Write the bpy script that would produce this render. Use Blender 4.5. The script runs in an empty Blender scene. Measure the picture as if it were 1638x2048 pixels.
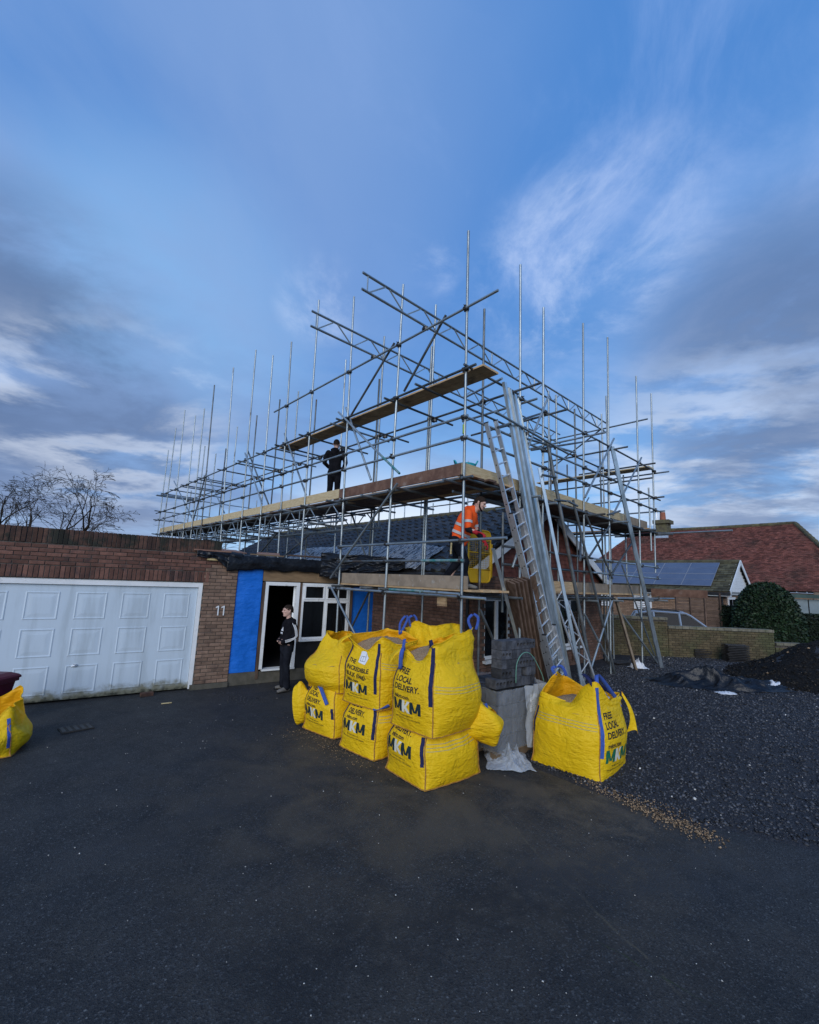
import bpy, bmesh, math, random
import numpy as np
from mathutils import Vector, Matrix, noise
from mathutils.bvhtree import BVHTree

random.seed(7)
C = bpy.context.scene.collection
S = bpy.context.scene
PI = math.pi
# ------------------------------------------------------------------ camera
# world frame: origin at the foot of the near corner pole of the scaffold,
# X along the gable side (to the right), Y along the long front side (to the left), Z up
AX = math.radians(47.35)
EX = Vector((math.sin(AX), math.cos(AX), 0)); EY = Vector((-math.cos(AX), math.sin(AX), 0))
CAM = Vector((-5.75, -4.90, 2.40))
FPX, PITCH, ROLL = 884.0, math.radians(8.85), math.radians(2.3)
def _cam_axes():
    cp, sp = math.cos(PITCH), math.sin(PITCH)
    F = Vector((0, cp, sp)); U0 = Vector((0, -sp, cp)); R0 = Vector((1, 0, 0))
    c, s = math.cos(ROLL), math.sin(ROLL)
    R = R0*c + U0*s; U = U0*c - R0*s
    h = lambda w: Vector((w.dot(EX), w.dot(EY), w.z))
    return h(R), h(U), h(F)
CR, CU, CF = _cam_axes()
cam = bpy.data.cameras.new('camera'); camo = bpy.data.objects.new('camera', cam); C.objects.link(camo)
cam.sensor_fit = 'HORIZONTAL'; cam.sensor_width = 36.0; cam.lens = 36.0*FPX/1638.0
cam.clip_start = 0.05; cam.clip_end = 3000
mw = Matrix.Identity(4)
for i, a in enumerate((CR, CU, -CF)):
    for j in range(3): mw[j][i] = a[j]
mw.translation = CAM
camo.matrix_world = mw
S.camera = camo
# ------------------------------------------------------------------ light
SUN_EL, SUN_AZ_DIR = math.radians(24), Vector((-0.80, -0.60, 0)).normalized()   # direction towards the sun
sun = bpy.data.lights.new('sun', 'SUN'); suno = bpy.data.objects.new('sun', sun); C.objects.link(suno)
sun.energy = 1.75; sun.angle = math.radians(42); sun.color = (1.0, 0.985, 0.96)
sd = Vector((SUN_AZ_DIR.x*math.cos(SUN_EL), SUN_AZ_DIR.y*math.cos(SUN_EL), math.sin(SUN_EL)))
suno.rotation_euler = sd.to_track_quat('Z', 'Y').to_euler(); suno.location = (-20, -20, 30)
S.view_settings.view_transform = 'Standard'; S.view_settings.look = 'None'
S.view_settings.exposure = 0.22; S.view_settings.gamma = 1.0
S.view_settings.use_curve_mapping = False

def pixdir(px, py): return CR*((px-819)/FPX) - CU*((py-1024)/FPX) + CF
# ------------------------------------------------------------------ sky
wd = bpy.data.worlds.new('World'); S.world = wd; wd.use_nodes = True
def make_sky():
    nt = wd.node_tree; N = nt.nodes; L = nt.links; bg = N['Background']
    STR = 0.10; bg.inputs['Strength'].default_value = STR
    K = 1.0/STR
    sk = N.new('ShaderNodeTexSky'); sk.sky_type = 'NISHITA'; sk.sun_disc = False
    sk.sun_elevation = SUN_EL; sk.sun_rotation = math.atan2(SUN_AZ_DIR.x, SUN_AZ_DIR.y)
    sk.air_density = 1.0; sk.dust_density = 0.4; sk.ozone_density = 3.0
    tc = N.new('ShaderNodeTexCoord'); D = tc.outputs['Generated']
    def math_(op, a, b=None, c=None):
        n = N.new('ShaderNodeMath'); n.operation = op
        for i, q in enumerate((a, b, c)):
            if q is None: continue
            if isinstance(q, (int, float)): n.inputs[i].default_value = q
            else: L.new(q, n.inputs[i])
        return n.outputs[0]
    def vec(op, a, b):
        n = N.new('ShaderNodeVectorMath'); n.operation = op
        for i, q in enumerate((a, b)):
            if isinstance(q, (tuple, Vector)): n.inputs[i].default_value = tuple(q)
            else: L.new(q, n.inputs[i])
        return n.outputs['Value'] if op == 'DOT_PRODUCT' else n.outputs['Vector']
    def rng(v, a, b, lo=0, hi=1):
        n = N.new('ShaderNodeMapRange'); n.interpolation_type = 'SMOOTHSTEP'
        n.inputs['From Min'].default_value = a; n.inputs['From Max'].default_value = b
        n.inputs['To Min'].default_value = lo; n.inputs['To Max'].default_value = hi
        L.new(v, n.inputs['Value']); return n.outputs['Result']
    def mix(f, a, b):
        n = N.new('ShaderNodeMix'); n.data_type = 'RGBA'
        if isinstance(f, (int, float)): n.inputs[0].default_value = f
        else: L.new(f, n.inputs[0])
        for i, q in ((6, a), (7, b)):
            if isinstance(q, tuple): n.inputs[i].default_value = (q[0]*K, q[1]*K, q[2]*K, 1)
            else: L.new(q, n.inputs[i])
        return n.outputs[2]
    lat = vec('DOT_PRODUCT', D, RHs); fwd = vec('DOT_PRODUCT', D, FHs)
    sp = N.new('ShaderNodeSeparateXYZ'); L.new(D, sp.inputs[0]); z = math_('MAXIMUM', sp.outputs['Z'], 0.0)
    den = math_('ADD', z, 0.16)
    cb = N.new('ShaderNodeCombineXYZ'); L.new(math_('DIVIDE', lat, den), cb.inputs[0]); L.new(math_('DIVIDE', fwd, den), cb.inputs[1])
    P = cb.outputs[0]                               # a point on the cloud layer
    def ns(v, scale, det=5, rough=.55, dist=0.0, off=(0,0,0), stretch=(1,1,1), rot=0):
        mp = N.new('ShaderNodeMapping'); mp.inputs['Location'].default_value = off; mp.inputs['Scale'].default_value = stretch
        mp.inputs['Rotation'].default_value = (0,0,rot); L.new(v, mp.inputs['Vector'])
        n = N.new('ShaderNodeTexNoise'); n.inputs['Scale'].default_value = scale; n.inputs['Detail'].default_value = det
        n.inputs['Roughness'].default_value = rough; n.inputs['Distortion'].default_value = dist
        L.new(mp.outputs['Vector'], n.inputs['Vector']); return n.outputs['Fac']
    def blob(px, py, deg, soft=1.0):                 # a soft round region of the sky about a direction
        d = pixdir(px, py).normalized()
        return rng(vec('DOT_PRODUCT', D, d), math.cos(math.radians(deg)), 1.0)
    def mul(*a):
        r = a[0]
        for q in a[1:]: r = math_('MULTIPLY', r, q)
        return r
    # clear sky: the sky texture, cooled and deepened a little
    hs = N.new('ShaderNodeHueSaturation'); hs.inputs['Saturation'].default_value = 1.12; hs.inputs['Value'].default_value = SKYV
    L.new(sk.outputs[0], hs.inputs['Color']); col = hs.outputs[0]
    col = mix(rng(z, .02, .62, .30, .70), col, (.062,.225,.66))
    # broad thin veil, violet grey
    veil = rng(ns(P, .55, 6, .55, .6, (3.1,1.7,0), (1,.55,1), .5), .36, .68)
    col = mix(math_('ADD', mul(veil, .45), .12), col, (.215,.375,.68))
    col = mix(rng(z, .55, .08, 0, .55), col, (.215,.440,.80))
    col = mix(mul(blob(330, 640, 20), .5), col, (.33,.56,.84))
    # mass of soft cloud at upper left and lower left
    big = math_('ADD', mul(blob(60, 150, 52), 1.0), mul(blob(150, 760, 24), .8))
    big = math_('ADD', big, mul(blob(1650, 760, 24), .8))
    bn = ns(P, 1.1, 7, .55, .5, (0,4,0), (1,.6,1), -.75)
    big = math_('MINIMUM', mul(big, rng(bn, .15, .58)), 1.0)
    col = mix(mul(big, .74), col, (.235,.340,.600))
    # streaky high cirrus
    ci = rng(ns(P, 1.8, 10, .66, .7, (4.3,2.6,0), (1.3,1.15,1), .8), .40, .80)
    cm = math_('MINIMUM', math_('ADD', .12, math_('ADD', math_('ADD', blob(1250, 60, 30), mul(blob(1150, 560, 17), 1.3)), mul(blob(1500, 380, 30), .4))), 1.0)
    col = mix(mul(ci, cm, .40), col, (.40,.50,.80))
    # low banks: dark undersides with bright edges near the skyline
    low = rng(z, .62, .05)
    n1 = ns(P, .9, 8, .60, .25, (1.3,9,0), (.85,1,1), .2)
    n2 = ns(P, 1.7, 8, .60, .25, (5,2,0), (.8,1,1), .1)
    bank = mul(rng(n1, .42, .60), low)
    col = mix(mul(bank, .70), col, (.175,.245,.45))
    dk = math_('MINIMUM', math_('ADD', mul(blob(40, 655, 15), rng(n2, .3, .6)), mul(blob(180, 960, 16), rng(n2, .32, .62), .9)), 1.0)
    dk = math_('MINIMUM', math_('ADD', dk, mul(blob(1580, 700, 16), rng(n2, .36, .60), .9)), 1.0)
    col = mix(mul(dk, .75), col, (.100,.150,.285))
    edge = mul(rng(n1, .40, .47), rng(n1, .56, .48))
    wisp = rng(n2, .50, .70)
    br = math_('ADD', math_('ADD', blob(240, 825, 13), mul(blob(1430, 900, 17), .9)), mul(blob(700, 620, 10), .45))
    br = math_('ADD', br, mul(blob(40, 760, 9), .8))
    br = math_('MINIMUM', math_('ADD', br, .06), 1.0)
    col = mix(mul(math_('MAXIMUM', edge, wisp), br, low, .82), col, (.70,.745,.84))
    g2 = math_('MINIMUM', math_('ADD', mul(blob(170, 960, 13), rng(n1, .35, .6)), mul(blob(1570, 985, 14), rng(n2, .34, .58))), 1.0)
    col = mix(mul(g2, .85), col, (.150,.215,.385))
    sm = rng(ns(P, 2.4, 10, .68, .5, (2,3,0), (1,.8,1), -.55), .42, .72)
    sb = math_('ADD', math_('ADD', blob(640, 600, 6), mul(blob(875, 535, 3.5), .8)), math_('ADD', mul(blob(1130, 560, 12), 1.1), mul(blob(1260, 450, 10), .8)))
    col = mix(mul(math_('MINIMUM', sb, 1.0), sm, .52), col, (.62,.69,.88))
    # pale glow low over the skyline
    glow = math_('ADD', mul(rng(z, .26, .0), .14), mul(blob(830, 1040, 20), .9))
    col = mix(math_('MINIMUM', mul(glow, rng(z, .34, .02)), 1.0), col, (.86,.87,.90))
    h2 = N.new('ShaderNodeHueSaturation'); h2.inputs['Saturation'].default_value = 1.0; h2.inputs['Hue'].default_value = .4945; L.new(col, h2.inputs['Color'])
    dv = N.new('ShaderNodeMix'); dv.data_type = 'RGBA'; dv.blend_type = 'MULTIPLY'; dv.inputs[0].default_value = 1; dv.inputs[7].default_value = (STR*1.9,)*3+(1,); L.new(h2.outputs[0], dv.inputs[6])
    gm = N.new('ShaderNodeGamma'); gm.inputs['Gamma'].default_value = 1.10; L.new(dv.outputs[2], gm.inputs['Color'])
    up = N.new('ShaderNodeMix'); up.data_type = 'RGBA'; up.blend_type = 'MULTIPLY'; up.inputs[0].default_value = 1; up.inputs[7].default_value = (K/1.9,)*3+(1,); L.new(gm.outputs[0], up.inputs[6])
    L.new(up.outputs[2], bg.inputs['Color'])
SKYV = 1.0
FHs = Vector((CF.x, CF.y, 0)).normalized(); RHs = Vector((FHs.y, -FHs.x, 0))
make_sky()

# ------------------------------------------------------------------ placing helpers: a point on a real plane
def on(axis, val, px, py):
    d = pixdir(px, py); t = (val-CAM[axis])/d[axis]; return CAM + d*t
def oX(v, px, py): return on(0, v, px, py)
def oY(v, px, py): return on(1, v, px, py)
def oZ(v, px, py): return on(2, v, px, py)
FH = Vector((CF.x, CF.y, 0)).normalized(); RH = Vector((FH.y, -FH.x, 0))
def at(px, py, depth):
    d = pixdir(px, py); return CAM + d*(depth/d.dot(FH))
def smooth01(x): x = max(0, min(1, x)); return x*x*(3-2*x)

# ------------------------------------------------------------------ materials
def M(name, c1, c2=None, scale=4.0, rough=0.75, metal=0.0, bump=0.0, bscale=60.0, rand=0.0, island=False,
      spec=0.3, detail=4.0, lo=0.35, hi=0.65, c3=None, scale3=1.2, lo3=.5, hi3=.7, stretch=None, coord='Position', bdist=0.01):
    m = bpy.data.materials.new(name); m.use_nodes = True
    nt = m.node_tree; N = nt.nodes; L = nt.links; b = N['Principled BSDF']
    b.inputs['Roughness'].default_value = rough; b.inputs['Metallic'].default_value = metal
    b.inputs['Specular IOR Level'].default_value = spec
    if coord == 'Position': g = N.new('ShaderNodeNewGeometry'); vec = g.outputs['Position']
    else: g = N.new('ShaderNodeTexCoord'); vec = g.outputs[coord]
    if stretch:
        mp = N.new('ShaderNodeMapping'); mp.inputs['Scale'].default_value = stretch
        L.new(vec, mp.inputs['Vector']); vec = mp.outputs['Vector']
    def ntex(sc, det):
        n = N.new('ShaderNodeTexNoise'); n.inputs['Scale'].default_value = sc; n.inputs['Detail'].default_value = det
        n.inputs['Roughness'].default_value = 0.6
        L.new(vec, n.inputs['Vector']); return n.outputs['Fac']
    def ramp(fac, a, bb):
        r = N.new('ShaderNodeMapRange'); r.inputs['From Min'].default_value = a; r.inputs['From Max'].default_value = bb
        r.interpolation_type = 'SMOOTHSTEP'
        L.new(fac, r.inputs['Value']); return r.outputs['Result']
    def mixc(f, a, bb, mode='MIX'):
        x = N.new('ShaderNodeMix'); x.data_type = 'RGBA'; x.blend_type = mode
        if isinstance(f, float): x.inputs[0].default_value = f
        else: L.new(f, x.inputs[0])
        for i, q in ((6, a), (7, bb)):
            if isinstance(q, tuple): x.inputs[i].default_value = (*q, 1)
            else: L.new(q, x.inputs[i])
        return x.outputs[2]
    col = c1
    if c2: col = mixc(ramp(ntex(scale, detail), lo, hi), c1, c2)
    if c3: col = mixc(ramp(ntex(scale3, 5.0), lo3, hi3), col, c3)
    if rand:
        if island: src = g.outputs['Random Per Island'] if coord == 'Position' else N.new('ShaderNodeNewGeometry').outputs['Random Per Island']
        else: src = N.new('ShaderNodeObjectInfo').outputs['Random']
        r = N.new('ShaderNodeMapRange'); r.inputs['To Min'].default_value = 1-rand; r.inputs['To Max'].default_value = 1+rand
        L.new(src, r.inputs['Value'])
        h = N.new('ShaderNodeHueSaturation'); L.new(r.outputs['Result'], h.inputs['Value'])
        if isinstance(col, tuple): h.inputs['Color'].default_value = (*col, 1)
        else: L.new(col, h.inputs['Color'])
        col = h.outputs['Color']
    if isinstance(col, tuple): b.inputs['Base Color'].default_value = (*col, 1)
    else: L.new(col, b.inputs['Base Color'])
    if bump:
        bp = N.new('ShaderNodeBump'); bp.inputs['Strength'].default_value = bump; bp.inputs['Distance'].default_value = bdist
        L.new(ntex(bscale, 5.0), bp.inputs['Height']); L.new(bp.outputs['Normal'], b.inputs['Normal'])
    return m
MT = {}
def mat(key): return MT[key]
MT['galv'] = M('galvanised_steel', (.27,.305,.315), (.36,.40,.41), 3, .42, .7, c3=(.12,.11,.10), scale3=1.3, lo3=.58, hi3=.74, rand=.22)
MT['galv_old'] = M('weathered_steel', (.095,.108,.112), (.17,.185,.19), 3, .5, .65, c3=(.10,.08,.065), scale3=1.6, lo3=.52, hi3=.66, rand=.25)
MT['teal_tube'] = M('teal_painted_tube', (.05,.22,.22), (.25,.33,.33), 8, .5, .3)
MT['coupler'] = M('coupler_steel', (.06,.055,.05), (.16,.15,.14), 30, .55, .8, rand=.3)
MT['channel'] = M('bright_galvanised_channel', (.52,.60,.64), (.70,.78,.82), 9, .30, .85, rand=.30, c3=(.30,.36,.38), scale3=3, lo3=.48, hi3=.66, stretch=(1,1,.3))
MT['ali'] = M('aluminium', (.55,.57,.59), (.68,.70,.72), 8, .40, .75)
MT['board'] = M('scaffold_board_timber', (.42,.27,.14), (.53,.37,.20), 5, .8, rand=.22, bump=.2, bscale=50, stretch=(1,1,6), c3=(.13,.10,.075), scale3=1.7, lo3=.52, hi3=.72)
MT['toe_new'] = M('fresh_toe_board', (.47,.36,.20), (.56,.45,.27), 6, .75, rand=.1, bump=.15, bscale=60, stretch=(1,1,7), c3=(.33,.23,.12), scale3=2, lo3=.58, hi3=.72)
MT['toe_red'] = M('red_brown_toe_board', (.105,.055,.038), (.17,.095,.065), 6, .8, rand=.15, bump=.2, bscale=50, c3=(.22,.16,.13), scale3=5, lo3=.58, hi3=.75)
MT['toe_grey'] = M('grey_toe_board', (.20,.155,.11), (.27,.21,.15), 4, .8, rand=.15, bump=.2, bscale=50, c3=(.30,.27,.23), scale3=6, lo3=.6, hi3=.7)
MT['plank_dark'] = M('wet_plank_and_shaded_deck', (.075,.045,.03), (.13,.085,.06), 5, .75, rand=.25, bump=.3, bscale=40, stretch=(3,3,.4))  # on the upper deck boards its dark tone stands in for shade
MT['brick'] = M('red_brown_brick', (.120,.060,.045), (.165,.080,.058), 9, .88, rand=.35, bump=.5, bscale=90, c3=(.075,.045,.04), scale3=3.0, lo3=.52, hi3=.68)
MT['brick_top'] = M('mossy_dark_brick', (.055,.032,.026), (.105,.055,.038), 7, .9, rand=.35, bump=.6, bscale=80, c3=(.024,.024,.018), scale3=3, lo3=.45, hi3=.6)
MT['brick_pier'] = M('buff_brown_brick', (.185,.118,.085), (.245,.160,.112), 8, .88, rand=.25, bump=.5, bscale=90, c3=(.13,.085,.065), scale3=2.6, lo3=.55, hi3=.7)
MT['brick_house'] = M('house_brick', (.145,.078,.052), (.20,.11,.075), 9, .88, rand=.25, island=True, bump=.4, bscale=80, c3=(.09,.055,.042), scale3=1.5)
MT['brick_wall'] = M('garden_wall_brick', (.080,.062,.034), (.115,.088,.048), 6, .9, rand=.25, island=True, bump=.5, bscale=70, c3=(.075,.075,.035), scale3=.9, lo3=.42, hi3=.62)
MT['mortar'] = M('mortar', (.055,.048,.042), (.10,.09,.078), 12, .95, bump=.4, bscale=120)
MT['coping'] = M('mossy_coping', (.14,.13,.095), (.20,.18,.135), 9, .9, bump=.5, bscale=60, c3=(.10,.11,.06), scale3=3, rand=.15)
MT['white_door'] = M('white_door_paint', (.66,.70,.72), (.72,.76,.78), 3, .5, c3=(.56,.60,.61), scale3=6, lo3=.5, hi3=.75, stretch=(1,1,.25))
MT['upvc'] = M('white_upvc', (.70,.72,.72), (.78,.79,.79), 4, .4, c3=(.50,.50,.48), scale3=8, lo3=.6, hi3=.75)
MT['blue_sheet'] = M('blue_membrane', (.007,.135,.56), (.014,.165,.66), 1.6, .5, bump=.7, bscale=6, bdist=.035, c3=(.006,.11,.47), scale3=3.5, lo3=.55, hi3=.8, stretch=(1,1,1.8))
MT['black_board'] = M('black_board', (.010,.010,.012), (.016,.016,.018), 4, .6)
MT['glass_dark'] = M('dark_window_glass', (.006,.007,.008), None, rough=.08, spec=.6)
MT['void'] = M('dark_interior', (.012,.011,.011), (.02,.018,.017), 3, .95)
MT['render'] = M('cement_plinth', (.075,.07,.055), (.11,.10,.08), 5, .9, bump=.4, bscale=50, c3=(.05,.055,.035), scale3=1.6)
MT['ply'] = M('plywood', (.18,.115,.062), (.25,.165,.09), 3, .8, bump=.1, stretch=(1,1,4), c3=(.10,.07,.045), scale3=2, lo3=.5, hi3=.7)
MT['ply_red'] = M('red_brown_board', (.24,.13,.095), (.29,.17,.125), 4, .75)
MT['timber'] = M('yellow_timber', (.52,.40,.19), (.60,.48,.25), 5, .75, stretch=(4,4,1), c3=(.35,.27,.12), scale3=6)
MT['tarp_black'] = M('black_polythene', (.006,.007,.010), (.012,.014,.018), 3, .33, bump=.6, bscale=9, bdist=.04)
MT['tarp_silver'] = M('silver_grey_polythene', (.28,.31,.35), (.46,.50,.55), 5, .26, bump=1.0, bscale=5, bdist=.10, stretch=(1,3.2,1), c3=(.05,.055,.07), scale3=5, lo3=.46, hi3=.56)
MT['tile'] = M('dark_roof_tile', (.022,.021,.021), (.040,.038,.037), 8, .36, spec=.6, rand=.45, island=True, bump=.3, bscale=70, c3=(.075,.08,.05), scale3=1.4, lo3=.62, hi3=.78)
MT['tile_ridge'] = M('mossy_ridge_tile', (.075,.062,.042), (.12,.11,.055), 6, .85, rand=.2, bump=.5)
MT['tile_red'] = M('red_hung_tile', (.135,.045,.032), (.19,.065,.045), 6, .85, rand=.25, island=True, bump=.3)
MT['white_paint'] = M('white_painted_timber', (.68,.70,.71), (.76,.77,.77), 3, .5)
MT['gate_yellow'] = M('yellow_gate_paint', (.50,.30,.010), (.56,.345,.014), 6, .5, c3=(.35,.21,.01), scale3=9, lo3=.62, hi3=.72)
MT['ntile'] = M('old_clay_tile', (.135,.046,.032), (.20,.072,.050), 2.2, .85, rand=.45, island=True, bump=.4, c3=(.062,.038,.026), scale3=.55, lo3=.46, hi3=.80)
MT['ntile_moss'] = M('mossy_grey_tile', (.055,.050,.030), (.10,.09,.05), 3, .9, rand=.3, island=True, bump=.4)
MT['solar'] = M('solar_cell', (.075,.088,.13), (.09,.105,.15), 2, .25, spec=.8)
MT['nbrick'] = M('neighbour_brick', (.24,.155,.10), (.30,.19,.125), 4, .9, rand=.2, island=True, bump=.4, c3=(.16,.10,.07), scale3=.6)
MT['trellis'] = M('brown_trellis', (.085,.055,.04), (.12,.08,.06), 5, .85, rand=.2)
MT['steel_dark'] = M('dark_metal', (.03,.03,.032), (.05,.05,.05), 6, .5, .6)
MT['tub'] = M('turquoise_rubber', (.02,.35,.42), (.03,.40,.46), 5, .5)
MT['maroon'] = M('maroon_plastic', (.085,.006,.02), (.11,.010,.028), 4, .4)
MT['hivis'] = M('orange_hi_vis', (.86,.11,.012), (.78,.075,.008), 9, .8, bump=.4, bscale=22, bdist=.02)
MT['reflect'] = M('grey_reflective_band', (.42,.41,.40), (.50,.50,.49), 9, .5)
MT['cloth_black'] = M('black_cotton', (.006,.006,.008), (.011,.011,.014), 8, .95, spec=.08, bump=.5, bscale=18, bdist=.02)
MT['cloth_navy'] = M('navy_work_trousers', (.008,.009,.013), (.015,.017,.023), 6, .95, spec=.08, bump=.5, bscale=14, bdist=.02, c3=(.085,.085,.085), scale3=5, lo3=.66, hi3=.78)
MT['skin'] = M('skin', (.52,.32,.25), (.57,.36,.29), 12, .55)
MT['hair'] = M('dark_hair', spec=.1, c1=(.018,.012,.009), c2=(.035,.024,.018), scale=60, rough=.8, bump=.6, bscale=150)
MT['glove'] = M('red_glove', (.34,.012,.018), (.42,.02,.028), 14, .8)
MT['boot'] = M('dusty_grey_boot', (.10,.095,.085), (.17,.16,.145), 12, .85, bump=.3)
MT['white_print'] = M('white_print', (.74,.74,.74), None, rough=.7)
MT['strap'] = M('blue_webbing', (.040,.085,.33), (.05,.11,.40), 30, .8, bump=.6, bscale=200)
MT['strap_dark'] = M('navy_webbing', (.010,.013,.055), (.016,.02,.08), 30, .8, bump=.6, bscale=200)
MT['print_green'] = M('dark_green_print', (.008,.022,.026), (.011,.028,.032), 20, .75)
MT['print_green2'] = M('bright_green_print', (.008,.125,.06), (.01,.14,.07), 20, .75)
MT['print_black'] = M('black_print', (.014,.018,.018), None, rough=.75)
MT['print_white'] = M('cream_white_print', (.60,.58,.46), (.68,.66,.56), 9, .75)
MT['seam'] = M('orange_brown_stitching', (.30,.14,.03), (.42,.22,.05), 40, .85)
MT['stripe'] = M('grey_woven_stripe', (.33,.29,.13), (.40,.35,.18), 60, .8)
MT['fill'] = M('bag_gravel', (.24,.145,.075), (.40,.27,.155), 70, .9, bump=1, bscale=55, bdist=.02, c3=(.34,.27,.2), scale3=60, lo3=.6, hi3=.66)
MT['paper'] = M('white_paper_label', (.66,.67,.68), (.72,.73,.74), 6, .6)
MT['paper_ink'] = M('label_ink', (.05,.06,.10), None, rough=.7)
MT['block'] = M('engineering_block', (.038,.040,.047), (.075,.078,.088), 12, .8, rand=.45, bump=.4, bscale=90)
MT['hole'] = M('block_hole', (.006,.006,.006), None, rough=.95)
MT['pallet'] = M('pallet_wood', (.16,.11,.07), (.22,.16,.10), 6, .85, rand=.2)
MT['gstone'] = M('dark_gravel_stone', (.024,.026,.031), (.072,.073,.079), 25, .6, rand=.85, island=True)
MT['tanstone'] = M('tan_pebble', (.17,.105,.055), (.30,.21,.125), 25, .75, rand=.7, island=True)
MT['palestone'] = M('pale_stone', (.42,.39,.34), (.62,.60,.56), 25, .8, rand=.35, island=True)
MT['bark'] = M('dark_bark', (.022,.017,.014), (.042,.034,.026), 9, .9, bump=.5, bscale=30)
MT['yew'] = M('yew_leaf', (.008,.020,.008), (.018,.038,.013), 6, .6, rand=.5, island=True)
MT['yew_core'] = M('yew_inside', (.008,.014,.006), None, rough=.95)
MT['hedge'] = M('dark_hedge_leaf', (.006,.012,.006), (.014,.026,.010), 6, .7, rand=.4, island=True)
MT['car_paint'] = M('silver_car_paint', (.42,.44,.46), None, rough=.25, metal=.6)
MT['car_dark'] = M('dark_car_paint', (.02,.023,.035), None, rough=.2, metal=.3)
MT['car_glass'] = M('car_glass', (.008,.010,.014), None, rough=.08, spec=.08)
MT['pale_glass'] = M('reflective_windscreen', (.30,.35,.39), None, rough=.12, spec=.8)
MT['tyre'] = M('rubber', (.012,.012,.012), None, rough=.8)
MT['grass'] = M('lawn', (.035,.07,.018), (.06,.11,.03), 8, .9, bump=.6, bscale=60)
MT['green_roof'] = M('green_felt_roof', (.035,.06,.055), (.05,.085,.075), 3, .7)
MT['pale_panel'] = M('pale_greenhouse_panel', (.17,.21,.225), (.21,.25,.27), 1.5, .3)
MT['felt'] = M('roof_felt', (.025,.025,.027), (.045,.044,.045), 5, .9, bump=.5)

def clear_plastic(name, amt=.45):
    m = bpy.data.materials.new(name); m.use_nodes = True; nt = m.node_tree; N = nt.nodes; L = nt.links
    b = N['Principled BSDF']; b.inputs['Base Color'].default_value = (.62,.66,.70,1); b.inputs['Roughness'].default_value = .18
    tr = N.new('ShaderNodeBsdfTransparent'); tr.inputs['Color'].default_value = (.90,.92,.94,1)
    mx = N.new('ShaderNodeMixShader'); g = N.new('ShaderNodeNewGeometry')
    n = N.new('ShaderNodeTexNoise'); n.inputs['Scale'].default_value = 3.2; n.inputs['Detail'].default_value = 3; n.inputs['Distortion'].default_value = 1.2
    L.new(g.outputs['Position'], n.inputs['Vector'])
    sb = N.new('ShaderNodeMath'); sb.operation = 'SUBTRACT'; sb.inputs[1].default_value = .5; L.new(n.outputs['Fac'], sb.inputs[0])
    ab = N.new('ShaderNodeMath'); ab.operation = 'ABSOLUTE'; L.new(sb.outputs[0], ab.inputs[0])
    lw = N.new('ShaderNodeLayerWeight'); lw.inputs['Blend'].default_value = .35
    r = N.new('ShaderNodeMapRange'); r.inputs['To Min'].default_value = amt; r.inputs['To Max'].default_value = min(1, amt+.48)
    L.new(lw.outputs['Facing'], r.inputs['Value']); L.new(r.outputs['Result'], mx.inputs['Fac'])
    bp = N.new('ShaderNodeBump'); bp.inputs['Strength'].default_value = .8; bp.inputs['Distance'].default_value = .06
    L.new(ab.outputs[0], bp.inputs['Height']); L.new(bp.outputs['Normal'], b.inputs['Normal'])
    L.new(tr.outputs[0], mx.inputs[1]); L.new(b.outputs[0], mx.inputs[2])
    L.new(mx.outputs[0], N['Material Output'].inputs['Surface'])
    return m
MT['wrap'] = clear_plastic('clear_polythene_wrap', .07)
MT['sheet'] = clear_plastic('crumpled_clear_polythene', .36)

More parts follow.
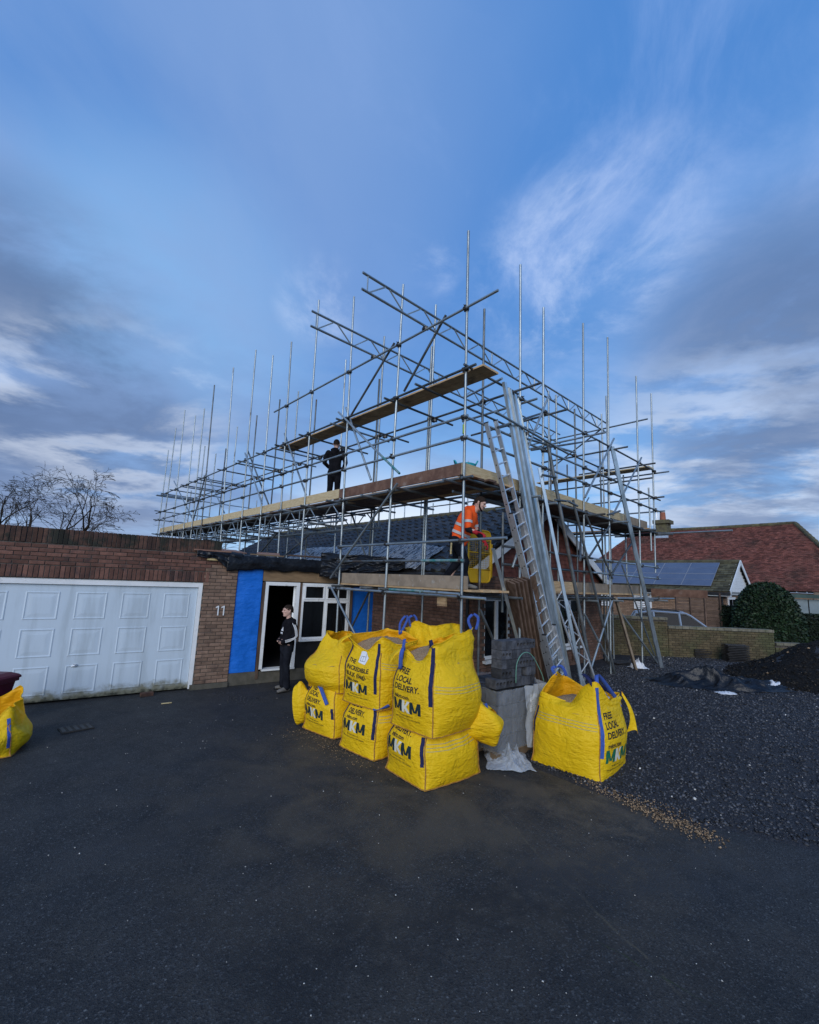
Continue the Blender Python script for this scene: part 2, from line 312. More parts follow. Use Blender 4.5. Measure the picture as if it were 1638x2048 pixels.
def bag_fabric():
    m = bpy.data.materials.new('yellow_woven_polypropylene'); m.use_nodes = True; nt = m.node_tree; N = nt.nodes; L = nt.links
    b = N['Principled BSDF']; b.inputs['Roughness'].default_value = .55; b.inputs['Specular IOR Level'].default_value = .3
    g = N.new('ShaderNodeNewGeometry')
    n = N.new('ShaderNodeTexNoise'); n.inputs['Scale'].default_value = 5; n.inputs['Detail'].default_value = 5
    L.new(g.outputs['Position'], n.inputs['Vector'])
    mx = N.new('ShaderNodeMix'); mx.data_type = 'RGBA'
    mx.inputs[6].default_value = (.94,.58,.006,1); mx.inputs[7].default_value = (.95,.63,.012,1)
    L.new(n.outputs['Fac'], mx.inputs[0])
    n4 = N.new('ShaderNodeTexNoise'); n4.inputs['Scale'].default_value = 2.4; n4.inputs['Detail'].default_value = 7; n4.inputs['Roughness'].default_value = .7
    L.new(g.outputs['Position'], n4.inputs['Vector'])
    r4 = N.new('ShaderNodeMapRange'); r4.inputs['From Min'].default_value = .56; r4.inputs['From Max'].default_value = .8; L.new(n4.outputs['Fac'], r4.inputs['Value'])
    mz = N.new('ShaderNodeMath'); mz.operation = 'MULTIPLY'; mz.inputs[1].default_value = .28; L.new(r4.outputs['Result'], mz.inputs[0])
    m2 = N.new('ShaderNodeMix'); m2.data_type = 'RGBA'; m2.inputs[7].default_value = (.36,.22,.03,1)
    L.new(mz.outputs[0], m2.inputs[0]); L.new(mx.outputs[2], m2.inputs[6]); col = m2.outputs[2]
    mb_ = N.new('ShaderNodeMix'); mb_.data_type = 'RGBA'; mb_.inputs[7].default_value = (.90,.43,.006,1)
    L.new(g.outputs['Backfacing'], mb_.inputs[0]); L.new(col, mb_.inputs[6]); L.new(mb_.outputs[2], b.inputs['Base Color'])
    t = N.new('ShaderNodeBsdfTranslucent'); t.inputs['Color'].default_value = (.90,.46,.01,1)
    ms = N.new('ShaderNodeMixShader'); ms.inputs['Fac'].default_value = .22
    # creases: fine wrinkles running across and a woven grain
    mp = N.new('ShaderNodeMapping'); mp.inputs['Scale'].default_value = (1.6, 1.6, 4.2); L.new(g.outputs['Position'], mp.inputs['Vector'])
    n2 = N.new('ShaderNodeTexNoise'); n2.inputs['Scale'].default_value = 6; n2.inputs['Detail'].default_value = 4; n2.inputs['Distortion'].default_value = .6
    L.new(mp.outputs['Vector'], n2.inputs['Vector'])
    n3 = N.new('ShaderNodeTexNoise'); n3.inputs['Scale'].default_value = 3.5; n3.inputs['Detail'].default_value = 3; n3.inputs['Distortion'].default_value = 1.2
    L.new(g.outputs['Position'], n3.inputs['Vector'])
    mp5 = N.new('ShaderNodeMapping'); mp5.inputs['Scale'].default_value = (2.2, 2.2, 22); L.new(g.outputs['Position'], mp5.inputs['Vector'])
    n5 = N.new('ShaderNodeTexNoise'); n5.inputs['Scale'].default_value = 2.6; n5.inputs['Detail'].default_value = 3; n5.inputs['Distortion'].default_value = .9
    L.new(mp5.outputs['Vector'], n5.inputs['Vector'])
    rd = N.new('ShaderNodeMath'); rd.operation = 'SUBTRACT'; rd.inputs[1].default_value = .5; L.new(n3.outputs['Fac'], rd.inputs[0])
    ab = N.new('ShaderNodeMath'); ab.operation = 'ABSOLUTE'; L.new(rd.outputs[0], ab.inputs[0])
    pw = N.new('ShaderNodeMath'); pw.operation = 'POWER'; pw.inputs[1].default_value = .55; L.new(ab.outputs[0], pw.inputs[0])
    r6 = N.new('ShaderNodeMapRange'); r6.inputs['From Min'].default_value = .42; r6.inputs['From Max'].default_value = .66; L.new(n4.outputs['Fac'], r6.inputs['Value'])
    m6 = N.new('ShaderNodeMath'); m6.operation = 'MULTIPLY'; L.new(n5.outputs['Fac'], m6.inputs[0]); L.new(r6.outputs['Result'], m6.inputs[1])
    a5 = N.new('ShaderNodeMath'); a5.operation = 'MULTIPLY_ADD'; L.new(m6.outputs[0], a5.inputs[0]); a5.inputs[1].default_value = .65; L.new(pw.outputs[0], a5.inputs[2])
    ad = N.new('ShaderNodeMath'); ad.operation = 'ADD'; L.new(n2.outputs['Fac'], ad.inputs[0]); L.new(a5.outputs[0], ad.inputs[1])
    bp = N.new('ShaderNodeBump'); bp.inputs['Strength'].default_value = .85; bp.inputs['Distance'].default_value = .022
    L.new(ad.outputs[0], bp.inputs['Height'])
    L.new(bp.outputs['Normal'], b.inputs['Normal'])
    L.new(b.outputs[0], ms.inputs[1]); L.new(t.outputs[0], ms.inputs[2]); L.new(ms.outputs[0], N['Material Output'].inputs['Surface'])
    return m
MT['bag'] = bag_fabric()
MT['solar_line'] = M('solar_cell_gap', (.20,.22,.26), None, rough=.4)

# ------------------------------------------------------------------ mesh building
class MB:
    def __init__(s): s.v = []; s.f = []; s.m = []
    def add(s, vs, fs, mi=0):
        o = len(s.v); s.v += [tuple(v) for v in vs]; s.f += [tuple(i+o for i in f) for f in fs]; s.m += [mi]*len(fs); return s
    def box(s, c, d, R=None, mi=0):
        c = Vector(c); hx, hy, hz = d[0]/2, d[1]/2, d[2]/2
        vs = [Vector((x, y, z)) for x in (-hx, hx) for y in (-hy, hy) for z in (-hz, hz)]
        if R is not None: vs = [R @ v for v in vs]
        return s.add([v+c for v in vs], [(0,1,3,2),(4,6,7,5),(0,4,5,1),(2,3,7,6),(0,2,6,4),(1,5,7,3)], mi)
    def bbox(s, lo, hi, mi=0):
        return s.box([(a+b)/2 for a, b in zip(lo, hi)], [b-a for a, b in zip(lo, hi)], None, mi)
    def beam(s, p0, p1, w, h, up=Vector((0,0,1)), mi=0):
        p0 = Vector(p0); p1 = Vector(p1); R = frame(p1-p0, up)
        return s.box((p0+p1)/2, (w, h, (p1-p0).length), R, mi)
    def tube(s, p0, p1, r, n=8, r1=None, cap=True, mi=0):
        return s.loft([p0, p1], [r, r if r1 is None else r1], n, cap, mi)
    def loft(s, pts, rad, n=8, cap=True, mi=0, up=None):
        pts = [Vector(p) for p in pts]; rings = []; o = len(s.v)
        prev = None
        for i, p in enumerate(pts):
            d = (pts[min(i+1, len(pts)-1)]-pts[max(i-1, 0)])
            R = frame(d, up or (prev if prev is not None else Vector((0.123,0.05,1))))
            prev = R.col[1].copy() if up is None else None
            r = rad[i]; rx, ry = (r, r) if not isinstance(r, (tuple, list)) else r
            for k in range(n):
                a = 2*PI*k/n; s.v.append(tuple(p + R.col[0]*(math.cos(a)*rx) + R.col[1]*(math.sin(a)*ry)))
        for i in range(len(pts)-1):
            for k in range(n):
                k2 = (k+1) % n
                s.f.append((o+i*n+k, o+i*n+k2, o+(i+1)*n+k2, o+(i+1)*n+k)); s.m.append(mi)
        if cap:
            s.f.append(tuple(o+k for k in reversed(range(n)))); s.m.append(mi)
            s.f.append(tuple(o+(len(pts)-1)*n+k for k in range(n))); s.m.append(mi)
        return s
    def grid(s, fn, nu, nv, mi=0, cu=False):
        o = len(s.v)
        for j in range(nv+1):
            for i in range(nu if cu else nu+1): s.v.append(tuple(fn(i/nu, j/nv)))
        w = nu if cu else nu+1
        for j in range(nv):
            for i in range(nu):
                i2 = (i+1) % w if cu else i+1
                s.f.append((o+j*w+i, o+j*w+i2, o+(j+1)*w+i2, o+(j+1)*w+i)); s.m.append(mi)
        return s
    def ell(s, c, r, R=None, nu=12, nv=8, mi=0):
        c = Vector(c)
        def fn(u, v):
            a = 2*PI*u; b = PI*(v-.5)*.998
            p = Vector((r[0]*math.cos(a)*math.cos(b), r[1]*math.sin(a)*math.cos(b), r[2]*math.sin(b)))
            return c + (R @ p if R is not None else p)
        return s.grid(fn, nu, nv, mi, True)
    def extr(s, poly, depth, origin, ux, uy, mi=0):
        ux = Vector(ux); uy = Vector(uy); n = ux.cross(uy).normalized(); o = Vector(origin); k = len(poly)
        a = [o+ux*x+uy*y for x, y in poly]; b = [p+n*depth for p in a]
        fs = [tuple(reversed(range(k))), tuple(range(k, 2*k))] + [(i, (i+1) % k, k+(i+1) % k, k+i) for i in range(k)]
        return s.add(a+b, fs, mi)
    def mesh(s, name, mats, smooth=False):
        me = bpy.data.meshes.new(name); me.from_pydata(s.v, [], s.f)
        for m in (mats if isinstance(mats, (list, tuple)) else [mats]): me.materials.append(m if not isinstance(m, str) else MT[m])
        if any(s.m): me.polygons.foreach_set('material_index', s.m)
        if smooth: me.polygons.foreach_set('use_smooth', [True]*len(s.f))
        me.update(); return me
    def build(s, name, mats, parent=None, smooth=False, kind=None, label=None):
        return link(name, s.mesh(name, mats, smooth), parent, kind, label)
def frame(d, up=Vector((0,0,1))):
    z = Vector(d).normalized(); up = Vector(up)
    if abs(z.dot(up.normalized())) > .995: up = Vector((1,0,0)) if abs(z.x) < .9 else Vector((0,1,0))
    x = up.cross(z).normalized(); y = z.cross(x)
    return Matrix((x, y, z)).transposed()
def link(name, me, parent=None, kind=None, label=None, M4=None):
    o = bpy.data.objects.new(name, me); C.objects.link(o)
    if M4 is not None: o.matrix_basis = M4
    if parent is not None:
        o.parent = parent
        q = parent; inv = Matrix.Identity(4); chain = []
        while q is not None: chain.append(q); q = q.parent
        w = Matrix.Identity(4)
        for q in reversed(chain): w = w @ q.matrix_parent_inverse @ q.matrix_basis
        o.matrix_parent_inverse = w.inverted()
    if kind: o['kind'] = kind
    if label: o['label'] = label
    return o
def tag(o, label=None, cat=None, group=None, kind=None):
    if label: o['label'] = label
    if cat: o['category'] = cat
    if group: o['group'] = group
    if kind: o['kind'] = kind
    return o
def thing(name, label, cat, loc=(0,0,0), group=None):
    o = bpy.data.objects.new(name, None); C.objects.link(o); o.location = loc; o.empty_display_size = .2
    return tag(o, label, cat, group)
def fast_mesh(name, V, F, mats, mi=None, smooth=False):
    """V: (n,3) array, F: (m,k) array"""
    me = bpy.data.meshes.new(name); n = len(V); m, k = F.shape
    me.vertices.add(n); me.vertices.foreach_set('co', V.astype(np.float32).ravel())
    me.loops.add(m*k); me.loops.foreach_set('vertex_index', F.astype(np.int32).ravel())
    me.polygons.add(m); me.polygons.foreach_set('loop_start', np.arange(m, dtype=np.int32)*k)
    for q in mats: me.materials.append(MT[q])
    if mi is not None: me.polygons.foreach_set('material_index', mi.astype(np.int32))
    if smooth: me.polygons.foreach_set('use_smooth', np.ones(m, dtype=bool))
    me.update(calc_edges=True); me.validate(); return me
def nz(x, y, z=0.0): return noise.noise(Vector((x, y, z)))
def remesh(mb, voxel, name, mats, smooth=3):
    me = mb.mesh(name+'_raw', mats); o = bpy.data.objects.new('raw', me); C.objects.link(o)
    r = o.modifiers.new('r', 'REMESH'); r.mode = 'VOXEL'; r.voxel_size = voxel; r.use_smooth_shade = True
    if smooth:
        q = o.modifiers.new('s', 'SMOOTH'); q.iterations = smooth; q.factor = .5
    bpy.context.view_layer.update()
    dg = bpy.context.evaluated_depsgraph_get(); ev = o.evaluated_get(dg)
    out = bpy.data.meshes.new_from_object(ev); out.name = name
    bpy.data.objects.remove(o); bpy.data.meshes.remove(me)
    return out
def tris_text(body, size=1.0, bold=0.0, step=None):
    """a piece of lettering as (verts2d, faces) cut into small facets"""
    cu = bpy.data.curves.new('t', 'FONT'); cu.body = body; cu.size = size; cu.offset = bold; cu.resolution_u = 3
    cu.fill_mode = 'FRONT'
    o = bpy.data.objects.new('t', cu); C.objects.link(o); bpy.context.view_layer.update()
    dg = bpy.context.evaluated_depsgraph_get(); me = bpy.data.meshes.new_from_object(o.evaluated_get(dg))
    bpy.data.objects.remove(o); bpy.data.curves.remove(cu)
    bm = bmesh.new(); bm.from_mesh(me); bpy.data.meshes.remove(me)
    return bm
# ------------------------------------------------------------------ ground
HEAP = 1.0
def gh(x, y):
    """height of the gravel bed over the driveway"""
    e = x - (-0.10 + .10*nz(y*1.3, 4.1) + .07*nz(y*4, 9.0) + (.55*smooth01((y+1.5)/.8)))
    if y < -3.3: e -= (-(y+3.3))*.55
    h = .30*smooth01(e/4.2) - .035*smooth01(-e/.25) - .010 + .035*smooth01(e/.15)
    d2 = ((x-9.3)/1.7)**2 + ((y+3.75)/1.35)**2
    h += HEAP*math.exp(-d2) + .10*math.exp(-(((x-7.2)/.9)**2+((y+3.4)/.8)**2))
    if e > 0: h += (.020*nz(x*2.2, y*2.2) + .012*nz(x*6, y*6, 3))*smooth01(e/.6)
    return h
mb = MB(); mb.bbox((-400,-400,-.6), (400,900,-.06))
MT['earth'] = M('damp_earth', (.028,.026,.022), (.05,.046,.034), .6, .95, c3=(.03,.045,.018), scale3=.1)
tag(mb.build('ground', ['earth']), kind='structure')

def asphalt():
    m = bpy.data.materials.new('worn_asphalt'); m.use_nodes = True; nt = m.node_tree; N = nt.nodes; L = nt.links; b = N['Principled BSDF']
    g = N.new('ShaderNodeNewGeometry'); P = g.outputs['Position']
    def ntex(sc, det=6, rough=.6, dist=0):
        n = N.new('ShaderNodeTexNoise'); n.inputs['Scale'].default_value = sc; n.inputs['Detail'].default_value = det
        n.inputs['Roughness'].default_value = rough; n.inputs['Distortion'].default_value = dist; L.new(P, n.inputs['Vector']); return n.outputs['Fac']
    def rng(v, a, bb, lo=0, hi=1):
        r = N.new('ShaderNodeMapRange'); r.interpolation_type = 'SMOOTHSTEP'
        for k, q in (('From Min', a), ('From Max', bb), ('To Min', lo), ('To Max', hi)): r.inputs[k].default_value = q
        L.new(v, r.inputs['Value']); return r.outputs['Result']
    def mix(f, a, bb):
        x = N.new('ShaderNodeMix'); x.data_type = 'RGBA'
        if isinstance(f, float): x.inputs[0].default_value = f
        else: L.new(f, x.inputs[0])
        for i, q in ((6, a), (7, bb)):
            if isinstance(q, tuple): x.inputs[i].default_value = (*q, 1)
            else: L.new(q, x.inputs[i])
        return x.outputs[2]
    def mul(a, bb):
        x = N.new('ShaderNodeMath'); x.operation = 'MULTIPLY'
        for i, q in enumerate((a, bb)):
            if isinstance(q, float): x.inputs[i].default_value = q
            else: L.new(q, x.inputs[i])
        return x.outputs[0]
    vo = N.new('ShaderNodeTexVoronoi'); vo.inputs['Scale'].default_value = 95; L.new(P, vo.inputs['Vector'])
    vc = N.new('ShaderNodeSeparateColor'); L.new(vo.outputs['Color'], vc.inputs[0])
    vo2 = N.new('ShaderNodeTexVoronoi'); vo2.inputs['Scale'].default_value = 34; L.new(P, vo2.inputs['Vector'])
    vc2 = N.new('ShaderNodeSeparateColor'); L.new(vo2.outputs['Color'], vc2.inputs[0])
    col = mix(rng(ntex(.8, 6, .62, .4), .36, .64), (.0165,.0182,.0200), (.0310,.0310,.0310))
    col = mix(mul(rng(ntex(2.3, 8, .7), .42, .72), .75), col, (.050,.047,.042))
    col = mix(rng(vc.outputs[0], .72, .97, 0, .75), col, (.078,.080,.082))       # paler aggregate
    col = mix(rng(vc.outputs[1], .62, .95, 0, .8), col, (.009,.010,.012))
    dots = mul(rng(vc2.outputs[0], .86, .97, 0, .9), rng(vo2.outputs['Distance'], .30, .16))
    col = mix(dots, col, (.15,.15,.145))
    # sandy dust trodden about the bags and the pile
    ctr = N.new('ShaderNodeVectorMath'); ctr.operation = 'DISTANCE'; ctr.inputs[1].default_value = (-1.15, -.6, 0); L.new(P, ctr.inputs[0])
    dust = mul(rng(ctr.outputs['Value'], 4.4, .6), rng(ntex(1.5, 7, .65, .5), .36, .66))
    col = mix(mul(dust, .85), col, (.092,.074,.052))
    ctr2 = N.new('ShaderNodeVectorMath'); ctr2.operation = 'DISTANCE'; ctr2.inputs[1].default_value = (-.5, -2.5, 0); L.new(P, ctr2.inputs[0])
    dust2 = mul(rng(ctr2.outputs['Value'], 1.3, .2), rng(ntex(3.5, 7, .7, .5), .42, .66))
    col = mix(mul(dust2, .6), col, (.13,.10,.068))
    # long crack with sand in it, and rubbed lanes where wheels run
    def lane(ax, ay, bx, by, w, wob, c, st, nscale):
        nonlocal col
        A = Vector((ax, ay, 0)); Dv = Vector((bx-ax, by-ay, 0)); L_ = Dv.length; Dv.normalize(); Nv = Vector((-Dv.y, Dv.x, 0))
        def dot(v, off):
            q = N.new('ShaderNodeVectorMath'); q.operation = 'DOT_PRODUCT'; L.new(P, q.inputs[0]); q.inputs[1].default_value = v
            r = N.new('ShaderNodeMath'); r.operation = 'SUBTRACT'; L.new(q.outputs['Value'], r.inputs[0]); r.inputs[1].default_value = off; return r.outputs[0]
        dn = dot(Nv, A.dot(Nv)); dt = dot(Dv, A.dot(Dv))
        wb = N.new('ShaderNodeMath'); wb.operation = 'MULTIPLY_ADD'; L.new(ntex(nscale, 6, .65), wb.inputs[0]); wb.inputs[1].default_value = wob; L.new(dn, wb.inputs[2])
        sb = N.new('ShaderNodeMath'); sb.operation = 'SUBTRACT'; L.new(wb.outputs[0], sb.inputs[0]); sb.inputs[1].default_value = wob*.5
        ab = N.new('ShaderNodeMath'); ab.operation = 'ABSOLUTE'; L.new(sb.outputs[0], ab.inputs[0])
        k = mul(rng(ab.outputs[0], w, w*.25), mul(rng(dt, 0, .3), rng(dt, L_, L_-.4)))
        col = mix(mul(k, mul(rng(ntex(7, 4), .35, .6), st)), col, c)
    a_, b_ = oZ(0, 985, 1610), oZ(0, 1400, 2030); lane(a_.x, a_.y, b_.x, b_.y, .016, .22, (.088,.075,.052), .85, 1.3)
    a_, b_ = oZ(0, 1150, 1860), oZ(0, 1500, 2040); lane(a_.x, a_.y, b_.x, b_.y, .012, .2, (.030,.040,.018), .8, 1.7)
    a_, b_ = oZ(0, 60, 1760), oZ(0, 760, 1500); lane(a_.x, a_.y, b_.x, b_.y, .35, .5, (.036,.036,.037), .55, .8)
    a_, b_ = oZ(0, 420, 2000), oZ(0, 1300, 1720); lane(a_.x, a_.y, b_.x, b_.y, .40, .6, (.014,.015,.017), .6, .8)
    a_, b_ = oZ(0, 1000, 1760), oZ(0, 1600, 1730); lane(a_.x, a_.y, b_.x, b_.y, .45, .6, (.040,.041,.043), .55, .9)
    # muddy strip by the door
    ctr3 = N.new('ShaderNodeVectorMath'); ctr3.operation = 'DISTANCE'; ctr3.inputs[1].default_value = (-.6, 4.0, 0); L.new(P, ctr3.inputs[0])
    mud = mul(rng(ctr3.outputs['Value'], 2.2, .5), rng(ntex(2, 6, .6), .35, .6))
    col = mix(mul(mud, .6), col, (.052,.046,.038))
    L.new(col, b.inputs['Base Color'])
    rr = rng(ntex(1.1, 5), .3, .7, .62, .86); L.new(rr, b.inputs['Roughness']); b.inputs['Specular IOR Level'].default_value = .35
    bp = N.new('ShaderNodeBump'); bp.inputs['Strength'].default_value = .8; bp.inputs['Distance'].default_value = .006
    ad = N.new('ShaderNodeMath'); ad.operation = 'ADD'; L.new(vo.outputs['Distance'], ad.inputs[0]); L.new(ntex(260, 3), ad.inputs[1])
    L.new(ad.outputs[0], bp.inputs['Height']); L.new(bp.outputs['Normal'], b.inputs['Normal'])
    return m
MT['asphalt'] = asphalt()
mb = MB(); mb.grid(lambda u, v: (-24+26.5*u, -16+22*v, .012*nz(u*9, v*9)-.006), 60, 60)
tag(mb.build('driveway', ['asphalt'], smooth=True), kind='structure')
MT['gravel_base'] = M('dark_planings', (.018,.019,.023), (.042,.043,.049), 30, .8, detail=8, bump=1.0, bscale=45, bdist=.03, c3=(.06,.055,.05), scale3=14, lo3=.6, hi3=.7)
mb = MB(); mb.grid(lambda u, v: (-.7+16.7*u, -8.5+12*v, gh(-.7+16.7*u, -8.5+12*v)), 150, 110)
tag(mb.build('gravel_bed', ['gravel_base'], smooth=True), kind='structure')

def stones(name, pts, sizes, mats, mi=None, flat=.65, seed=1):
    r = np.random.RandomState(seed); n = len(pts)
    base = np.array([(1,0,0),(-1,0,0),(0,1,0),(0,-1,0),(0,0,1),(0,0,-1),(.6,.6,.5),(-.6,-.55,.5)], float)[:6]
    tri = np.array([(0,2,4),(2,1,4),(1,3,4),(3,0,4),(2,0,5),(1,2,5),(3,1,5),(0,3,5)])
    V = base[None]*(.55+.75*r.rand(n,6,1))*np.array([1,1,flat])
    a = r.rand(n)*6.28; c, s = np.cos(a), np.sin(a)
    t = (r.rand(n)-.5)*1.2; ct, st = np.cos(t), np.sin(t)
    x = V[:,:,0]*ct[:,None]-V[:,:,2]*st[:,None]; zz = V[:,:,0]*st[:,None]+V[:,:,2]*ct[:,None]; y = V[:,:,1]
    X = x*c[:,None]-y*s[:,None]; Y = x*s[:,None]+y*c[:,None]
    V = np.stack([X,Y,zz],-1)*np.asarray(sizes)[:,None,None] + np.asarray(pts)[:,None,:]
    F = (tri[None]+6*np.arange(n)[:,None,None]).reshape(-1,3)
    me = fast_mesh(name, V.reshape(-1,3), F, mats, None if mi is None else np.repeat(mi, 8))
    return tag(link(name, me), kind='stuff')
def scatter_gravel():
    pts = []; sz = []; mi = []; R = random.Random(3)
    while len(pts) < 46000:
        # denser towards the viewer
        x = R.random()**1.5*11.5-.15; y = -6.6+R.random()*7.2
        h = gh(x, y)
        if h < .004 or ((x-9.3)/1.7)**2+((y+3.75)/1.35)**2 < 1.5: continue
        pts.append((x, y, h+.002)); sz.append(.006+.024*R.random()**3.2+.0011*x); mi.append(1 if R.random() < .006 else 0)
    stones('gravel', pts, sz, ['gstone', 'palestone'], np.array(mi), seed=5)
scatter_gravel()
MT['soil'] = M('black_soil', (.008,.0075,.007), (.020,.018,.016), 22, .95, detail=8, bump=1.0, bscale=24, bdist=.05, c3=(.035,.026,.018), scale3=9, lo3=.58, hi3=.7, spec=.1)
def heap(u, v):
    a = 2*PI*u; r = 1.75*v**.8; x, y = 9.3+1.7*r*math.cos(a), -3.75+1.35*r*math.sin(a)
    return Vector((x, y, gh(x, y) + .03 - .10*smooth01((v-.8)/.2) + .10*nz(x*2.6, y*2.6, 5)*(1-v) + .05*nz(x*7, y*7, 2)*(1-v*.7)))
mb = MB(); mb.grid(heap, 90, 34, 0, True); tag(mb.build('soil_heap', ['soil'], smooth=True), kind='structure')
def scatter_heap():
    R = random.Random(17); pts = []; sz = []; mi = []
    MT['clod'] = M('soil_clod', (.010,.009,.008), (.034,.030,.026), 20, .95, rand=.7, island=True, spec=.1)
    for k in range(5200):
        u, v = R.random(), R.random()**.5*.97; p = heap(u, v); pts.append((p.x, p.y, p.z)); sz.append(.012+.035*R.random()**3); q = R.random(); mi.append(1 if q < .015 else (2 if q < .02 else 0))
    stones('heap_clods', pts, sz, ['clod', 'tanstone', 'palestone'], np.array(mi), seed=21)
scatter_heap()
def scatter_tan():
    pts = []; sz = []; R = random.Random(11)
    P = [(.52,-1.1),(.12,-1.7),(-.06,-2.2),(-.12,-2.65),(-.16,-3.0),(-.24,-3.5)]
    dens = [.35,.45,.7,1.1,1.5,1.0]
    for i in range(len(P)-1):
        for k in range(int(300*dens[i])):
            t = R.random(); x = P[i][0]+(P[i+1][0]-P[i][0])*t; y = P[i][1]+(P[i+1][1]-P[i][1])*t
            w = .075*(dens[i]+(dens[i+1]-dens[i])*t); x += R.gauss(.05, w); y += R.gauss(0, .08)
            pts.append((x, y, max(0, gh(x, y))+.004)); sz.append(.006+.010*R.random()**2)
    for k in range(500):                                   # spilt beside the stacks
        x = -1.85+R.gauss(0, .16); y = R.choice([.2,.9,1.3])+R.gauss(0, .35); pts.append((x, y, .004)); sz.append(.004+.006*R.random())
    stones('spilt_pebbles', pts, sz, ['tanstone'], seed=8)
    pts = []; sz = []
    for k in range(420):
        x = -7+9*R.random(); y = -4.5+9*R.random()
        if gh(x, y) > .0 and x > -.2: continue
        pts.append((x, y, .002)); sz.append(.0025+.006*R.random()**5)
    for k in range(70):
        x, y = R.uniform(-6.2,-.4), R.uniform(-4.2,3.4); pts.append((x, y, .003)); sz.append(R.uniform(.005,.010))
    for k in range(60):
        x = -3.3+R.gauss(0, 1.2); y = -2.6+R.gauss(0, 1.0)
        pts.append((x, y, .003)); sz.append(.003+.006*R.random()**2)
    stones('scattered_grit', pts, sz, ['palestone'], seed=9)
    pts = []; sz = []
    for k in range(3500):
        x = R.uniform(-2.2, 1.6); y = R.uniform(3.1, 4.75)
        if nz(x*1.2, y*1.2, 2) < .02: continue
        pts.append((x, y, .003)); sz.append(.004+.012*R.random()**3)
    stones('mud_crumbs', pts, sz, ['gstone'], seed=10)
scatter_tan()
mb = MB(); mb.loft([(-2.2, .9, .004)]*1+[(-2.2,.9,.006)], [.01,.01], 6)
# worn drain cover in the drive
cv = Z0 = oZ(0, 152, 1457)
mb = MB()
mb.box((cv.x, cv.y, .004), (.40,.30,.012), Matrix.Rotation(.1,3,'Z'), 0)
for i in range(5): mb.box((cv.x+(i-2)*.08, cv.y, .0115), (.045,.25,.004), Matrix.Rotation(.1,3,'Z'), 1)
MT['iron'] = M('rusty_iron', (.030,.027,.024), (.055,.047,.038), 18, .85, bump=.5, bscale=60)
tag(mb.build('drain_cover', ['iron', 'steel_dark']), 'rusty drain cover set into the asphalt in front of the garage', 'drain cover')

# ------------------------------------------------------------------ bricks
def brick_mesh(name, L, H, D=.10, b=.006):
    # a brick with chamfered front arrises: local x along, y outwards (front at y = 0), z up
    m = MB(); x, z = L/2, H/2
    back = [(-x,D,-z),(x,D,-z),(x,D,z),(-x,D,z)]; mid = [(-x,b,-z),(x,b,-z),(x,b,z),(-x,b,z)]
    fr = [(-x+b,0,-z+b),(x-b,0,-z+b),(x-b,0,z-b),(-x+b,0,z-b)]
    m.add(back+mid+fr, [(8,9,10,11)]+[(4+i,4+(i+1)%4,8+(i+1)%4,8+i) for i in range(4)]+[(i,(i+1)%4,4+(i+1)%4,4+i) for i in range(4)])
    return m
BR = {}
def brick(L, H, key, parent, M4, name='brick'):
    k = (round(L,3), round(H,3), key)
    if k not in BR: BR[k] = brick_mesh('brick', L, H).mesh('brick', key)
    return link(name, BR[k], parent, None, None, M4)
def wall_frame(o, ux):
    ux = Vector(ux).normalized(); n_in = Vector((0,0,1)).cross(ux)      # y axis: into the wall
    return Matrix(((ux.x, n_in.x, 0, o.x), (ux.y, n_in.y, 0, o.y), (0, 0, 1, o.z), (0,0,0,1)))
def brick_field(mbx, WF, x0, x1, z0, z1, keep=None, jit=.004, L=.215, H=.065, J=.010, half=True, rnd=random.Random(2)):
    """stretcher bond as loose bricks gathered in one mesh"""
    T = brick_mesh('b', 1, 1); r = 0; z = z0
    while z+H <= z1+.02:
        x = x0 - (0 if r % 2 == 0 else (L+J)/2)
        while x < x1:
            a, c = max(x, x0), min(x+L, x1)
            if c-a > .03 and (keep is None or keep((a+c)/2, z+H/2)):
                w = c-a; d = rnd.uniform(-jit, jit); b = .005
                vs = []
                for (px, py, pz) in brick_mesh('b', w, H, .05, b).v: vs.append(WF @ Vector((a+w/2+px, py+d, z+H/2+pz)))
                mbx.add(vs, T.f)
            x += L+J
        z += H+J; r += 1
    return mbx

# ------------------------------------------------------------------ garage
G1 = Vector((-2.44, 5.10, 0)); GD = Vector((-0.9903, 0.139, 0)).normalized()      # along the front, to the left
WFG = wall_frame(G1, -GD)        # local x runs to the right, y inwards
GS = lambda s, d, z: G1 + GD*s + Vector((0,0,1)).cross(-GD)*d + Vector((0,0,z))
def gbox(m, s0, s1, d0, d1, z0, z1, mi=0):
    c = GS((s0+s1)/2, (d0+d1)/2, (z0+z1)/2)
    return m.box(c, (s1-s0, d1-d0, z1-z0), WFG.to_3x3(), mi)
garage = thing('garage', 'brick garage with white double up-and-over door and number 11', 'garage', G1)
DW = 4.55; SL = 5.6
m = MB(); gbox(m, -.67, -.30, .012, .30, 0, 2.68); gbox(m, -.30, 0, .012, .30, 0, 3.06); gbox(m, DW, SL, .012, .30, 0, 3.08); gbox(m, 0, DW, .012, .30, 2.19, 3.08)
gbox(m, -.67, -.45, .30, 5.5, 0, 2.9); gbox(m, SL-.2, SL, .30, 5.5, 0, 2.9); gbox(m, -.67, SL, 5.5, 5.7, 0, 2.9)
m.build('wall', ['mortar'], garage)
m = MB(); gbox(m, -.45, SL-.2, .30, 5.5, 2.78, 2.86); m.build('flat_roof', ['felt'], garage)
m = MB(); gbox(m, -.69, .05, -.03, .02, 0, .10); m.build('plinth', ['render'], garage)
rb = random.Random(4); nb = 0; rest = MB()
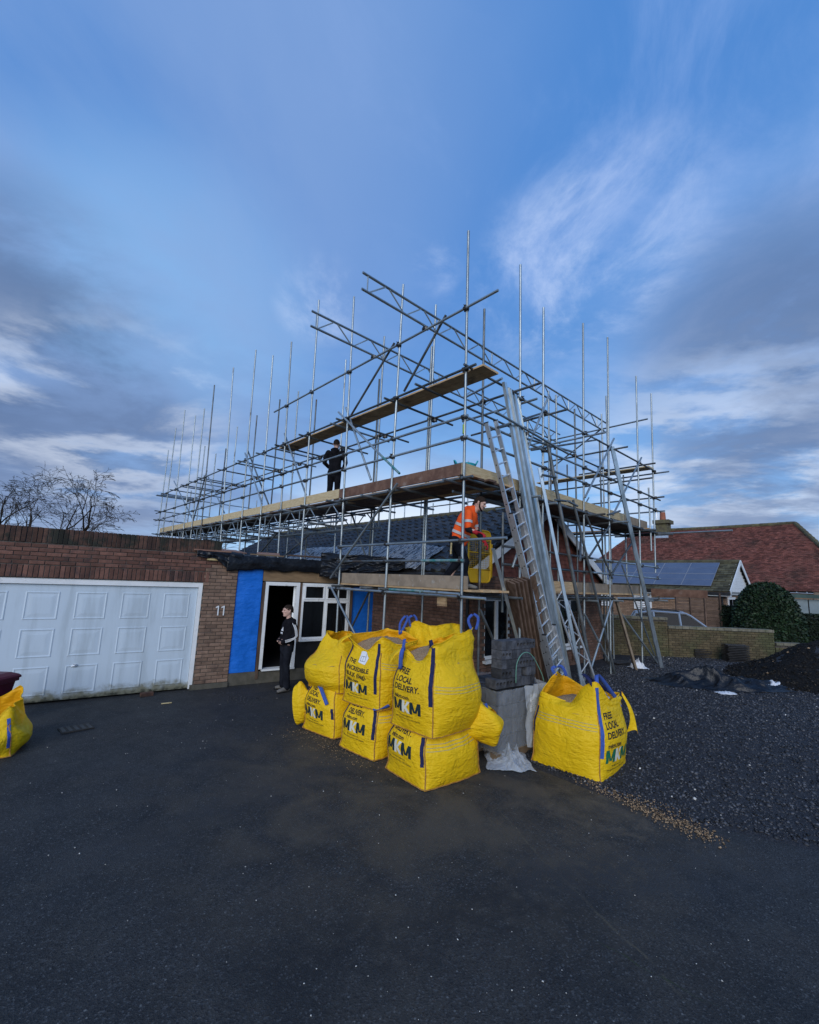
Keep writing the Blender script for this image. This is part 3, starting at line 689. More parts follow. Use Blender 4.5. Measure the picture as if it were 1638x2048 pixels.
def gbrick(xc, zc, L, H, key, vert=False):
    """xc in garage s (left positive)"""
    global nb
    p = GS(xc, rb.uniform(-.005,.005), zc)
    M4 = WFG.copy(); M4.translation = p
    M4 = M4 @ Matrix.Rotation(rb.uniform(-.006,.006), 4, 'Y')
    if xc < 3.5 and nb < 298:
        nb += 1; brick(L, H, key, garage, M4)
    else:
        k = brick_mesh('b', L, H); rest.add([M4 @ Vector(v) for v in k.v], k.f, {'brick':0,'brick_top':1,'brick_pier':2}[key])
J = .010
# pier to the right of the door
z = .105; r = 0
while z < 2.40:
    x = -.69 - (.1125 if r % 2 else 0)
    while x < -.005:
        a, c = max(x, -.69), min(x+.215, -.002)
        if c-a > .03: gbrick((a+c)/2, z+.0325, c-a, .065, 'brick_pier')
        x += .225
    z += .075; r += 1
# soldier course over the door, stretchers, soldier course along the top
x = -.10
while x < SL:
    gbrick(x+.0325, 2.20+.1075, .065, .215, 'brick'); x += .075
z = 2.43; r = 0
while z < 2.80:
    x = -.69 - (.1125 if r % 2 else 0)
    while x < SL:
        a, c = max(x, -.69 if z < 2.6 else -.31), min(x+.215, SL)
        if a > 3.5 or c-a > .03: gbrick((a+c)/2, z+.0325, c-a, .065, 'brick' if a > -.15 or z > 2.55 else 'brick_pier')
        x += .225
    z += .075; r += 1
x = -.30
while x < SL:
    gbrick(x+.0325, 2.815+.14, .065, .275, 'brick_top'); x += .075
if rest.f: rest.build('brickwork_beyond', ['brick', 'brick_top', 'brick_pier'], garage, kind='stuff')
# door frame
m = MB(); gbox(m, -.0, .075, .03, .11, .02, 2.185); gbox(m, DW-.075, DW, .03, .11, .02, 2.185); gbox(m, .075, DW-.075, .03, .11, 2.085, 2.185)
m.build('door_frame', ['upvc'], garage)
def garage_door():
    mm = bpy.data.materials.new('dirty_white_door'); 
    d = bpy.data.materials.new('white_door_with_grimy_foot'); d.use_nodes = True; nt = d.node_tree; N = nt.nodes; L = nt.links; b = N['Principled BSDF']
    g = N.new('ShaderNodeNewGeometry'); sx = N.new('ShaderNodeSeparateXYZ'); L.new(g.outputs['Position'], sx.inputs[0])
    def ntex(sc, st=(1,1,1), det=6):
        mp = N.new('ShaderNodeMapping'); mp.inputs['Scale'].default_value = st; L.new(g.outputs['Position'], mp.inputs['Vector'])
        n = N.new('ShaderNodeTexNoise'); n.inputs['Scale'].default_value = sc; n.inputs['Detail'].default_value = det; n.inputs['Roughness'].default_value = .65
        L.new(mp.outputs['Vector'], n.inputs['Vector']); return n.outputs['Fac']
    def rng(v, a, bb, lo=0, hi=1):
        r = N.new('ShaderNodeMapRange'); r.interpolation_type = 'SMOOTHSTEP'
        for k, q in (('From Min', a), ('From Max', bb), ('To Min', lo), ('To Max', hi)): r.inputs[k].default_value = q
        L.new(v, r.inputs['Value']); return r.outputs['Result']
    def mix(f, a, bb):
        x = N.new('ShaderNodeMix'); x.data_type = 'RGBA'; L.new(f, x.inputs[0])
        for i, q in ((6, a), (7, bb)):
            if isinstance(q, tuple): x.inputs[i].default_value = (*q, 1)
            else: L.new(q, x.inputs[i])
        return x.outputs[2]
    col = mix(rng(ntex(5, (1,1,.12)), .44, .68, 0, .9), (.53,.615,.685), (.43,.50,.55))
    col = mix(rng(ntex(60, (1,1,1)), .70, .78, 0, .6), col, (.25,.25,.22))
    ad = N.new('ShaderNodeMath'); ad.operation = 'MULTIPLY_ADD'; L.new(ntex(4.5), ad.inputs[0]); ad.inputs[1].default_value = -.42; L.new(sx.outputs['Z'], ad.inputs[2])
    col = mix(rng(ad.outputs[0], .04, -.14), col, (.19,.185,.13))
    ad2 = N.new('ShaderNodeMath'); ad2.operation = 'MULTIPLY_ADD'; L.new(ntex(11), ad2.inputs[0]); ad2.inputs[1].default_value = -.35; L.new(sx.outputs['Z'], ad2.inputs[2])
    col = mix(rng(ad2.outputs[0], -.08, -.17), col, (.045,.045,.03))
    L.new(col, b.inputs['Base Color']); b.inputs['Roughness'].default_value = .45
    return d
MT['gdoor'] = garage_door()
door = None
m = MB(); gbox(m, .08, DW-.08, .075, .115, .03, 2.078)
door = m.build('garage_door', ['gdoor'], garage)
# moulded panels: a raised surround, a sloping field and a pyramid block
def panel_mesh(w, h):
    m = MB(); W, Hh = w/2, h/2
    loops = [(W,Hh,0),(W-.004,Hh-.004,-.004),(W-.018,Hh-.018,-.008),(W-.034,Hh-.034,-.001),(W-.05,Hh-.05,-.001),(W-.115,Hh-.105,-.006)]
    vs = []; fs = []
    for (a, b, d) in loops: vs += [(-a,d,-b),(a,d,-b),(a,d,b),(-a,d,b)]
    for i in range(len(loops)-1):
        for k in range(4): fs.append((4*i+k, 4*i+(k+1)%4, 4*i+4+(k+1)%4, 4*i+4+k))
    e = 4*(len(loops)-1); fs.append((e, e+1, e+2, e+3))
    return m.add(vs, fs).mesh('moulded_panel', 'gdoor')
pm = panel_mesh(.49, .50)
for i in range(6):
    for k, zc in enumerate((1.70, 1.04, .38)):
        M4 = WFG.copy(); M4.translation = GS(.46+.725*i, .0745, zc)
        link('moulded_panel', pm, door, None, None, M4)
m = MB(); c = GS(2.02, .066, .62)
m.loft([c+Vector((0,0,-.015))+GD*.05, c+Vector((0,0,.0))+GD*.0-Vector((0,0,1)).cross(-GD)*.02, c+GD*(-.05)], [.010,.012,.009], 8); m.box(c+Vector((0,0,-.0)), (.05,.02,.05), WFG.to_3x3())
m.build('door_handle', ['ali'], door)
# house number
for k in range(2):
    m = MB(); ox = -.345-.115*k
    o = GS(ox, -.018, 1.50)
    m.extr([(-.006,0),(.017,0),(.017,.205),(.0,.205),(-.050,.175),(-.042,.155),(-.006,.172)], -.014, o, -GD, (0,0,1))
    m.build('house_number_digit', ['white_paint'], garage)

# ------------------------------------------------------------------ porch beside the garage
PX = -.69                                     # the porch front starts where the pier ends (garage s)
porch = thing('front_porch', 'single storey porch with open front doorway, blue membrane and boarded front', 'porch', GS(-2.3, 0, 0))
m = MB(); gbox(m, -4.25, -.70, .02, .16, 0, .26); m.build('plinth', ['render'], porch)
m = MB(); gbox(m, -2.16, -1.40, -.03, .2, .262, .30); m.build('door_sill', ['upvc'], porch)
m = MB()
m.grid(lambda u, v: GS(-.70-.56*u, .035-.012*math.sin(PI*u)-.014*nz(u*2.2, v*5)-.007*nz(u*7+v*3, v*12), .265+2.29*v), 12, 40)
m.build('blue_membrane', ['blue_sheet'], porch, smooth=True)
m = MB(); gbox(m, -1.26, -.70, .045, .16, .262, 2.6); m.build('side_panel', ['ply'], porch)
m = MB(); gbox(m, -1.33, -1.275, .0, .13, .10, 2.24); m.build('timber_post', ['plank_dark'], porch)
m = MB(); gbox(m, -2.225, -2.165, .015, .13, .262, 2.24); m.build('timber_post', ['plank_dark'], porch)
m = MB(); gbox(m, -3.7, -1.27, .0, .14, 2.265, 2.56); m.build('fascia_board', ['ply'], porch)
# open door with frame
m = MB(); gbox(m, -1.405, -1.335, -.005, .09, .305, 2.25); gbox(m, -2.16, -2.08, -.005, .09, .305, 2.25); gbox(m, -2.08, -1.405, -.005, .09, 2.17, 2.25)
m.build('door_frame', ['upvc'], porch)
m = MB(); a = GS(-2.07, .10, 0); b2 = GS(-2.40, .76, 0)
m.beam(a+Vector((0,0,1.24)), b2+Vector((0,0,1.24)), 1.86, .045, GD)
leaf = m.build('open_door_leaf', ['upvc'], porch)
# side light: window of four panes
wf = None
m = MB()
def bars(m, s0, s1, z0, z1, t, d0, d1):
    gbox(m, s0, s0+t, d0, d1, z0, z1); gbox(m, s1-t, s1, d0, d1, z0, z1); gbox(m, s0+t, s1-t, d0, d1, z1-t, z1); gbox(m, s0+t, s1-t, d0, d1, z0, z0+t)
bars(m, -3.52, -2.235, .92, 2.245, .045, 0, .085)
gbox(m, -2.865, -2.82, .004, .083, .965, 2.20); gbox(m, -2.82, -2.28, .004, .083, 1.81, 1.855); gbox(m, -3.475, -2.865, .004, .083, 1.81, 1.855)
for (a, c, z0, z1) in ((-2.818,-2.282,1.858,2.198),(-3.472,-2.868,1.858,2.198),(-3.472,-2.868,.968,1.807)): bars(m, a, c, z0, z1, .034, -.014, .05)
wf = m.build('window_frame', ['upvc'], porch)
for (a, c, z0, z1) in ((-2.784,-2.316,1.892,2.164),(-3.438,-2.902,1.892,2.164),(-3.438,-2.902,1.002,1.773),(-2.82,-2.28,.965,1.81)):
    m = MB(); gbox(m, a, c, .03, .036, z0, z1); m.build('pane', ['glass_dark'], wf)
m = MB(); gbox(m, -3.60, -2.23, -.06, .02, .875, .918); m.build('window_sill', ['upvc'], porch)
m = MB(); gbox(m, -3.75, -2.17, .012, .10, .262, .872); m.build('lower_board', ['black_board'], porch)
m = MB(); gbox(m, -4.25, -3.535, .03, .1, .26, 2.35); m.build('blue_membrane', ['blue_sheet'], porch)
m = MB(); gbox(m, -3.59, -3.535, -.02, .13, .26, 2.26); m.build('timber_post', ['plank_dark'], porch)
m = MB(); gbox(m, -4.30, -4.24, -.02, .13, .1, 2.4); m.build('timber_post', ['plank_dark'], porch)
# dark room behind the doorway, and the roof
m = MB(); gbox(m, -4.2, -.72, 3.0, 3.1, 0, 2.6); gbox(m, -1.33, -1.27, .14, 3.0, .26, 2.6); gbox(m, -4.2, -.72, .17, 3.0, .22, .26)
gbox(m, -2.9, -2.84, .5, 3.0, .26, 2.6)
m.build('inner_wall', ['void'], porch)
m = MB(); gbox(m, -4.6, -.32, .10, 9.0, 2.57, 2.74); m.build('flat_roof', ['felt'], porch)
m = MB(); gbox(m, -.42, -.02, -.05, .10, 2.67, 2.82); m.build('timber_block', ['timber'], porch, label='yellow timber block showing under the tarp end')
for k in range(2):
    m = MB(); gbox(m, -.66-.09*k, -.615-.09*k, -.035, .03, 2.53, 2.68); m.build('rafter_end', ['timber'], porch)
# ------------------------------------------------------------------ main house
HX0, HX1, HY0, HY1 = 1.75, 7.95, 1.15, 16.5          # outer faces of the walls
EZ, RZ, RX = 2.62, 4.52, 4.75; EX0, EX1 = 1.33, 8.17    # eaves, ridge
house = thing('house', 'brick bungalow with dark tiled roof, red hung gable and white bargeboards', 'house', (4.8, 9, 0))
WFF = wall_frame(Vector((HX0, HY1, 0)), (0,-1,0))      # front wall, local x from far to near
WFS = wall_frame(Vector((HX0, HY0, 0)), (1,0,0))       # gable wall, local x to the right
m = MB(); m.bbox((HX0+.012, HY0+.25, 0), (HX0+.26, HY1, 2.58)); m.bbox((HX1-.25, HY0+.25, 0), (HX1, HY1, 2.58)); m.bbox((HX0+.012, HY1-.25, 0), (HX1, HY1, 2.6))
# gable wall with openings: one window near the corner, a wide one further on
OPS = [(0.42, 1.42, .78, 2.10), (2.35, 4.9, .82, 2.10)]
xs = [0]+[q for o_ in OPS for q in o_[:2]]+[HX1-HX0]
for i in range(0, len(xs)-1, 2): m.bbox((HX0+xs[i]+.012*(i == 0), HY0+.012, 0), (HX0+xs[i+1], HY0+.25, 2.58))
for (a, c, z0, z1) in OPS:
    m.bbox((HX0+a, HY0+.012, 0), (HX0+c, HY0+.25, z0)); m.bbox((HX0+a, HY0+.012, z1), (HX0+c, HY0+.25, 2.58))
m.build('wall', ['mortar'], house)
m = MB(); inop = lambda x, z: not any(a-.02 < x < c+.02 and z0-.03 < z < z1+.03 for a, c, z0, z1 in OPS)
brick_field(m, WFS, 0, HX1-HX0, .02, 2.55, inop)
brick_field(m, WFF, HY1-HY0-4.2, HY1-HY0, .02, 2.55)
m.build('brickwork', ['brick_house'], house, kind='stuff')
def window(a, c, z0, z1, mull, name='window'):
    m = MB(); y0, y1 = HY0+.05, HY0+.13; X = HX0; t = .07
    m.bbox((X+a, y0, z0), (X+a+t, y1, z1)); m.bbox((X+c-t, y0, z0), (X+c, y1, z1)); m.bbox((X+a+t, y0, z1-t), (X+c-t, y1, z1)); m.bbox((X+a+t, y0, z0), (X+c-t, y1, z0+t))
    for q in mull: m.bbox((X+q-.05, y0-.004, z0+t), (X+q+.05, y1-.004, z1-t))
    w = m.build('window', ['upvc'], house)
    ed = [a+t]+[v for q in mull for v in (q-.05, q+.05)]+[c-t]
    for i in range(0, len(ed), 2):
        m = MB(); m.bbox((X+ed[i], y0+.03, z0+t), (X+ed[i+1], y0+.04, z1-t)); m.build('pane', ['glass_dark'], w)
    m = MB(); m.bbox((X+a-.06, HY0-.09, z0-.06), (X+c+.06, HY0+.05, z0-.003)); m.build('window_sill', ['upvc'], w)
window(*OPS[0], [.92]); window(*OPS[1], [3.05, 3.7, 4.3])
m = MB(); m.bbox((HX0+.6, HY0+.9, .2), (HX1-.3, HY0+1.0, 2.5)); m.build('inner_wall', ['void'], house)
m = MB(); m.tube((HX0-.06, HY0+.10, .1), (HX0-.06, HY0+.10, 2.35), .035, 10); m.tube((HX0-.06, HY0+.10, 2.35), (EX0+.05, HY0+.05, 2.52), .035, 10)
m.build('downpipe', ['steel_dark'], house, smooth=False)
# trellis by the gable corner
m = MB()
for i in range(4): m.box((6.05+.13*i, HY0-.03, 1.1), (.025,.02,1.3))
for i in range(9): m.box((6.25, HY0-.052, .52+.15*i), (.48,.02,.025))
m.build('trellis', ['trellis'], house)
# hung tile gable
m = MB(); tilew = .165; g = .10
zz = 2.60; row = 0
gapex = RZ-.12
while zz < gapex:
    t = (zz-2.60)/(RZ-EZ); x0, x1 = EX0+.30+(RX-EX0)*t, EX1-.30-(EX1-RX)*t
    x = x0 - (row % 2)*tilew/2
    while x < x1:
        a, c = max(x+.002, x0), min(x+tilew-.002, x1)
        if c-a > .02:
            y = HY0+.06+random.uniform(-.004,.004)
            m.add([(a,y-.028,zz-.02),(c,y-.028,zz-.02),(c,y,zz+.135),(a,y,zz+.135),(a,y-.010,zz-.02),(c,y-.010,zz-.02)], [(0,1,2,3),(0,4,5,1)])
        x += tilew
    zz += .11; row += 1
m.build('hung_tiles', ['tile_red'], house, kind='stuff')
m = MB(); m.add([(EX0+.35,HY0+.085,2.56),(EX1-.35,HY0+.085,2.56),(RX,HY0+.085,RZ-.1),(EX0+.35,HY0+.2,2.56),(EX1-.35,HY0+.2,2.56),(RX,HY0+.2,RZ-.1)], [(0,1,2),(5,4,3)]); m.build('gable', ['felt'], house)
# roof slopes
RY0 = HY0-.17
def slope_pt(side, s, y, lift=0):
    x0 = EX0 if side < 0 else EX1
    d = Vector((RX-x0, 0, RZ-EZ)); n = Vector((-(RZ-EZ)*(1 if side < 0 else -1), 0, abs(RX-x0))).normalized()
    return Vector((x0, y, EZ)) + d*s + n*lift
m = MB()
for sd_ in (-1, 1):
    m.add([slope_pt(sd_,0,RY0,-.02), slope_pt(sd_,0,HY1,-.02), slope_pt(sd_,1,HY1,-.02), slope_pt(sd_,1,RY0,-.02), slope_pt(sd_,0,RY0,-.12), slope_pt(sd_,0,HY1,-.12), slope_pt(sd_,1,HY1,-.12), slope_pt(sd_,1,RY0,-.12)],
          [(0,1,2,3),(7,6,5,4),(0,3,7,4),(0,4,5,1),(1,5,6,2)])
m.build('roof_deck', ['felt'], house)
# interlocking concrete tiles with a rolled profile
tiles = MB(); tw, tl = .30, .34; nrow = 12
prof = [(0,.040),(.13,.075),(.27,.044),(.35,.010),(.62,.006),(.74,.010),(.87,.052),(.96,.044)]
R_ = random.Random(5)
for r in range(nrow):
    s0, s1 = r/nrow-.006, (r+1)/nrow+.012
    y = RY0
    while y < HY1-.1:
        dz = R_.uniform(-.004,.004); vs = []; fs = []
        for (pu, ph) in prof: vs += [slope_pt(-1, s0, y+pu*tw, ph+.032+dz), slope_pt(-1, s1, y+pu*tw, ph-.008+dz), slope_pt(-1, s0, y+pu*tw, -.01)]
        for k in range(len(prof)-1): fs += [(3*k, 3*k+3, 3*k+4, 3*k+1), (3*k+2, 3*k+5, 3*k+3, 3*k)]
        tiles.add(vs, fs); y += tw
tiles.build('roof_tiles', ['tile'], house, kind='stuff')
y = RY0
m0 = MB(); m0.loft([(0,0,0),(0,.43,0)], [(.12,.10),(.135,.11)], 10, True); rm = m0.mesh('ridge_tile', 'tile_ridge')
while y < HY1:
    link('ridge_tile', rm, house, None, None, Matrix.Translation((RX, y, RZ+.01))); y += .45
for sd_ in (-1, 1):
    m = MB(); x0 = EX0-.02 if sd_ < 0 else EX1+.02
    d = Vector((RX-x0, 0, RZ-EZ-.0)); n = Vector((0,0,1)); y = RY0-.004
    p = [Vector((x0,y,EZ-.26)), Vector((x0,y,EZ-.03)), Vector((RX,y,RZ-.03)), Vector((RX,y,RZ-.27))]
    q = [v+Vector((0,.03,0)) for v in p]
    m.add(p+q, [(0,1,2,3),(7,6,5,4),(0,4,5,1),(3,2,6,7),(1,5,6,2),(0,3,7,4)]); m.build('bargeboard', ['white_paint'], house)
m = MB(); m.bbox((EX0-.02, RY0+.04, EZ-.20), (EX0+.01, HY1, EZ-.04)); m.bbox((EX0+.01, RY0+.04, EZ-.20), (HX0+.02, HY1, EZ-.17)); m.build('fascia', ['black_board'], house)
m = MB(); m.loft([(EX0-.08, RY0, EZ-.07), (EX0-.08, HY1, EZ-.07)], [.055,.055], 10); m.build('gutter', ['steel_dark'], house)

# ------------------------------------------------------------------ tarpaulins and loose things on the porch roof
def sheet(name, label, cat, fn, nu, nv, mats, thick=.004):
    m = MB(); m.grid(fn, nu, nv); o = m.build(name, mats, smooth=True)
    md = o.modifiers.new('thickness', 'SOLIDIFY'); md.thickness = thick
    return tag(o, label, cat)
def f1(u, v):        # lies on the porch roof and hangs over its front edge
    s = -.42-2.55*u; w = v*1.15
    e = .03*nz(u*6, v*3, 1)+.015*nz(u*17, v*6, 2)
    drop = .30+.06*nz(u*3.2, 7)+.05*nz(u*9, 2)+.06*smooth01((.16-u)/.16)
    if w < .75: return GS(s, .80-w*1.16+.0, 2.765+abs(e)*1.2+.04*smooth01((w-.4)/.3))
    t = (w-.75)/.40
    return GS(s, -.06-.03*math.sin(t*3)-.022*nz(u*7, t*2.5, 5)-.012*abs(nz(u*23,t*3)), 2.81-t*drop+.01*e)
sheet('black_tarpaulin', 'black polythene sheet folded over the porch roof edge above the doorway', 'tarpaulin', f1, 90, 30, ['tarp_black'])
def f1b(u, v):
    s = .20-.95*u; drop = .13+.28*smooth01((u-.35)/.4)*(1-.4*u)
    if v < .4: return GS(s, .30-.36*v/.4, 2.865+.03*nz(u*5, v*4))
    t = (v-.4)/.6
    return GS(s, -.075-.04*nz(u*9, t*3, 8), 2.86-.05*u-t*drop+.02*nz(u*7, t))
sheet('black_tarpaulin', 'torn end of black polythene hanging over the corner beside the garage brickwork', 'tarpaulin', f1b, 40, 20, ['tarp_black'])
def f2(u, v):        # hangs in the corner between porch and roof
    a = GS(-2.62, -.05, 0); b2 = Vector((1.22, 2.75, 0)); p = a.lerp(b2, u)
    ztop = 3.00-.08*u+.05*nz(u*5, 1); zb = 2.36+.16*u+.22*abs(u-.25)+.06*nz(u*6, 3)
    q = p + Vector((0,0, ztop+(zb-ztop)*v))
    nrm = Vector((-.62,-.78,0))
    return q + nrm*(.10*nz(u*5+v*2, v*4, 9)+.045*nz(u*14-v*5, v*11, 2)+.06*v)
sheet('dark_tarpaulin', 'crumpled dark blue-black polythene hanging in the corner right of the doorway', 'tarpaulin', f2, 60, 34, ['tarp_black'])
def f3(u, v):        # creased silver sheet over the lower roof tiles
    y = 9.6-7.2*u; s = -.02+.40*v-.10*v*smooth01((u-.75)/.25)
    return slope_pt(-1, s, y, .115+.05*nz(y*3.2+v*2.4, v*2.2, 4)+.05*abs(nz(y*7+v*3, v*2.4, 6))) + Vector((0,0,.0))
sheet('silver_sheet', 'creased silver grey polythene laid across the lower roof tiles', 'tarpaulin', f3, 150, 22, ['tarp_silver'])
def f4(u, v):
    s = -.95-2.6*u
    return GS(s, .55+1.9*v, 2.82+.05*nz(u*7, v*4, 5)+.03*nz(u*15, v*9)+.07*v)
sheet('silver_sheet', 'silver grey polythene lying flat on the porch roof behind the black sheet', 'tarpaulin', f4, 60, 30, ['tarp_silver'])
def loose(name, label, cat, s, d, z, dims, rot, key, tilt=0):
    m = MB(); R = WFG.to_3x3() @ Matrix.Rotation(rot,3,'Z') @ Matrix.Rotation(tilt,3,'X')
    m.box(GS(s, d, z), dims, R); return tag(m.build(name, [key]), label, cat)
loose('board_offcut', 'red brown board lying on the porch roof beside the brick parapet', 'board', -.45, .65, 2.93, (.95,.55,.022), .25, 'ply_red', .14)
loose('board_offcut', 'smaller red brown board on the porch roof behind the black tarp', 'board', -1.62, .95, 2.93, (.55,.5,.02), -.3, 'ply_red', .15)
loose('board_offcut', 'narrow rust coloured plank lying along the roof edge by the timber block', 'board', -.12, .02, 2.88, (.75,.14,.03), .05, 'ply_red', .05)
loose('board_offcut', 'pale grey batten on the porch roof edge over the doorway', 'board', -1.35, .12, 2.86, (.8,.07,.03), .08, 'pallet', 0)
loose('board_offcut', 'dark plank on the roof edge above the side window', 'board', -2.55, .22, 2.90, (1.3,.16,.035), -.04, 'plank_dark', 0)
for k, (s, d, z, w, r) in enumerate(((.55,.55,3.02,.30,.1),(.18,.42,2.98,.42,-.2),(.92,.8,3.05,.26,.35),(-.05,.9,2.98,.36,.5),(.72,1.3,3.08,.5,.15))):
    loose('slate_piece', ['dark slate piece on the parapet nearest its right end','longest dark slate lying at the right end of the parapet','dark slate farthest left behind the parapet','dark slate lying behind the parapet end beside the red brown board','wide dark slate raised at the back behind the parapet'][k], 'slate', s, d, z, (w,.22,.025), r, 'tile', .1)
# ------------------------------------------------------------------ scaffold
scaffold = thing('scaffold', 'steel tube scaffold with timber decks and lattice roof beams wrapped around the bungalow', 'scaffold', (0,0,0))
TR = .0248
_ut = MB(); _ut.loft([(0,0,0),(0,0,1)], [1,1], 10, True)
UT = {}
RT = random.Random(21)
def tube(p0, p1, name='ledger', key=None, r=TR, parent=scaffold):
    p0 = Vector(p0); p1 = Vector(p1)
    key = key or ('galv' if RT.random() < .55 else 'galv_old')
    if key not in UT:
        UT[key] = _ut.mesh('tube', key)
        UT[key].polygons.foreach_set('use_smooth', [len(p.vertices) == 4 for p in UT[key].polygons])
    R = frame(p1-p0).to_4x4(); M4 = Matrix.Translation(p0) @ R @ Matrix.Diagonal((r, r, (p1-p0).length, 1))
    return link(name, UT[key], parent, None, None, M4)
# a right-angle coupler: two half shells, two flaps and their bolts
m = MB()
m.loft([(0,0,-.030),(0,0,.030)], [.038,.038], 8); m.loft([(-.030,.052,0),(.030,.052,0)], [.038,.038], 8)
m.box((.045,.0,.0), (.035,.022,.05)); m.box((.0,.052,.045), (.05,.022,.035)); m.tube((.05,-.025,0),(.05,.06,0),.009,6); m.tube((0,.02,.052),(0,.095,.052),.009,6)
m.box((-.042,.02,0),(.02,.05,.045))
CP = m.mesh('coupler', 'coupler'); ncp = 0
def coupler(p, d=(0,-1,0)):
    global ncp
    if ncp >= 290: return
    ncp += 1
    z = Vector((0,0,1)); y = Vector(d).normalized(); x = y.cross(z)
    R = Matrix((x, y, z)).transposed().to_4x4()
    link('coupler', CP, scaffold, None, None, Matrix.Translation(Vector(p)) @ R @ Matrix.Rotation(RT.choice([0, PI]), 4, 'Y'))
FO = [(-.02,.0,9.03,0),(1.95,1.84,8.84,0),(3.60,3.74,9.46,0),(5.40,5.51,10.21,2.7),(6.67,7.0,9.51,2.7),(8.0,8.25,9.52,2.7),(9.42,9.71,10.27,2.7),
      (11.1,11.76,10.31,2.7),(13.3,13.78,10.22,2.7),(14.55,14.75,9.44,2.7),(15.6,15.93,9.43,2.7),(17.2,17.74,10.17,2.7),(18.95,18.95,9.54,2.7),(19.9,19.86,8.57,2.7)]
FI = [(.55,.53,8.23,0),(2.1,2.0,9.01,0),(2.16,2.09,7.96,2.1),(4.0,3.94,8.97,0),(4.1,4.06,7.77,2.7),(5.7,5.76,8.94,2.7),(7.3,7.34,8.12,2.7),(8.5,8.62,8.79,2.7),(9.95,10.02,8.89,2.7),(11.9,11.98,8.77,2.7),
      (13.9,13.97,8.77,2.7),(15.0,15.08,7.99,2.7),(16.3,16.33,7.99,2.7),(18.0,18.07,8.71,2.7)]
def lerpY(b, t, zt, z): return b+(t-b)*(z-2.4)/(zt-2.4)
Z_D1, Z_D2, Z_H1, Z_H2 = 2.17, 4.19, 6.20, 7.40
Z_R1, Z_R2 = oX(0,927,877).z, oX(0,927,836).z
Z_L1, Z_L2 = oX(0,690,1123).z, oX(0,690,1093).z
for (yb, yt, zt, zb) in FO:
    tube((0, lerpY(yb,yt,zt,zb), zb), (0, yt, zt), 'standard', 'galv' if zt < 10 or yb < 12 else None)
    for z in (Z_D2, Z_R1, Z_R2, Z_H1): coupler((0, lerpY(yb,yt,zt,z), z), (-1,0,0))
    if yb < 4:
        for z in (Z_D1, Z_L1, Z_L2): coupler((0, yb, z), (-1,0,0))
    if yb < 7: coupler((0, lerpY(yb,yt,zt,Z_H2), Z_H2), (-1,0,0))
for (yb, yt, zt, zb) in FI:
    tube((1.2, lerpY(yb,yt,zt,zb), zb), (1.2, yt, zt), 'standard')
    coupler((1.2, lerpY(yb,yt,zt,Z_H1), Z_H1-.05), (1,0,0))
# along the front
def ledY(x, z, y0, y1, key=None, name='ledger'): return tube((x, y0, z), (x, y1, z), name, key)
ledY(-.05, Z_H1, -.28, 7.9); ledY(-.05, Z_H1, 7.9, 19.9); ledY(1.25, Z_H1-.05, -.78, 6.2); ledY(1.25, Z_H1-.05, 6.2, 19.2)
ledY(-.05, Z_H2, -.74, 4.0); ledY(-.055, Z_H2, 4.0, 7.65)
for z in (Z_R1, Z_R2):
    ledY(-.05, z, -.12, 5.2, None, 'guard_rail'); ledY(-.05, z, 5.2, 12.1, None, 'guard_rail'); ledY(-.05, z, 12.1, 20.5, None, 'guard_rail')
ledY(-.05, Z_D2, -.25, 3.9); ledY(1.25, Z_D2, -.1, 8); ledY(1.25, Z_D2, 8, 19.6)
ledY(-.05, Z_D1, -.55, 3.95, 'galv'); ledY(1.22, Z_D1, -.4, 3.9)
ledY(-.06, Z_L2, -.95, 3.66, 'galv', 'guard_rail'); ledY(-.06, Z_L1, .9, 3.62, 'galv_old', 'guard_rail'); ledY(-.06, Z_L1, -.08, .9, 'teal_tube', 'guard_rail')
# transoms across the front run
for i, (yb, yt, zt, zb) in enumerate(FO[1:]):
    y = lerpY(yb,yt,zt,Z_H1)
    tube((-.28, y+.07, Z_H1-.055), (1.75+RT.uniform(-.15,.35), y+.07, Z_H1-.055), 'transom')
    if i % 2: tube((-.2, y+.45, Z_H1-.055), (1.7, y+.45, Z_H1-.055), 'transom')
    coupler((1.25, y+.07, Z_H1-.11), (0,1,0))
for i in range(17):
    y = .15+1.18*i; tube((-.32-RT.uniform(0,.12), y, Z_D2-.055), (1.5+RT.uniform(0,.4), y, Z_D2-.055), 'transom')
for i, y in enumerate((.35, .75, 1.9, 2.5, 3.55)):
    tube((-.22, y, Z_D1+.055), (1.55, y, Z_D1+.055), 'transom', 'teal_tube' if i == 1 else None)
tube((-.2, 1.6, Z_D1+.055), (-.15, .75, Z_D1+.06), 'sleeve_tube', 'teal_tube'); tube((-.2, .66, Z_D1+.055), (-.18, -.12, Z_D1+.05), 'sleeve_tube', 'galv')
# lattice beams
def lattice(p0, p1, depth, pitch=.45, r=TR, parent=scaffold, key='galv', up=Vector((0,0,-1)), name='lattice_beam'):
    p0 = Vector(p0); p1 = Vector(p1); L = (p1-p0).length; d = (p1-p0).normalized()
    m = MB(); m.tube(p0, p1, r, 9); m.tube(p0+up*depth, p1+up*depth, r, 9)
    o = m.build(name, [key], parent, smooth=False)
    m = MB(); x = .12; k = 0; m.tube(p0+d*x, p0+d*x+up*depth, r*.62, 6)
    while x+pitch < L:
        a = p0+d*(x+.03); b = p0+d*(x+pitch-.03)
        if k % 2 == 0: a = a+up*depth
        else: b = b+up*depth
        m.tube(a, b, r*.62, 6)
        if k % 4 == 3: m.tube(p0+d*(x+pitch+.0), p0+d*(x+pitch)+up*depth, r*.62, 6)
        x += pitch; k += 1
    m.build('lacing', [key], o); return o
YA, YB = 1.02, 2.69
lattice((-1.66, YA, 7.79), (8.45, YA, 7.79), .32, .46); lattice((-1.70, YB, 7.78), (8.4, YB, 7.78), .33, .46)
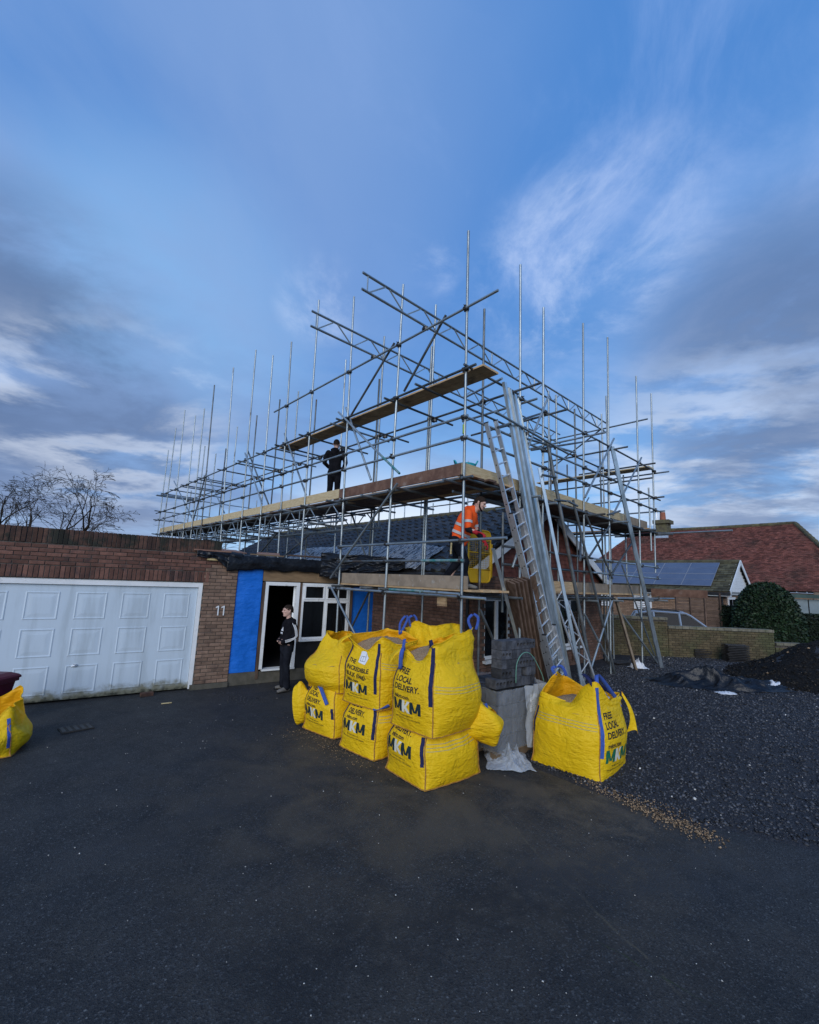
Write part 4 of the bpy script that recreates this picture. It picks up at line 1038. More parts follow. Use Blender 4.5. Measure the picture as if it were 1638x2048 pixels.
for y in (YA, YB): coupler((-.05, y, 7.43), (0,1,0))
tube(oX(.03,808,783), oX(.03,892,630), 'raker', 'galv_old'); tube(oX(.03,702,831), oX(.03,789,686), 'raker', 'galv_old')
lattice((.055, 3.55, 4.15), (.055, 19.8, 4.15), .42, .52); lattice((1.16, 3.6, 4.1), (1.16, 19.5, 4.1), .42, .55)
for i in range(8):
    y = 4.6+1.9*i; tube((-.35, y, 3.70), (1.75, y+.1, 3.70), 'transom', 'galv'); tube((.02, y+.9, 3.67), (1.2, y+1.3, 3.67), 'brace', 'galv_old')
    tube((.6, y-.9, 3.62), (.62, y+1.3, 3.62), 'ledger', 'galv')
for (a, b, x) in (((661,1156),(795,967),-.09),((743,1150),(703,1026),1.15),((738,1184),(690,1282),1.0),((663,1176),(716,1280),-.10),
               ((515,1112),(555,1065),.3),((565,1115),(620,1068),.6),((618,1108),(590,1078),.6)):
    tube(oX(x,*a), oX(x,*b), 'brace', 'galv' if x < 0 else 'galv_old')
for (a, b, k) in (((569,867),(612,990),0),((495,900),(537,1008),0),((490,906),(524,1008),'galv'),((348,962),(385,1038),0),((416,953),(449,1026),0),((414,941),(385,1047),0),
               ((677,824),(765,914),'galv'),((760,909),(799,947),'teal_tube'),((692,815),(742,960),0)):
    tube(oX(-.085 if k else .07,*a), oX(-.085 if k else .07,*b), 'brace', k or None)
# gable side
GO = [(1.75,1.76,9.31,.15),(2.58,2.71,8.75,.2),(4.43,4.68,9.25,.28),(5.85,6.19,9.5,.3),(7.93,8.25,9.07,.3),(9.15,9.53,8.91,2.95)]
GI = [(oY(.95,1149,818),.3),(oY(.95,1212,792),.3),(oY(.95,1203,828),.3),(oY(.95,1199,880),.3),(oY(.95,1097,782),.3),(oY(.95,1112,790),.3),(oY(.95,1055,840),.2)]
for (xb, xt, zt, zb) in GO:
    f = lambda z: xb+(xt-xb)*(z-2.4)/(zt-2.4)
    tube((f(zb), 0, zb), (xt, 0, zt), 'standard', 'galv')
    for z in (Z_R1, Z_R2, Z_H1, Z_D2): coupler((f(z), 0, z), (0,-1,0))
    for z in (Z_D1, Z_L1, Z_L2):
        if xb > 2 : coupler((f(z), 0, z), (0,-1,0))
    tube((f(Z_H1)+.06, -.35-RT.uniform(0,.25), Z_H1-.06), (f(Z_H1)+.06, 1.7+RT.uniform(-.2,.4), Z_H1-.06), 'transom')
    tube((f(Z_D2)+.06, -.30-RT.uniform(0,.2), Z_D2-.06), (f(Z_D2)+.06, 1.25, Z_D2-.06), 'transom')
    tube((f(Z_D1)+.06, -.30, Z_D1-.06), (f(Z_D1)+.06, 1.1, Z_D1-.06), 'transom')
for (p, zb) in GI:
    tube((p.x, .95, zb), p, 'standard'); coupler((p.x, .95, Z_H1-.05), (0,1,0))
def ledX(y, z, x0, x1, key=None, name='ledger'): return tube((x0, y, z), (x1, y, z), name, key)
ledX(-.05, Z_H1, 1.55, 5.1); ledX(-.05, Z_H1, 5.1, 9.3); ledX(1.0, Z_H1-.05, -.3, 4.9); ledX(1.0, Z_H1-.05, 4.9, 9.2); ledX(-.05, Z_H1+.06, -.1, 1.6)
for z in (Z_R1, Z_R2): ledX(-.05, z, -.05, 4.4, None, 'guard_rail'); ledX(-.05, z, 4.4, 9.75, None, 'guard_rail')
ledX(-.05, Z_D2, -.1, 4.2); ledX(-.05, Z_D2, 4.2, 9.5); ledX(1.0, Z_D2, 1.3, 9.4); ledX(.5, Z_D2-.11, .3, 5.5)
ledX(-.05, Z_D1, 1.2, 5.9); ledX(-.05, Z_D1, 5.9, 10.6, 'galv'); ledX(1.0, Z_D1, 1.0, 8.3)
for z in (Z_L1, Z_L2): ledX(-.05, z, 1.1, 4.8, None, 'guard_rail'); ledX(-.05, z, 4.8, 9.4, None, 'guard_rail')
# tubes tied in across the gable at the upper lift (they carry the leaning steel)
tube(oY(-.22,990,823), oY(-.22,1137,908), 'ledger', 'galv'); tube(oY(-.10,1063,900), oY(.7,1192,880), 'transom', 'galv_old'); tube(oY(-.3,996,855), oY(.5,1085,826), 'transom', 'galv_old')
tube(oY(-.2,1004,757), oY(1.2,930,795), 'transom', 'galv'); tube(oY(-.08,1020,868), oY(-.08,1150,905), 'ledger', 'galv')
for (a, b) in (((1228,877),(1170,995)),((1283,915),(1226,1030)),((1098,790),(1054,900)),((1171,1029),(1225,1157)),((1219,1052),(1178,1114)),((1169,1228),(1217,1322)),
               ((1224,1202),(1183,1334)),((1243,1228),(1315,1327)),((1262,1088),(1222,1150)),((1025,1135),(1040,1090))):
    tube(oY(-.09,*a), oY(-.09,*b), 'brace')
tube((1.15, -.02, 1.9), (1.15, -.02, 3.75), 'standard', 'galv_old'); tube((1.15,.95,.1),(1.15,.95,3.4), 'standard', 'galv_old')
tube(oY(-.1,960,1220), oY(-.1,990,1288), 'brace', 'galv_old')
tube((8.85, -.02, 3.6), (8.85, -.02, oY(0,1288,972).z), 'standard', 'galv')
tube(oY(.2,1162,1067), oY(-1.0,1160,1120), 'brace', 'galv_old')
for (a, b, y) in (((1140,1003),(1110,1000),-.25),((1215,1030),(1240,1022),-.4),((1155,1012),(1135,1002),-.35),((1112,955),(1085,950),-.2)): tube(oY(y,*a), oY(y,*b), 'transom', 'galv_old')
# rear and far end
for i, y in enumerate((.9,2.9,4.8,6.7,8.7,10.6,12.6,14.6,16.5,18.4)):
    zt = (6.2,8.2,6.6,7.9,6.3,6.4,6.7,6.2,6.5,6.3)[i]
    tube((9.3, y, 2.6), (9.3, y, zt if i not in (1,3) else 6.9), 'standard'); tube((8.3, y+.1, 2.6), (8.3, y+.1, zt-.4), 'standard')
    tube((7.9, y, Z_D2-.06), (9.6, y, Z_D2-.06), 'transom'); tube((8.0, y+.8, 4.95), (9.5, y+1.3, 5.6), 'brace')
for x, z, y1 in ((9.35,4.88,18.6),(9.35,5.33,18.6),(9.35,Z_D2,18.6),(8.35,Z_D2,18.6),(8.35,5.75,9.0)):
    tube((x, -.3, z), (x, 9.2, z), 'ledger');
    if y1 > 10: tube((x, 9.2, z), (x, y1, z), 'ledger')
tube((8.35, -.25, 7.62), (8.35, 4.4, 7.62), 'ledger'); tube((9.35, -2.0, Z_D2-.02), (9.35, 1.0, Z_D2-.02), 'ledger', 'galv')
tube((8.4,1.2,Z_H2+.25),(8.4,3.2,Z_H2-.9),'brace')
for z in (4.9, 5.35, 6.15, 4.2): tube((-.3, 19.75, z), (4.6, 19.75, z), 'ledger'); tube((4.6, 19.78, z), (9.6, 19.78, z), 'ledger')
for x in (1.3, 3.0, 4.9, 6.8, 8.6): tube((x, 19.8, 2.6), (x, 19.8, 6.6+.5*nz(x*3,1)), 'standard')
# decks: single boards
def board(p0, p1, w=.222, t=.038, key='board', name='deck_board', up=Vector((0,0,1))):
    p0 = Vector(p0); p1 = Vector(p1); m = MB(); L = (p1-p0).length
    d = (p1-p0).normalized(); c = .004
    prof = [(-w/2,-t/2+c),(-w/2,t/2-c),(-w/2+c,t/2),(w/2-c,t/2),(w/2,t/2-c),(w/2,-t/2+c),(w/2-c,-t/2),(-w/2+c,-t/2)]
    R = frame(d, up); k = len(prof)
    a = [p0+R.col[0]*x+R.col[1]*y for x, y in prof]; b = [v+(p1-p0) for v in a]
    m.add(a+b, [tuple(reversed(range(k))), tuple(range(k,2*k))]+[(i,(i+1)%k,k+(i+1)%k,k+i) for i in range(k)])
    return m.build(name, [key], scaffold)
zb = Z_D2+.05
for i in range(5):
    y = -.18+.1*(i % 2)
    while y < 19.5:
        e = min(y+3.9, 19.85); dz = RT.uniform(-.004,.004); board((.15+.232*i, y, zb+dz), (.15+.232*i, e-.012, zb+dz), key='plank_dark' if (i+int(y)) % 4 else 'board'); y += 3.9  # most boards darkened: shade under the deck is put into their colour
for i in range(4):
    x = 1.30
    while x < 9.3:
        e = min(x+3.9, 9.35); board((x, .14+.232*i, zb), (e-.012, .14+.232*i, zb), key='plank_dark'); x += 3.9  # gable run too: under-deck shade painted as a darker board colour
zl = Z_D1+.105
for i in range(4): board((.15+.232*i, -.25+RT.uniform(-.05,.05), zl), (.15+.232*i, 3.6, zl))
for i in range(3):
    board((1.05, .14+.232*i, zl), (4.95, .14+.232*i, zl)); board((4.96, .14+.232*i, zl), (8.6, .14+.232*i, zl))
for i in range(2): board((.24+.235*i, -.30, Z_H1+.055), (.24+.235*i, 3.60, Z_H1+.055)); board((.24+.235*i, 3.61, Z_H1+.055), (.24+.235*i, 7.48, Z_H1+.055))
for i in range(3):
    board((8.55+.235*i, -.1, zb), (8.55+.235*i, 3.8, zb)); board((8.55+.235*i, 3.81, zb), (8.55+.235*i, 7.7, zb)); board((8.55+.235*i, 7.71, zb), (8.55+.235*i, 18.5, zb))
for i in range(2): board((8.95+.235*i, -.05, Z_H1+.06), (8.95+.235*i, 3.9, Z_H1+.06), key='toe_new')
X1 = Vector((1,0,0)); Y1 = Vector((0,1,0))
def toe(p0, p1, key): return board(p0, p1, .038, .225, key, 'toe_board')
zt = Z_D2+.195
toe((.05,.02,zt),(.05,3.88,zt),'toe_red'); toe((.05,3.9,zt+.01),(.05,7.75,zt+.005),'toe_new'); toe((.05,7.77,zt),(.05,11.7,zt),'toe_new'); toe((.05,11.72,zt),(.05,15.6,zt),'toe_new'); toe((.05,15.62,zt),(.05,19.7,zt),'toe_new')
toe((.03,.05,zt),(3.6,.05,zt),'toe_new'); toe((3.62,.05,zt),(7.0,.05,zt),'toe_new'); toe((7.02,.05,zt-.01),(8.75,.05,zt-.01),'toe_grey')
zt = Z_D1+.235
toe((.05,-.10,zt),(.05,3.55,zt),'toe_grey'); toe((1.22,.05,zt),(1.75,.05,zt),'toe_grey'); toe((1.77,.05,zt),(4.15,.05,zt),'board'); toe((4.17,.05,zt),(8.2,.05,zt),'toe_grey')
toe((9.35,-1.3,zt-.05),(9.35,.2,zt-.05),'toe_red'); toe((-.02,.3,zt-.30),(-.02,.5,zt-.30),'board')
# access gate: a yellow tube frame, two solid plates and a mesh
gate = thing('safety_gate', 'yellow self closing safety gate with wire mesh on the lower deck', 'gate', (.1,-.03,Z_D1+.1)); gate.parent = scaffold
del gate['label']; del gate['category']
GY = .62; g0 = oY(GY,936,1163); g1 = oY(GY,981,1064); gx0, gx1, gz0, gz1 = g0.x, g1.x, g0.z, g1.z
bpy.data.objects.remove(gate)
def rrect(x0, x1, z0, z1, r, n=5):
    out = []
    for cx, cz, a0 in ((x1-r,z0+r,-PI/2),(x1-r,z1-r,0),(x0+r,z1-r,PI/2),(x0+r,z0+r,PI)):
        for k in range(n+1): a = a0+PI/2*k/n; out.append((cx+r*math.cos(a), cz+r*math.sin(a)))
    return out
loop = rrect(gx0, gx1, gz0, gz1, .11); m = MB(); P3 = [Vector((x,GY,z)) for x, z in loop]+[Vector((loop[0][0],GY,loop[0][1]))]
m.loft(P3, [.019]*len(P3), 8, False); hgt = gz1-gz0
for f in (.24, .56, .80): m.tube((gx0,GY,gz0+hgt*f),(gx1,GY,gz0+hgt*f),.014,8)
m.tube((gx1+.05,GY,gz0+.1),(gx1+.05,GY,gz1-.25),.016,8)
gate = m.build('safety_gate', ['gate_yellow'], scaffold, smooth=True)
m = MB(); m.extr(rrect(gx0, gx1, gz0, gz0+hgt*.24, .09), .006, (0,GY+.005,0), (1,0,0), (0,0,1)); m.build('kick_plate', ['gate_yellow'], gate)
m = MB(); m.extr(rrect(gx0, gx1, gz0+hgt*.80, gz1, .09), .006, (0,GY+.005,0), (1,0,0), (0,0,1)); m.build('top_plate', ['gate_yellow'], gate)
m = MB()
for k in range(1, 13): x = gx0+(gx1-gx0)*k/13; m.box((x,GY,gz0+hgt*.52),(.004,.004,hgt*.56))
for k in range(1, 14): z = gz0+hgt*(.24+.56*k/14); m.box(((gx0+gx1)/2,GY,z),(gx1-gx0,.004,.004))
m.build('mesh_infill', ['gate_yellow'], gate)
# scaffold tags and rag ties
MT['tagc'] = M('green_tape', (.30,.42,.08), None, rough=.6)
tube((0,0,oX(0,927,868).z), (0,0,oX(0,927,850).z), 'marker_sleeve', 'tagc', r=.031)
tub_p = Vector((.42,.30,zb+.02))
m = MB(); m.loft([tub_p, tub_p+Vector((0,0,.29)), tub_p+Vector((0,0,.32))], [.13,.175,.185], 20, False); m.loft([tub_p+Vector((0,0,.02)), tub_p+Vector((0,0,.32))], [.125,.165], 20, False)
m.add([tub_p+Vector((.13*math.cos(a*PI/10),.13*math.sin(a*PI/10),.01)) for a in range(20)], [tuple(range(20))])
rt = thing('rubber_tub', 'turquoise rubber tub with two handles on the upper deck at the corner', 'tub', tub_p); m.build('bowl', ['tub'], rt, smooth=True)
for sg in (1, -1):
    dirv = (RHs*sg); c0 = tub_p+Vector((0,0,.31))+dirv*.175; m = MB(); tv = Vector((-dirv.y, dirv.x, 0))
    m.loft([c0-tv*.07, c0-tv*.06+Vector((0,0,.06))+dirv*.03, c0+Vector((0,0,.085))+dirv*.045, c0+tv*.06+Vector((0,0,.06))+dirv*.03, c0+tv*.07], [.014]*5, 8); m.build('handle', ['tub'], rt, smooth=True)

# ------------------------------------------------------------------ things leaning on the gable side
def gz_(p): return max(0, gh(p.x, p.y))
def lean_base(px, py, z=.28): p = oZ(z, px, py); return p
def channel_mesh(m, p0, p1, w, d, up, lip=.02, t=.004, mi=0):
    """a lipped steel channel: web facing `up`"""
    p0 = Vector(p0); p1 = Vector(p1); R = frame(p1-p0, up)
    prof = [(-w/2,0),(w/2,0),(w/2,-d),(w/2-lip,-d),(w/2-lip,-d+t),(w/2-t,-d+t),(w/2-t,-t),(-w/2+t,-t),(-w/2+t,-d+t),(-w/2+lip,-d+t),(-w/2+lip,-d),(-w/2,-d)]
    k = len(prof); a = [p0+R.col[0]*x+R.col[1]*y for x, y in prof]; b = [v+(p1-p0) for v in a]
    return m.add(a+b, [(i,(i+1)%k,k+(i+1)%k,k+i) for i in range(k)]+[(0,1,6,7),(1,2,5,6),(2,3,4,5),(8,11,0,7),(8,9,10,11),(k+0,k+7,k+6,k+1)], mi)
toCam = -FH
# the fan of long bright channels
lab = ['long bright steel channel at the left edge of the leaning bundle','second steel channel from the left in the leaning bundle','third steel channel from the left in the leaning bundle',
       'middle steel channel of the leaning bundle, slightly shorter','fifth steel channel from the left in the leaning bundle','sixth steel channel from the left in the leaning bundle','steel channel at the right edge of the leaning bundle','bright steel channel lying over the front of the leaning bundle']
for k in range(8):
    f = k/6.0 if k < 7 else .45
    tp = (1006+29*f, 764+(0,2,14,26,22,30,32,18)[k]); bp = (1116+34*f, 1405)
    P0 = lean_base(bp[0], bp[1], .12) + toCam*(.10 if k == 7 else .035*(k % 2)); P1 = oY(-.12, *tp) + toCam*(.07 if k == 7 else .03*(k % 3))
    m = MB(); channel_mesh(m, P0, P1, .052, .045, toCam*(1 if k % 2 else .9) + RHs*(-.55,.5,-.35,.6,-.5,.4,-.3,.1)[k] + Vector((0,0,.2)))
    tag(m.build('steel_channel', ['channel']), lab[k], 'steel channel', 'bright steel channels leaning on the scaffold in a bundle')
def lean_thing(name, label, cat, key, top, ytop, base, zb_, w=.07, d=.045, kind='channel'):
    P0 = lean_base(*base, zb_); P1 = oY(ytop, *top); m = MB()
    if kind == 'channel': channel_mesh(m, P0, P1, w, d, toCam+Vector((0,0,.2)))
    elif kind == 'tube': m.tube(P0, P1, w/2, 12)
    elif kind == 'plank': m.beam(P0, P1, d, w, toCam)
    elif kind == 'rod':
        for q in range(4): o = RHs*(q-1.5)*.016+toCam*.01*(q % 2); m.beam(P0+o*.7, P1+o, .012, .02, toCam)
    return tag(m.build(name, [key]), label, cat)
lean_thing('steel_channel', 'single bright steel channel standing alone, rightmost against the scaffold', 'steel channel', 'channel', (1225,893), -.10, (1325,1340), .28, .10, .05)
lean_thing('steel_channel', 'medium length bright steel channel leaning just right of the bundle', 'steel channel', 'channel', (1079,935), -.12, (1173,1408), .2, .06, .04)
lean_thing('steel_channel', 'short bundle of slim bright metal strips leaning left of the ladder behind the grey blocks', 'metal strips', 'channel', (986,1097), -.18, (1073,1424), .08, .05, .04, 'rod')
lean_thing('steel_bar', 'thin bright metal bar leaning left of the lone right channel', 'metal bar', 'channel', (1244,1130), -.10, (1315,1326), .28, .035, .02)
lean_thing('scaffold_tube', 'weathered steel tube leaning against the gable scaffold, its top above the upper rail', 'scaffold tube', 'galv_old', (1094,880), -.12, (1190,1382), .26, .075, 0, 'tube')
lean_thing('scaffold_tube', 'shorter weathered steel tube leaning against the gable scaffold, nearer the far windows', 'scaffold tube', 'galv_old', (1146,1000), -.12, (1231,1352), .28, .06, 0, 'tube')
lean_thing('timber_prop', 'grey brown timber prop leaning against the lower deck near the white rag', 'timber', 'toe_grey', (1231,1195), -.10, (1273,1344), .28, .10, .05, 'plank')
for k in range(6):
    lab2 = ['dark wet plank at the left of the leaning plank bundle','second dark plank from the left in the leaning plank bundle','third dark plank from the left in the leaning plank bundle','fourth dark plank from the left in the leaning plank bundle','fifth dark plank from the left in the leaning plank bundle','widest dark plank at the right of the leaning plank bundle'][k]
    P0 = lean_base(1064+6*k, 1400, .08)+toCam*(.04*k); P1 = oY(-.14, 1021+6.5*k, 1164-2*k)+toCam*(.04*k)
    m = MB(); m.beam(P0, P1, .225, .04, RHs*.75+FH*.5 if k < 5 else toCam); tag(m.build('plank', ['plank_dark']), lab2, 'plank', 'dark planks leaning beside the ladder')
# aluminium lattice beam on end
P1 = oY(-.15,1104,1178); P0 = lean_base(1178,1395,.2); q = RHs*.86+FH*.2
lb = thing('lattice_beam', 'aluminium lattice beam leaning on end right of the ladder', 'lattice beam', P0)
m = MB(); m.tube(P0, P1, .022, 10); m.tube(P0+q*.34, P1+q*.28, .022, 10); m.build('chord', ['ali'], lb)
m = MB(); n = 9
for k in range(n):
    a = P0.lerp(P1, k/n); b = (P0+q*.34).lerp(P1+q*.28, (k+1)/n)
    if k % 2: a, b = (P0+q*.34).lerp(P1+q*.28, k/n), P0.lerp(P1, (k+1)/n)
    m.tube(a, b, .012, 7)
m.build('lacing', ['ali'], lb)
# triple extension ladder
LT = oY(-.16, 982, 844); LB = lean_base(1123, 1408, .10)
ladder = thing('extension_ladder', 'triple section aluminium extension ladder leaning against the scaffold', 'ladder', LB)
ld = (LT-LB).normalized(); LL = (LT-LB).length
side = (RHs - ld*RHs.dot(ld)).normalized(); nrm = side.cross(ld).normalized()
if nrm.dot(toCam) < 0: nrm = -nrm
side = (side*.66 + nrm*-.72); side = (side-ld*side.dot(ld)).normalized(); nrm = ld.cross(side); nrm = nrm if nrm.dot(toCam) > 0 else -nrm
hole = MB()
for sec, (t0, t1, off, hw) in enumerate(((.10,1.0,0,.165),(.02,.70,.065,.185),(0,.28,.13,.21))):
    for sg in (-1, 1):
        a = LB+ld*LL*t0+nrm*off+side*hw*sg; b = LB+ld*LL*t1+nrm*off+side*hw*sg
        m = MB(); m.beam(a, b, .028, .082, nrm); rl = m.build('stile', ['ali'], ladder)
        m = MB(); m.beam(b, b+ld*.02, .032, .087, nrm); m.build('end_cap', ['steel_dark'], rl)
    z = .12
    while z < LL*(t1-t0)-.05:
        c = LB+ld*(LL*t0+z)+nrm*off
        m = MB(); m.tube(c-side*hw, c+side*hw, .016, 8); m.build('rung', ['ali'], ladder)
        for sg in (-1, 1):
            e = c+side*(hw+.0145)*sg; hole.tube(e, e+side*.002*sg, .013, 8)
        z += .25
hole.build('rung_end', ['hole'], ladder, kind='stuff')
# ------------------------------------------------------------------ bulk bags
def cyc(vals, s):
    """smooth periodic interpolation of values spaced evenly round the bag (s in 0..4)"""
    n = len(vals); x = (s/4.0*n) % n; i = int(x); f = x-i; f = f*f*(3-2*f)
    return vals[i % n]*(1-f)+vals[(i+1) % n]*f
class Bag:
    """local frame: face 0 looks to -y, 1 to +x, 2 to +y, 3 to -x"""
    def __init__(b, name, label, origin, rot, hx, hy, h, bulge=.075, rise=(.25,.1)*4, out=(0,)*8, fill=.93, seed=0, tuck=.93, curl=(0,)*8, lean=(0,0), neck=.90, straps=(0,1,2,3), fb=(1,1,1,1), group='yellow bulk bags of building material on the drive', skirt=True, sag=.0):
        b.fb = fb; b.o = Vector(origin); b.R = Matrix.Rotation(rot, 3, 'Z'); b.hx, b.hy, b.h = hx, hy, h
        b.bu, b.rise, b.out, b.seed, b.tuck, b.curl, b.lean, b.neck, b.sag = bulge, rise, out, seed, tuck, curl, lean, neck, sag
        b.t = thing(name, label, 'bulk bag', origin, group)
        nu = 64; n1 = 30; n2 = 14 if skirt else 0
        T = [i/n1 for i in range(n1+1)]+[1+.4*(i+1)/14 for i in range(n2)]
        m = MB(); m.grid(lambda u, v: b.P(4*u, T[round(v*(len(T)-1))]), nu, len(T)-1, 0, True)
        # floor of the bag
        c = b.P(0, 0); m.add([b.o+b.R @ Vector((0,0,.004))]+[b.P(4*i/nu, 0) for i in range(nu)], [(0, (i+1) % nu+1, i+1) for i in range(nu)])
        b.me = m; b.body = m.build('sack', ['bag'], b.t, smooth=True)
        b.bvh = BVHTree.FromPolygons([Vector(v) for v in m.v], m.f)
        if fill:
            m = MB(); zf = h*fill
            def ff(u, v):
                p = b.P(4*u, fill*.995) if v > .99 else None
                q = b.o + b.R @ Vector((lean[0]*fill, lean[1]*fill, zf))
                e = b.P(4*u, fill*.995)
                r = q.lerp(e, v); r.z += .15*(1-v*v)+.015*nz(r.x*14, r.y*14, seed)
                return r
            m.grid(ff, 40, 10, 0, True); m.build('fill', ['fill'], b.t, smooth=True, kind='stuff')
        # seams up the corners and round the foot
        m = MB()
        for k in range(4):
            pts = [b.P(k, .02+.96*i/16)+b.nrm(k, .02+.96*i/16)*.002 for i in range(17)]; m.loft(pts, [.008]*17, 5)
        for k in range(4):
            pts = [b.P(k+i/14, .012)+b.nrm(k+i/14, .03)*.004+Vector((0,0,.003*math.sin(i*2.3))) for i in range(15)]; m.loft(pts, [(.010,.006)]*15, 5)
        m.build('seam', ['seam'], b.t)
        if skirt:
            m = MB(); pts = [b.P(4*i/72, 1.395) for i in range(72)]; pts.append(pts[0]); m.loft(pts, [.005]*73, 4, False); m.build('hem', ['bag'], b.t)
    fb = (1,1,1,1)
    def P(b, s, t):
        s = s % 4; k = int(s); u = 2*(s-k)-1
        tt = min(t, 1.0)
        w = b.tuck+(1-b.tuck)*smooth01(tt/.30)
        w *= 1-(1-b.neck)*smooth01((tt-.55)/.45)**1.3
        hx, hy = b.hx*w, b.hy*w
        C4 = [(-hx,-hy),(hx,-hy),(hx,hy),(-hx,hy)]; a = C4[k]; c = C4[(k+1) % 4]
        n = [(0,-1),(1,0),(0,1),(-1,0)][k]
        f = (u+1)/2; x = a[0]+(c[0]-a[0])*f; y = a[1]+(c[1]-a[1])*f
        bulge = b.fb[k]*b.bu*1.25*(1-abs(u)**2.4)*(.04+.96*max(0,math.sin(PI*min(1, tt*.92+.02)))**.75)*(1 if t <= 1 else 1-.5*(t-1)/.4)
        # round the corners a little in plan
        rc = .020*abs(u)**6*smooth01(tt/.15)
        sd = b.seed*3.7
        wr = .034*(.22-abs(nz(s*2.4+sd, tt*3.2+s, sd)))*smooth01((tt-.25)/.5)+.012*nz(x*3.2+sd, y*3.2, tt*4+sd)+.0025*nz(s*9, tt*30+sd)
        wr += .0045*math.sin(tt*58+5*nz(s*2.2, sd, tt*2))*smooth01((abs(u)-.45)/.5)*smooth01(tt/.2)*(.4+.6*abs(nz(tt*5, s*3, sd)))
        d = bulge+wr
        x += n[0]*d - rc*(1 if x > 0 else -1); y += n[1]*d - rc*(1 if y > 0 else -1)
        z = b.h*tt - b.sag*tt*(1-u*u)
        x += b.lean[0]*tt + .055*nz(tt*1.2+sd, 3.3, sd)*tt; y += b.lean[1]*tt + .055*nz(tt*1.2, sd, 7.7)*tt; z += .05*nz(x*1.3+sd, y*1.3, sd)*smooth01(tt/.5)*tt
        if t > 1:
            q = (t-1)/.4; ri, ou, cu = cyc(b.rise, s), cyc(b.out, s), cyc(b.curl, s)
            L = math.hypot(x-b.lean[0], y-b.lean[1]) or 1; ux, uy = (x-b.lean[0])/L, (y-b.lean[1])/L
            j = .030*nz(s*2.6+sd, q*1.6, sd)+.10*(.22-abs(nz(s*3.6+q*1.5+sd, q*1.8, 2)))
            z += ri*q - cu*q*q + .02*nz(s*3+sd, q*2, 7)*q; o = ou*q*(1.15-.15*q) + j*q
            x += ux*o; y += uy*o
        return b.o + b.R @ Vector((x, y, max(z, .0)))
    def nrm(b, s, t):
        e = .02; a = b.P(s+e, t)-b.P(s-e, t); t0 = max(0, t-e); c = b.P(s, min(1.39, t+e))-b.P(s, t0)
        return a.cross(c).normalized()
    def on(b, s, t, lift=.003):
        p = b.P(s, t); n = b.nrm(s, t); q = b.bvh.find_nearest(p)
        return (q[0] if q[0] is not None else p) + n*lift
    def strap(b, s, t0, t1, key='strap', w=.05, loop=None, name='lifting_strap'):
        """webbing sewn up the sack at perimeter position s, with a free loop at the top"""
        m = MB(); pts = []
        n = 14
        for i in range(n+1):
            t = t0+(t1-t0)*i/n; pts.append((b.on(s, t, .007), b.nrm(s, t)))
        tv = []
        for i, (p, nn) in enumerate(pts):
            d = (pts[min(i+1,n)][0]-pts[max(i-1,0)][0]).normalized(); sdv = d.cross(nn).normalized()
            tv.append((p-sdv*w/2, p+sdv*w/2))
        m.add([v for q in tv for v in q], [(2*i, 2*i+1, 2*i+3, 2*i+2) for i in range(n)])
        o = m.build(name, [key], b.t); md = o.modifiers.new('thickness', 'SOLIDIFY'); md.thickness = .004; return o
    def loop(b, pts, w=.034, key='strap', wide=None):
        pts = [Vector(p) for p in pts]; m = MB()
        # smooth path through the points
        path = []
        for i in range(len(pts)-1):
            p0, p1, p2, p3 = pts[max(i-1,0)], pts[i], pts[i+1], pts[min(i+2,len(pts)-1)]
            for k in range(6):
                t = k/6; path.append(.5*((2*p1)+(p2-p0)*t+(2*p0-5*p1+4*p2-p3)*t*t+(3*p1-p0-3*p2+p3)*t*t*t))
        path.append(pts[-1]); wide = wide or Vector((.6,-.6,.2)); wide = wide.normalized(); n = len(path)
        vs = []
        for i, p in enumerate(path):
            d = (path[min(i+1,n-1)]-path[max(i-1,0)]).normalized(); sd_ = (wide-d*wide.dot(d)).normalized(); vs += [p-sd_*w/2, p+sd_*w/2]
        m.add(vs, [(2*i,2*i+1,2*i+3,2*i+2) for i in range(n-1)])
        o = m.build('lifting_loop', [key], b.t, smooth=True); md = o.modifiers.new('thickness', 'SOLIDIFY'); md.thickness = .005; return o
    def put(b, bm, face, u0, t0, key, name='lettering', label=None, lift=.0035):
        """lay flat lettering (a bmesh in metres, x right, y up) on a face; (u0,t0) is its lower left corner in metres from the face's left edge and foot"""
        W = 2*(b.hx if face in (0,2) else b.hy)
        xs = [v.co.x for v in bm.verts]; ys = [v.co.y for v in bm.verts]
        for ax, lo, hi, st in ((Vector((1,0,0)), min(xs), max(xs), .022), (Vector((0,1,0)), min(ys), max(ys), .022)):
            q = lo+st
            while q < hi:
                bmesh.ops.bisect_plane(bm, geom=bm.verts[:]+bm.edges[:]+bm.faces[:], plane_co=ax*q, plane_no=ax); q += st
        bmesh.ops.triangulate(bm, faces=bm.faces[:])
        V = []
        for v in bm.verts:
            s = face + min(.998, max(.002, (u0+v.co.x)/W)); V.append(b.on(s, (t0+v.co.y)/b.h, lift))
        bm.verts.index_update(); F = [tuple(w.index for w in f.verts) for f in bm.faces]; bm.free()
        m = MB(); m.add(V, F); return m.build(name, [key], b.t, label=label)
    def text(b, s, face, u0, t0, size, key='print_black', bold=.028, label=None):
        return b.put(tris_text(s, size, bold*size), face, u0, t0, key, 'lettering', label)
    def poly(b, polys, face, u0, t0, key, name):
        bm = bmesh.new()
        for pl in polys: bm.faces.new([bm.verts.new((x, y, 0)) for x, y in pl])
        return b.put(bm, face, u0, t0, key, name)
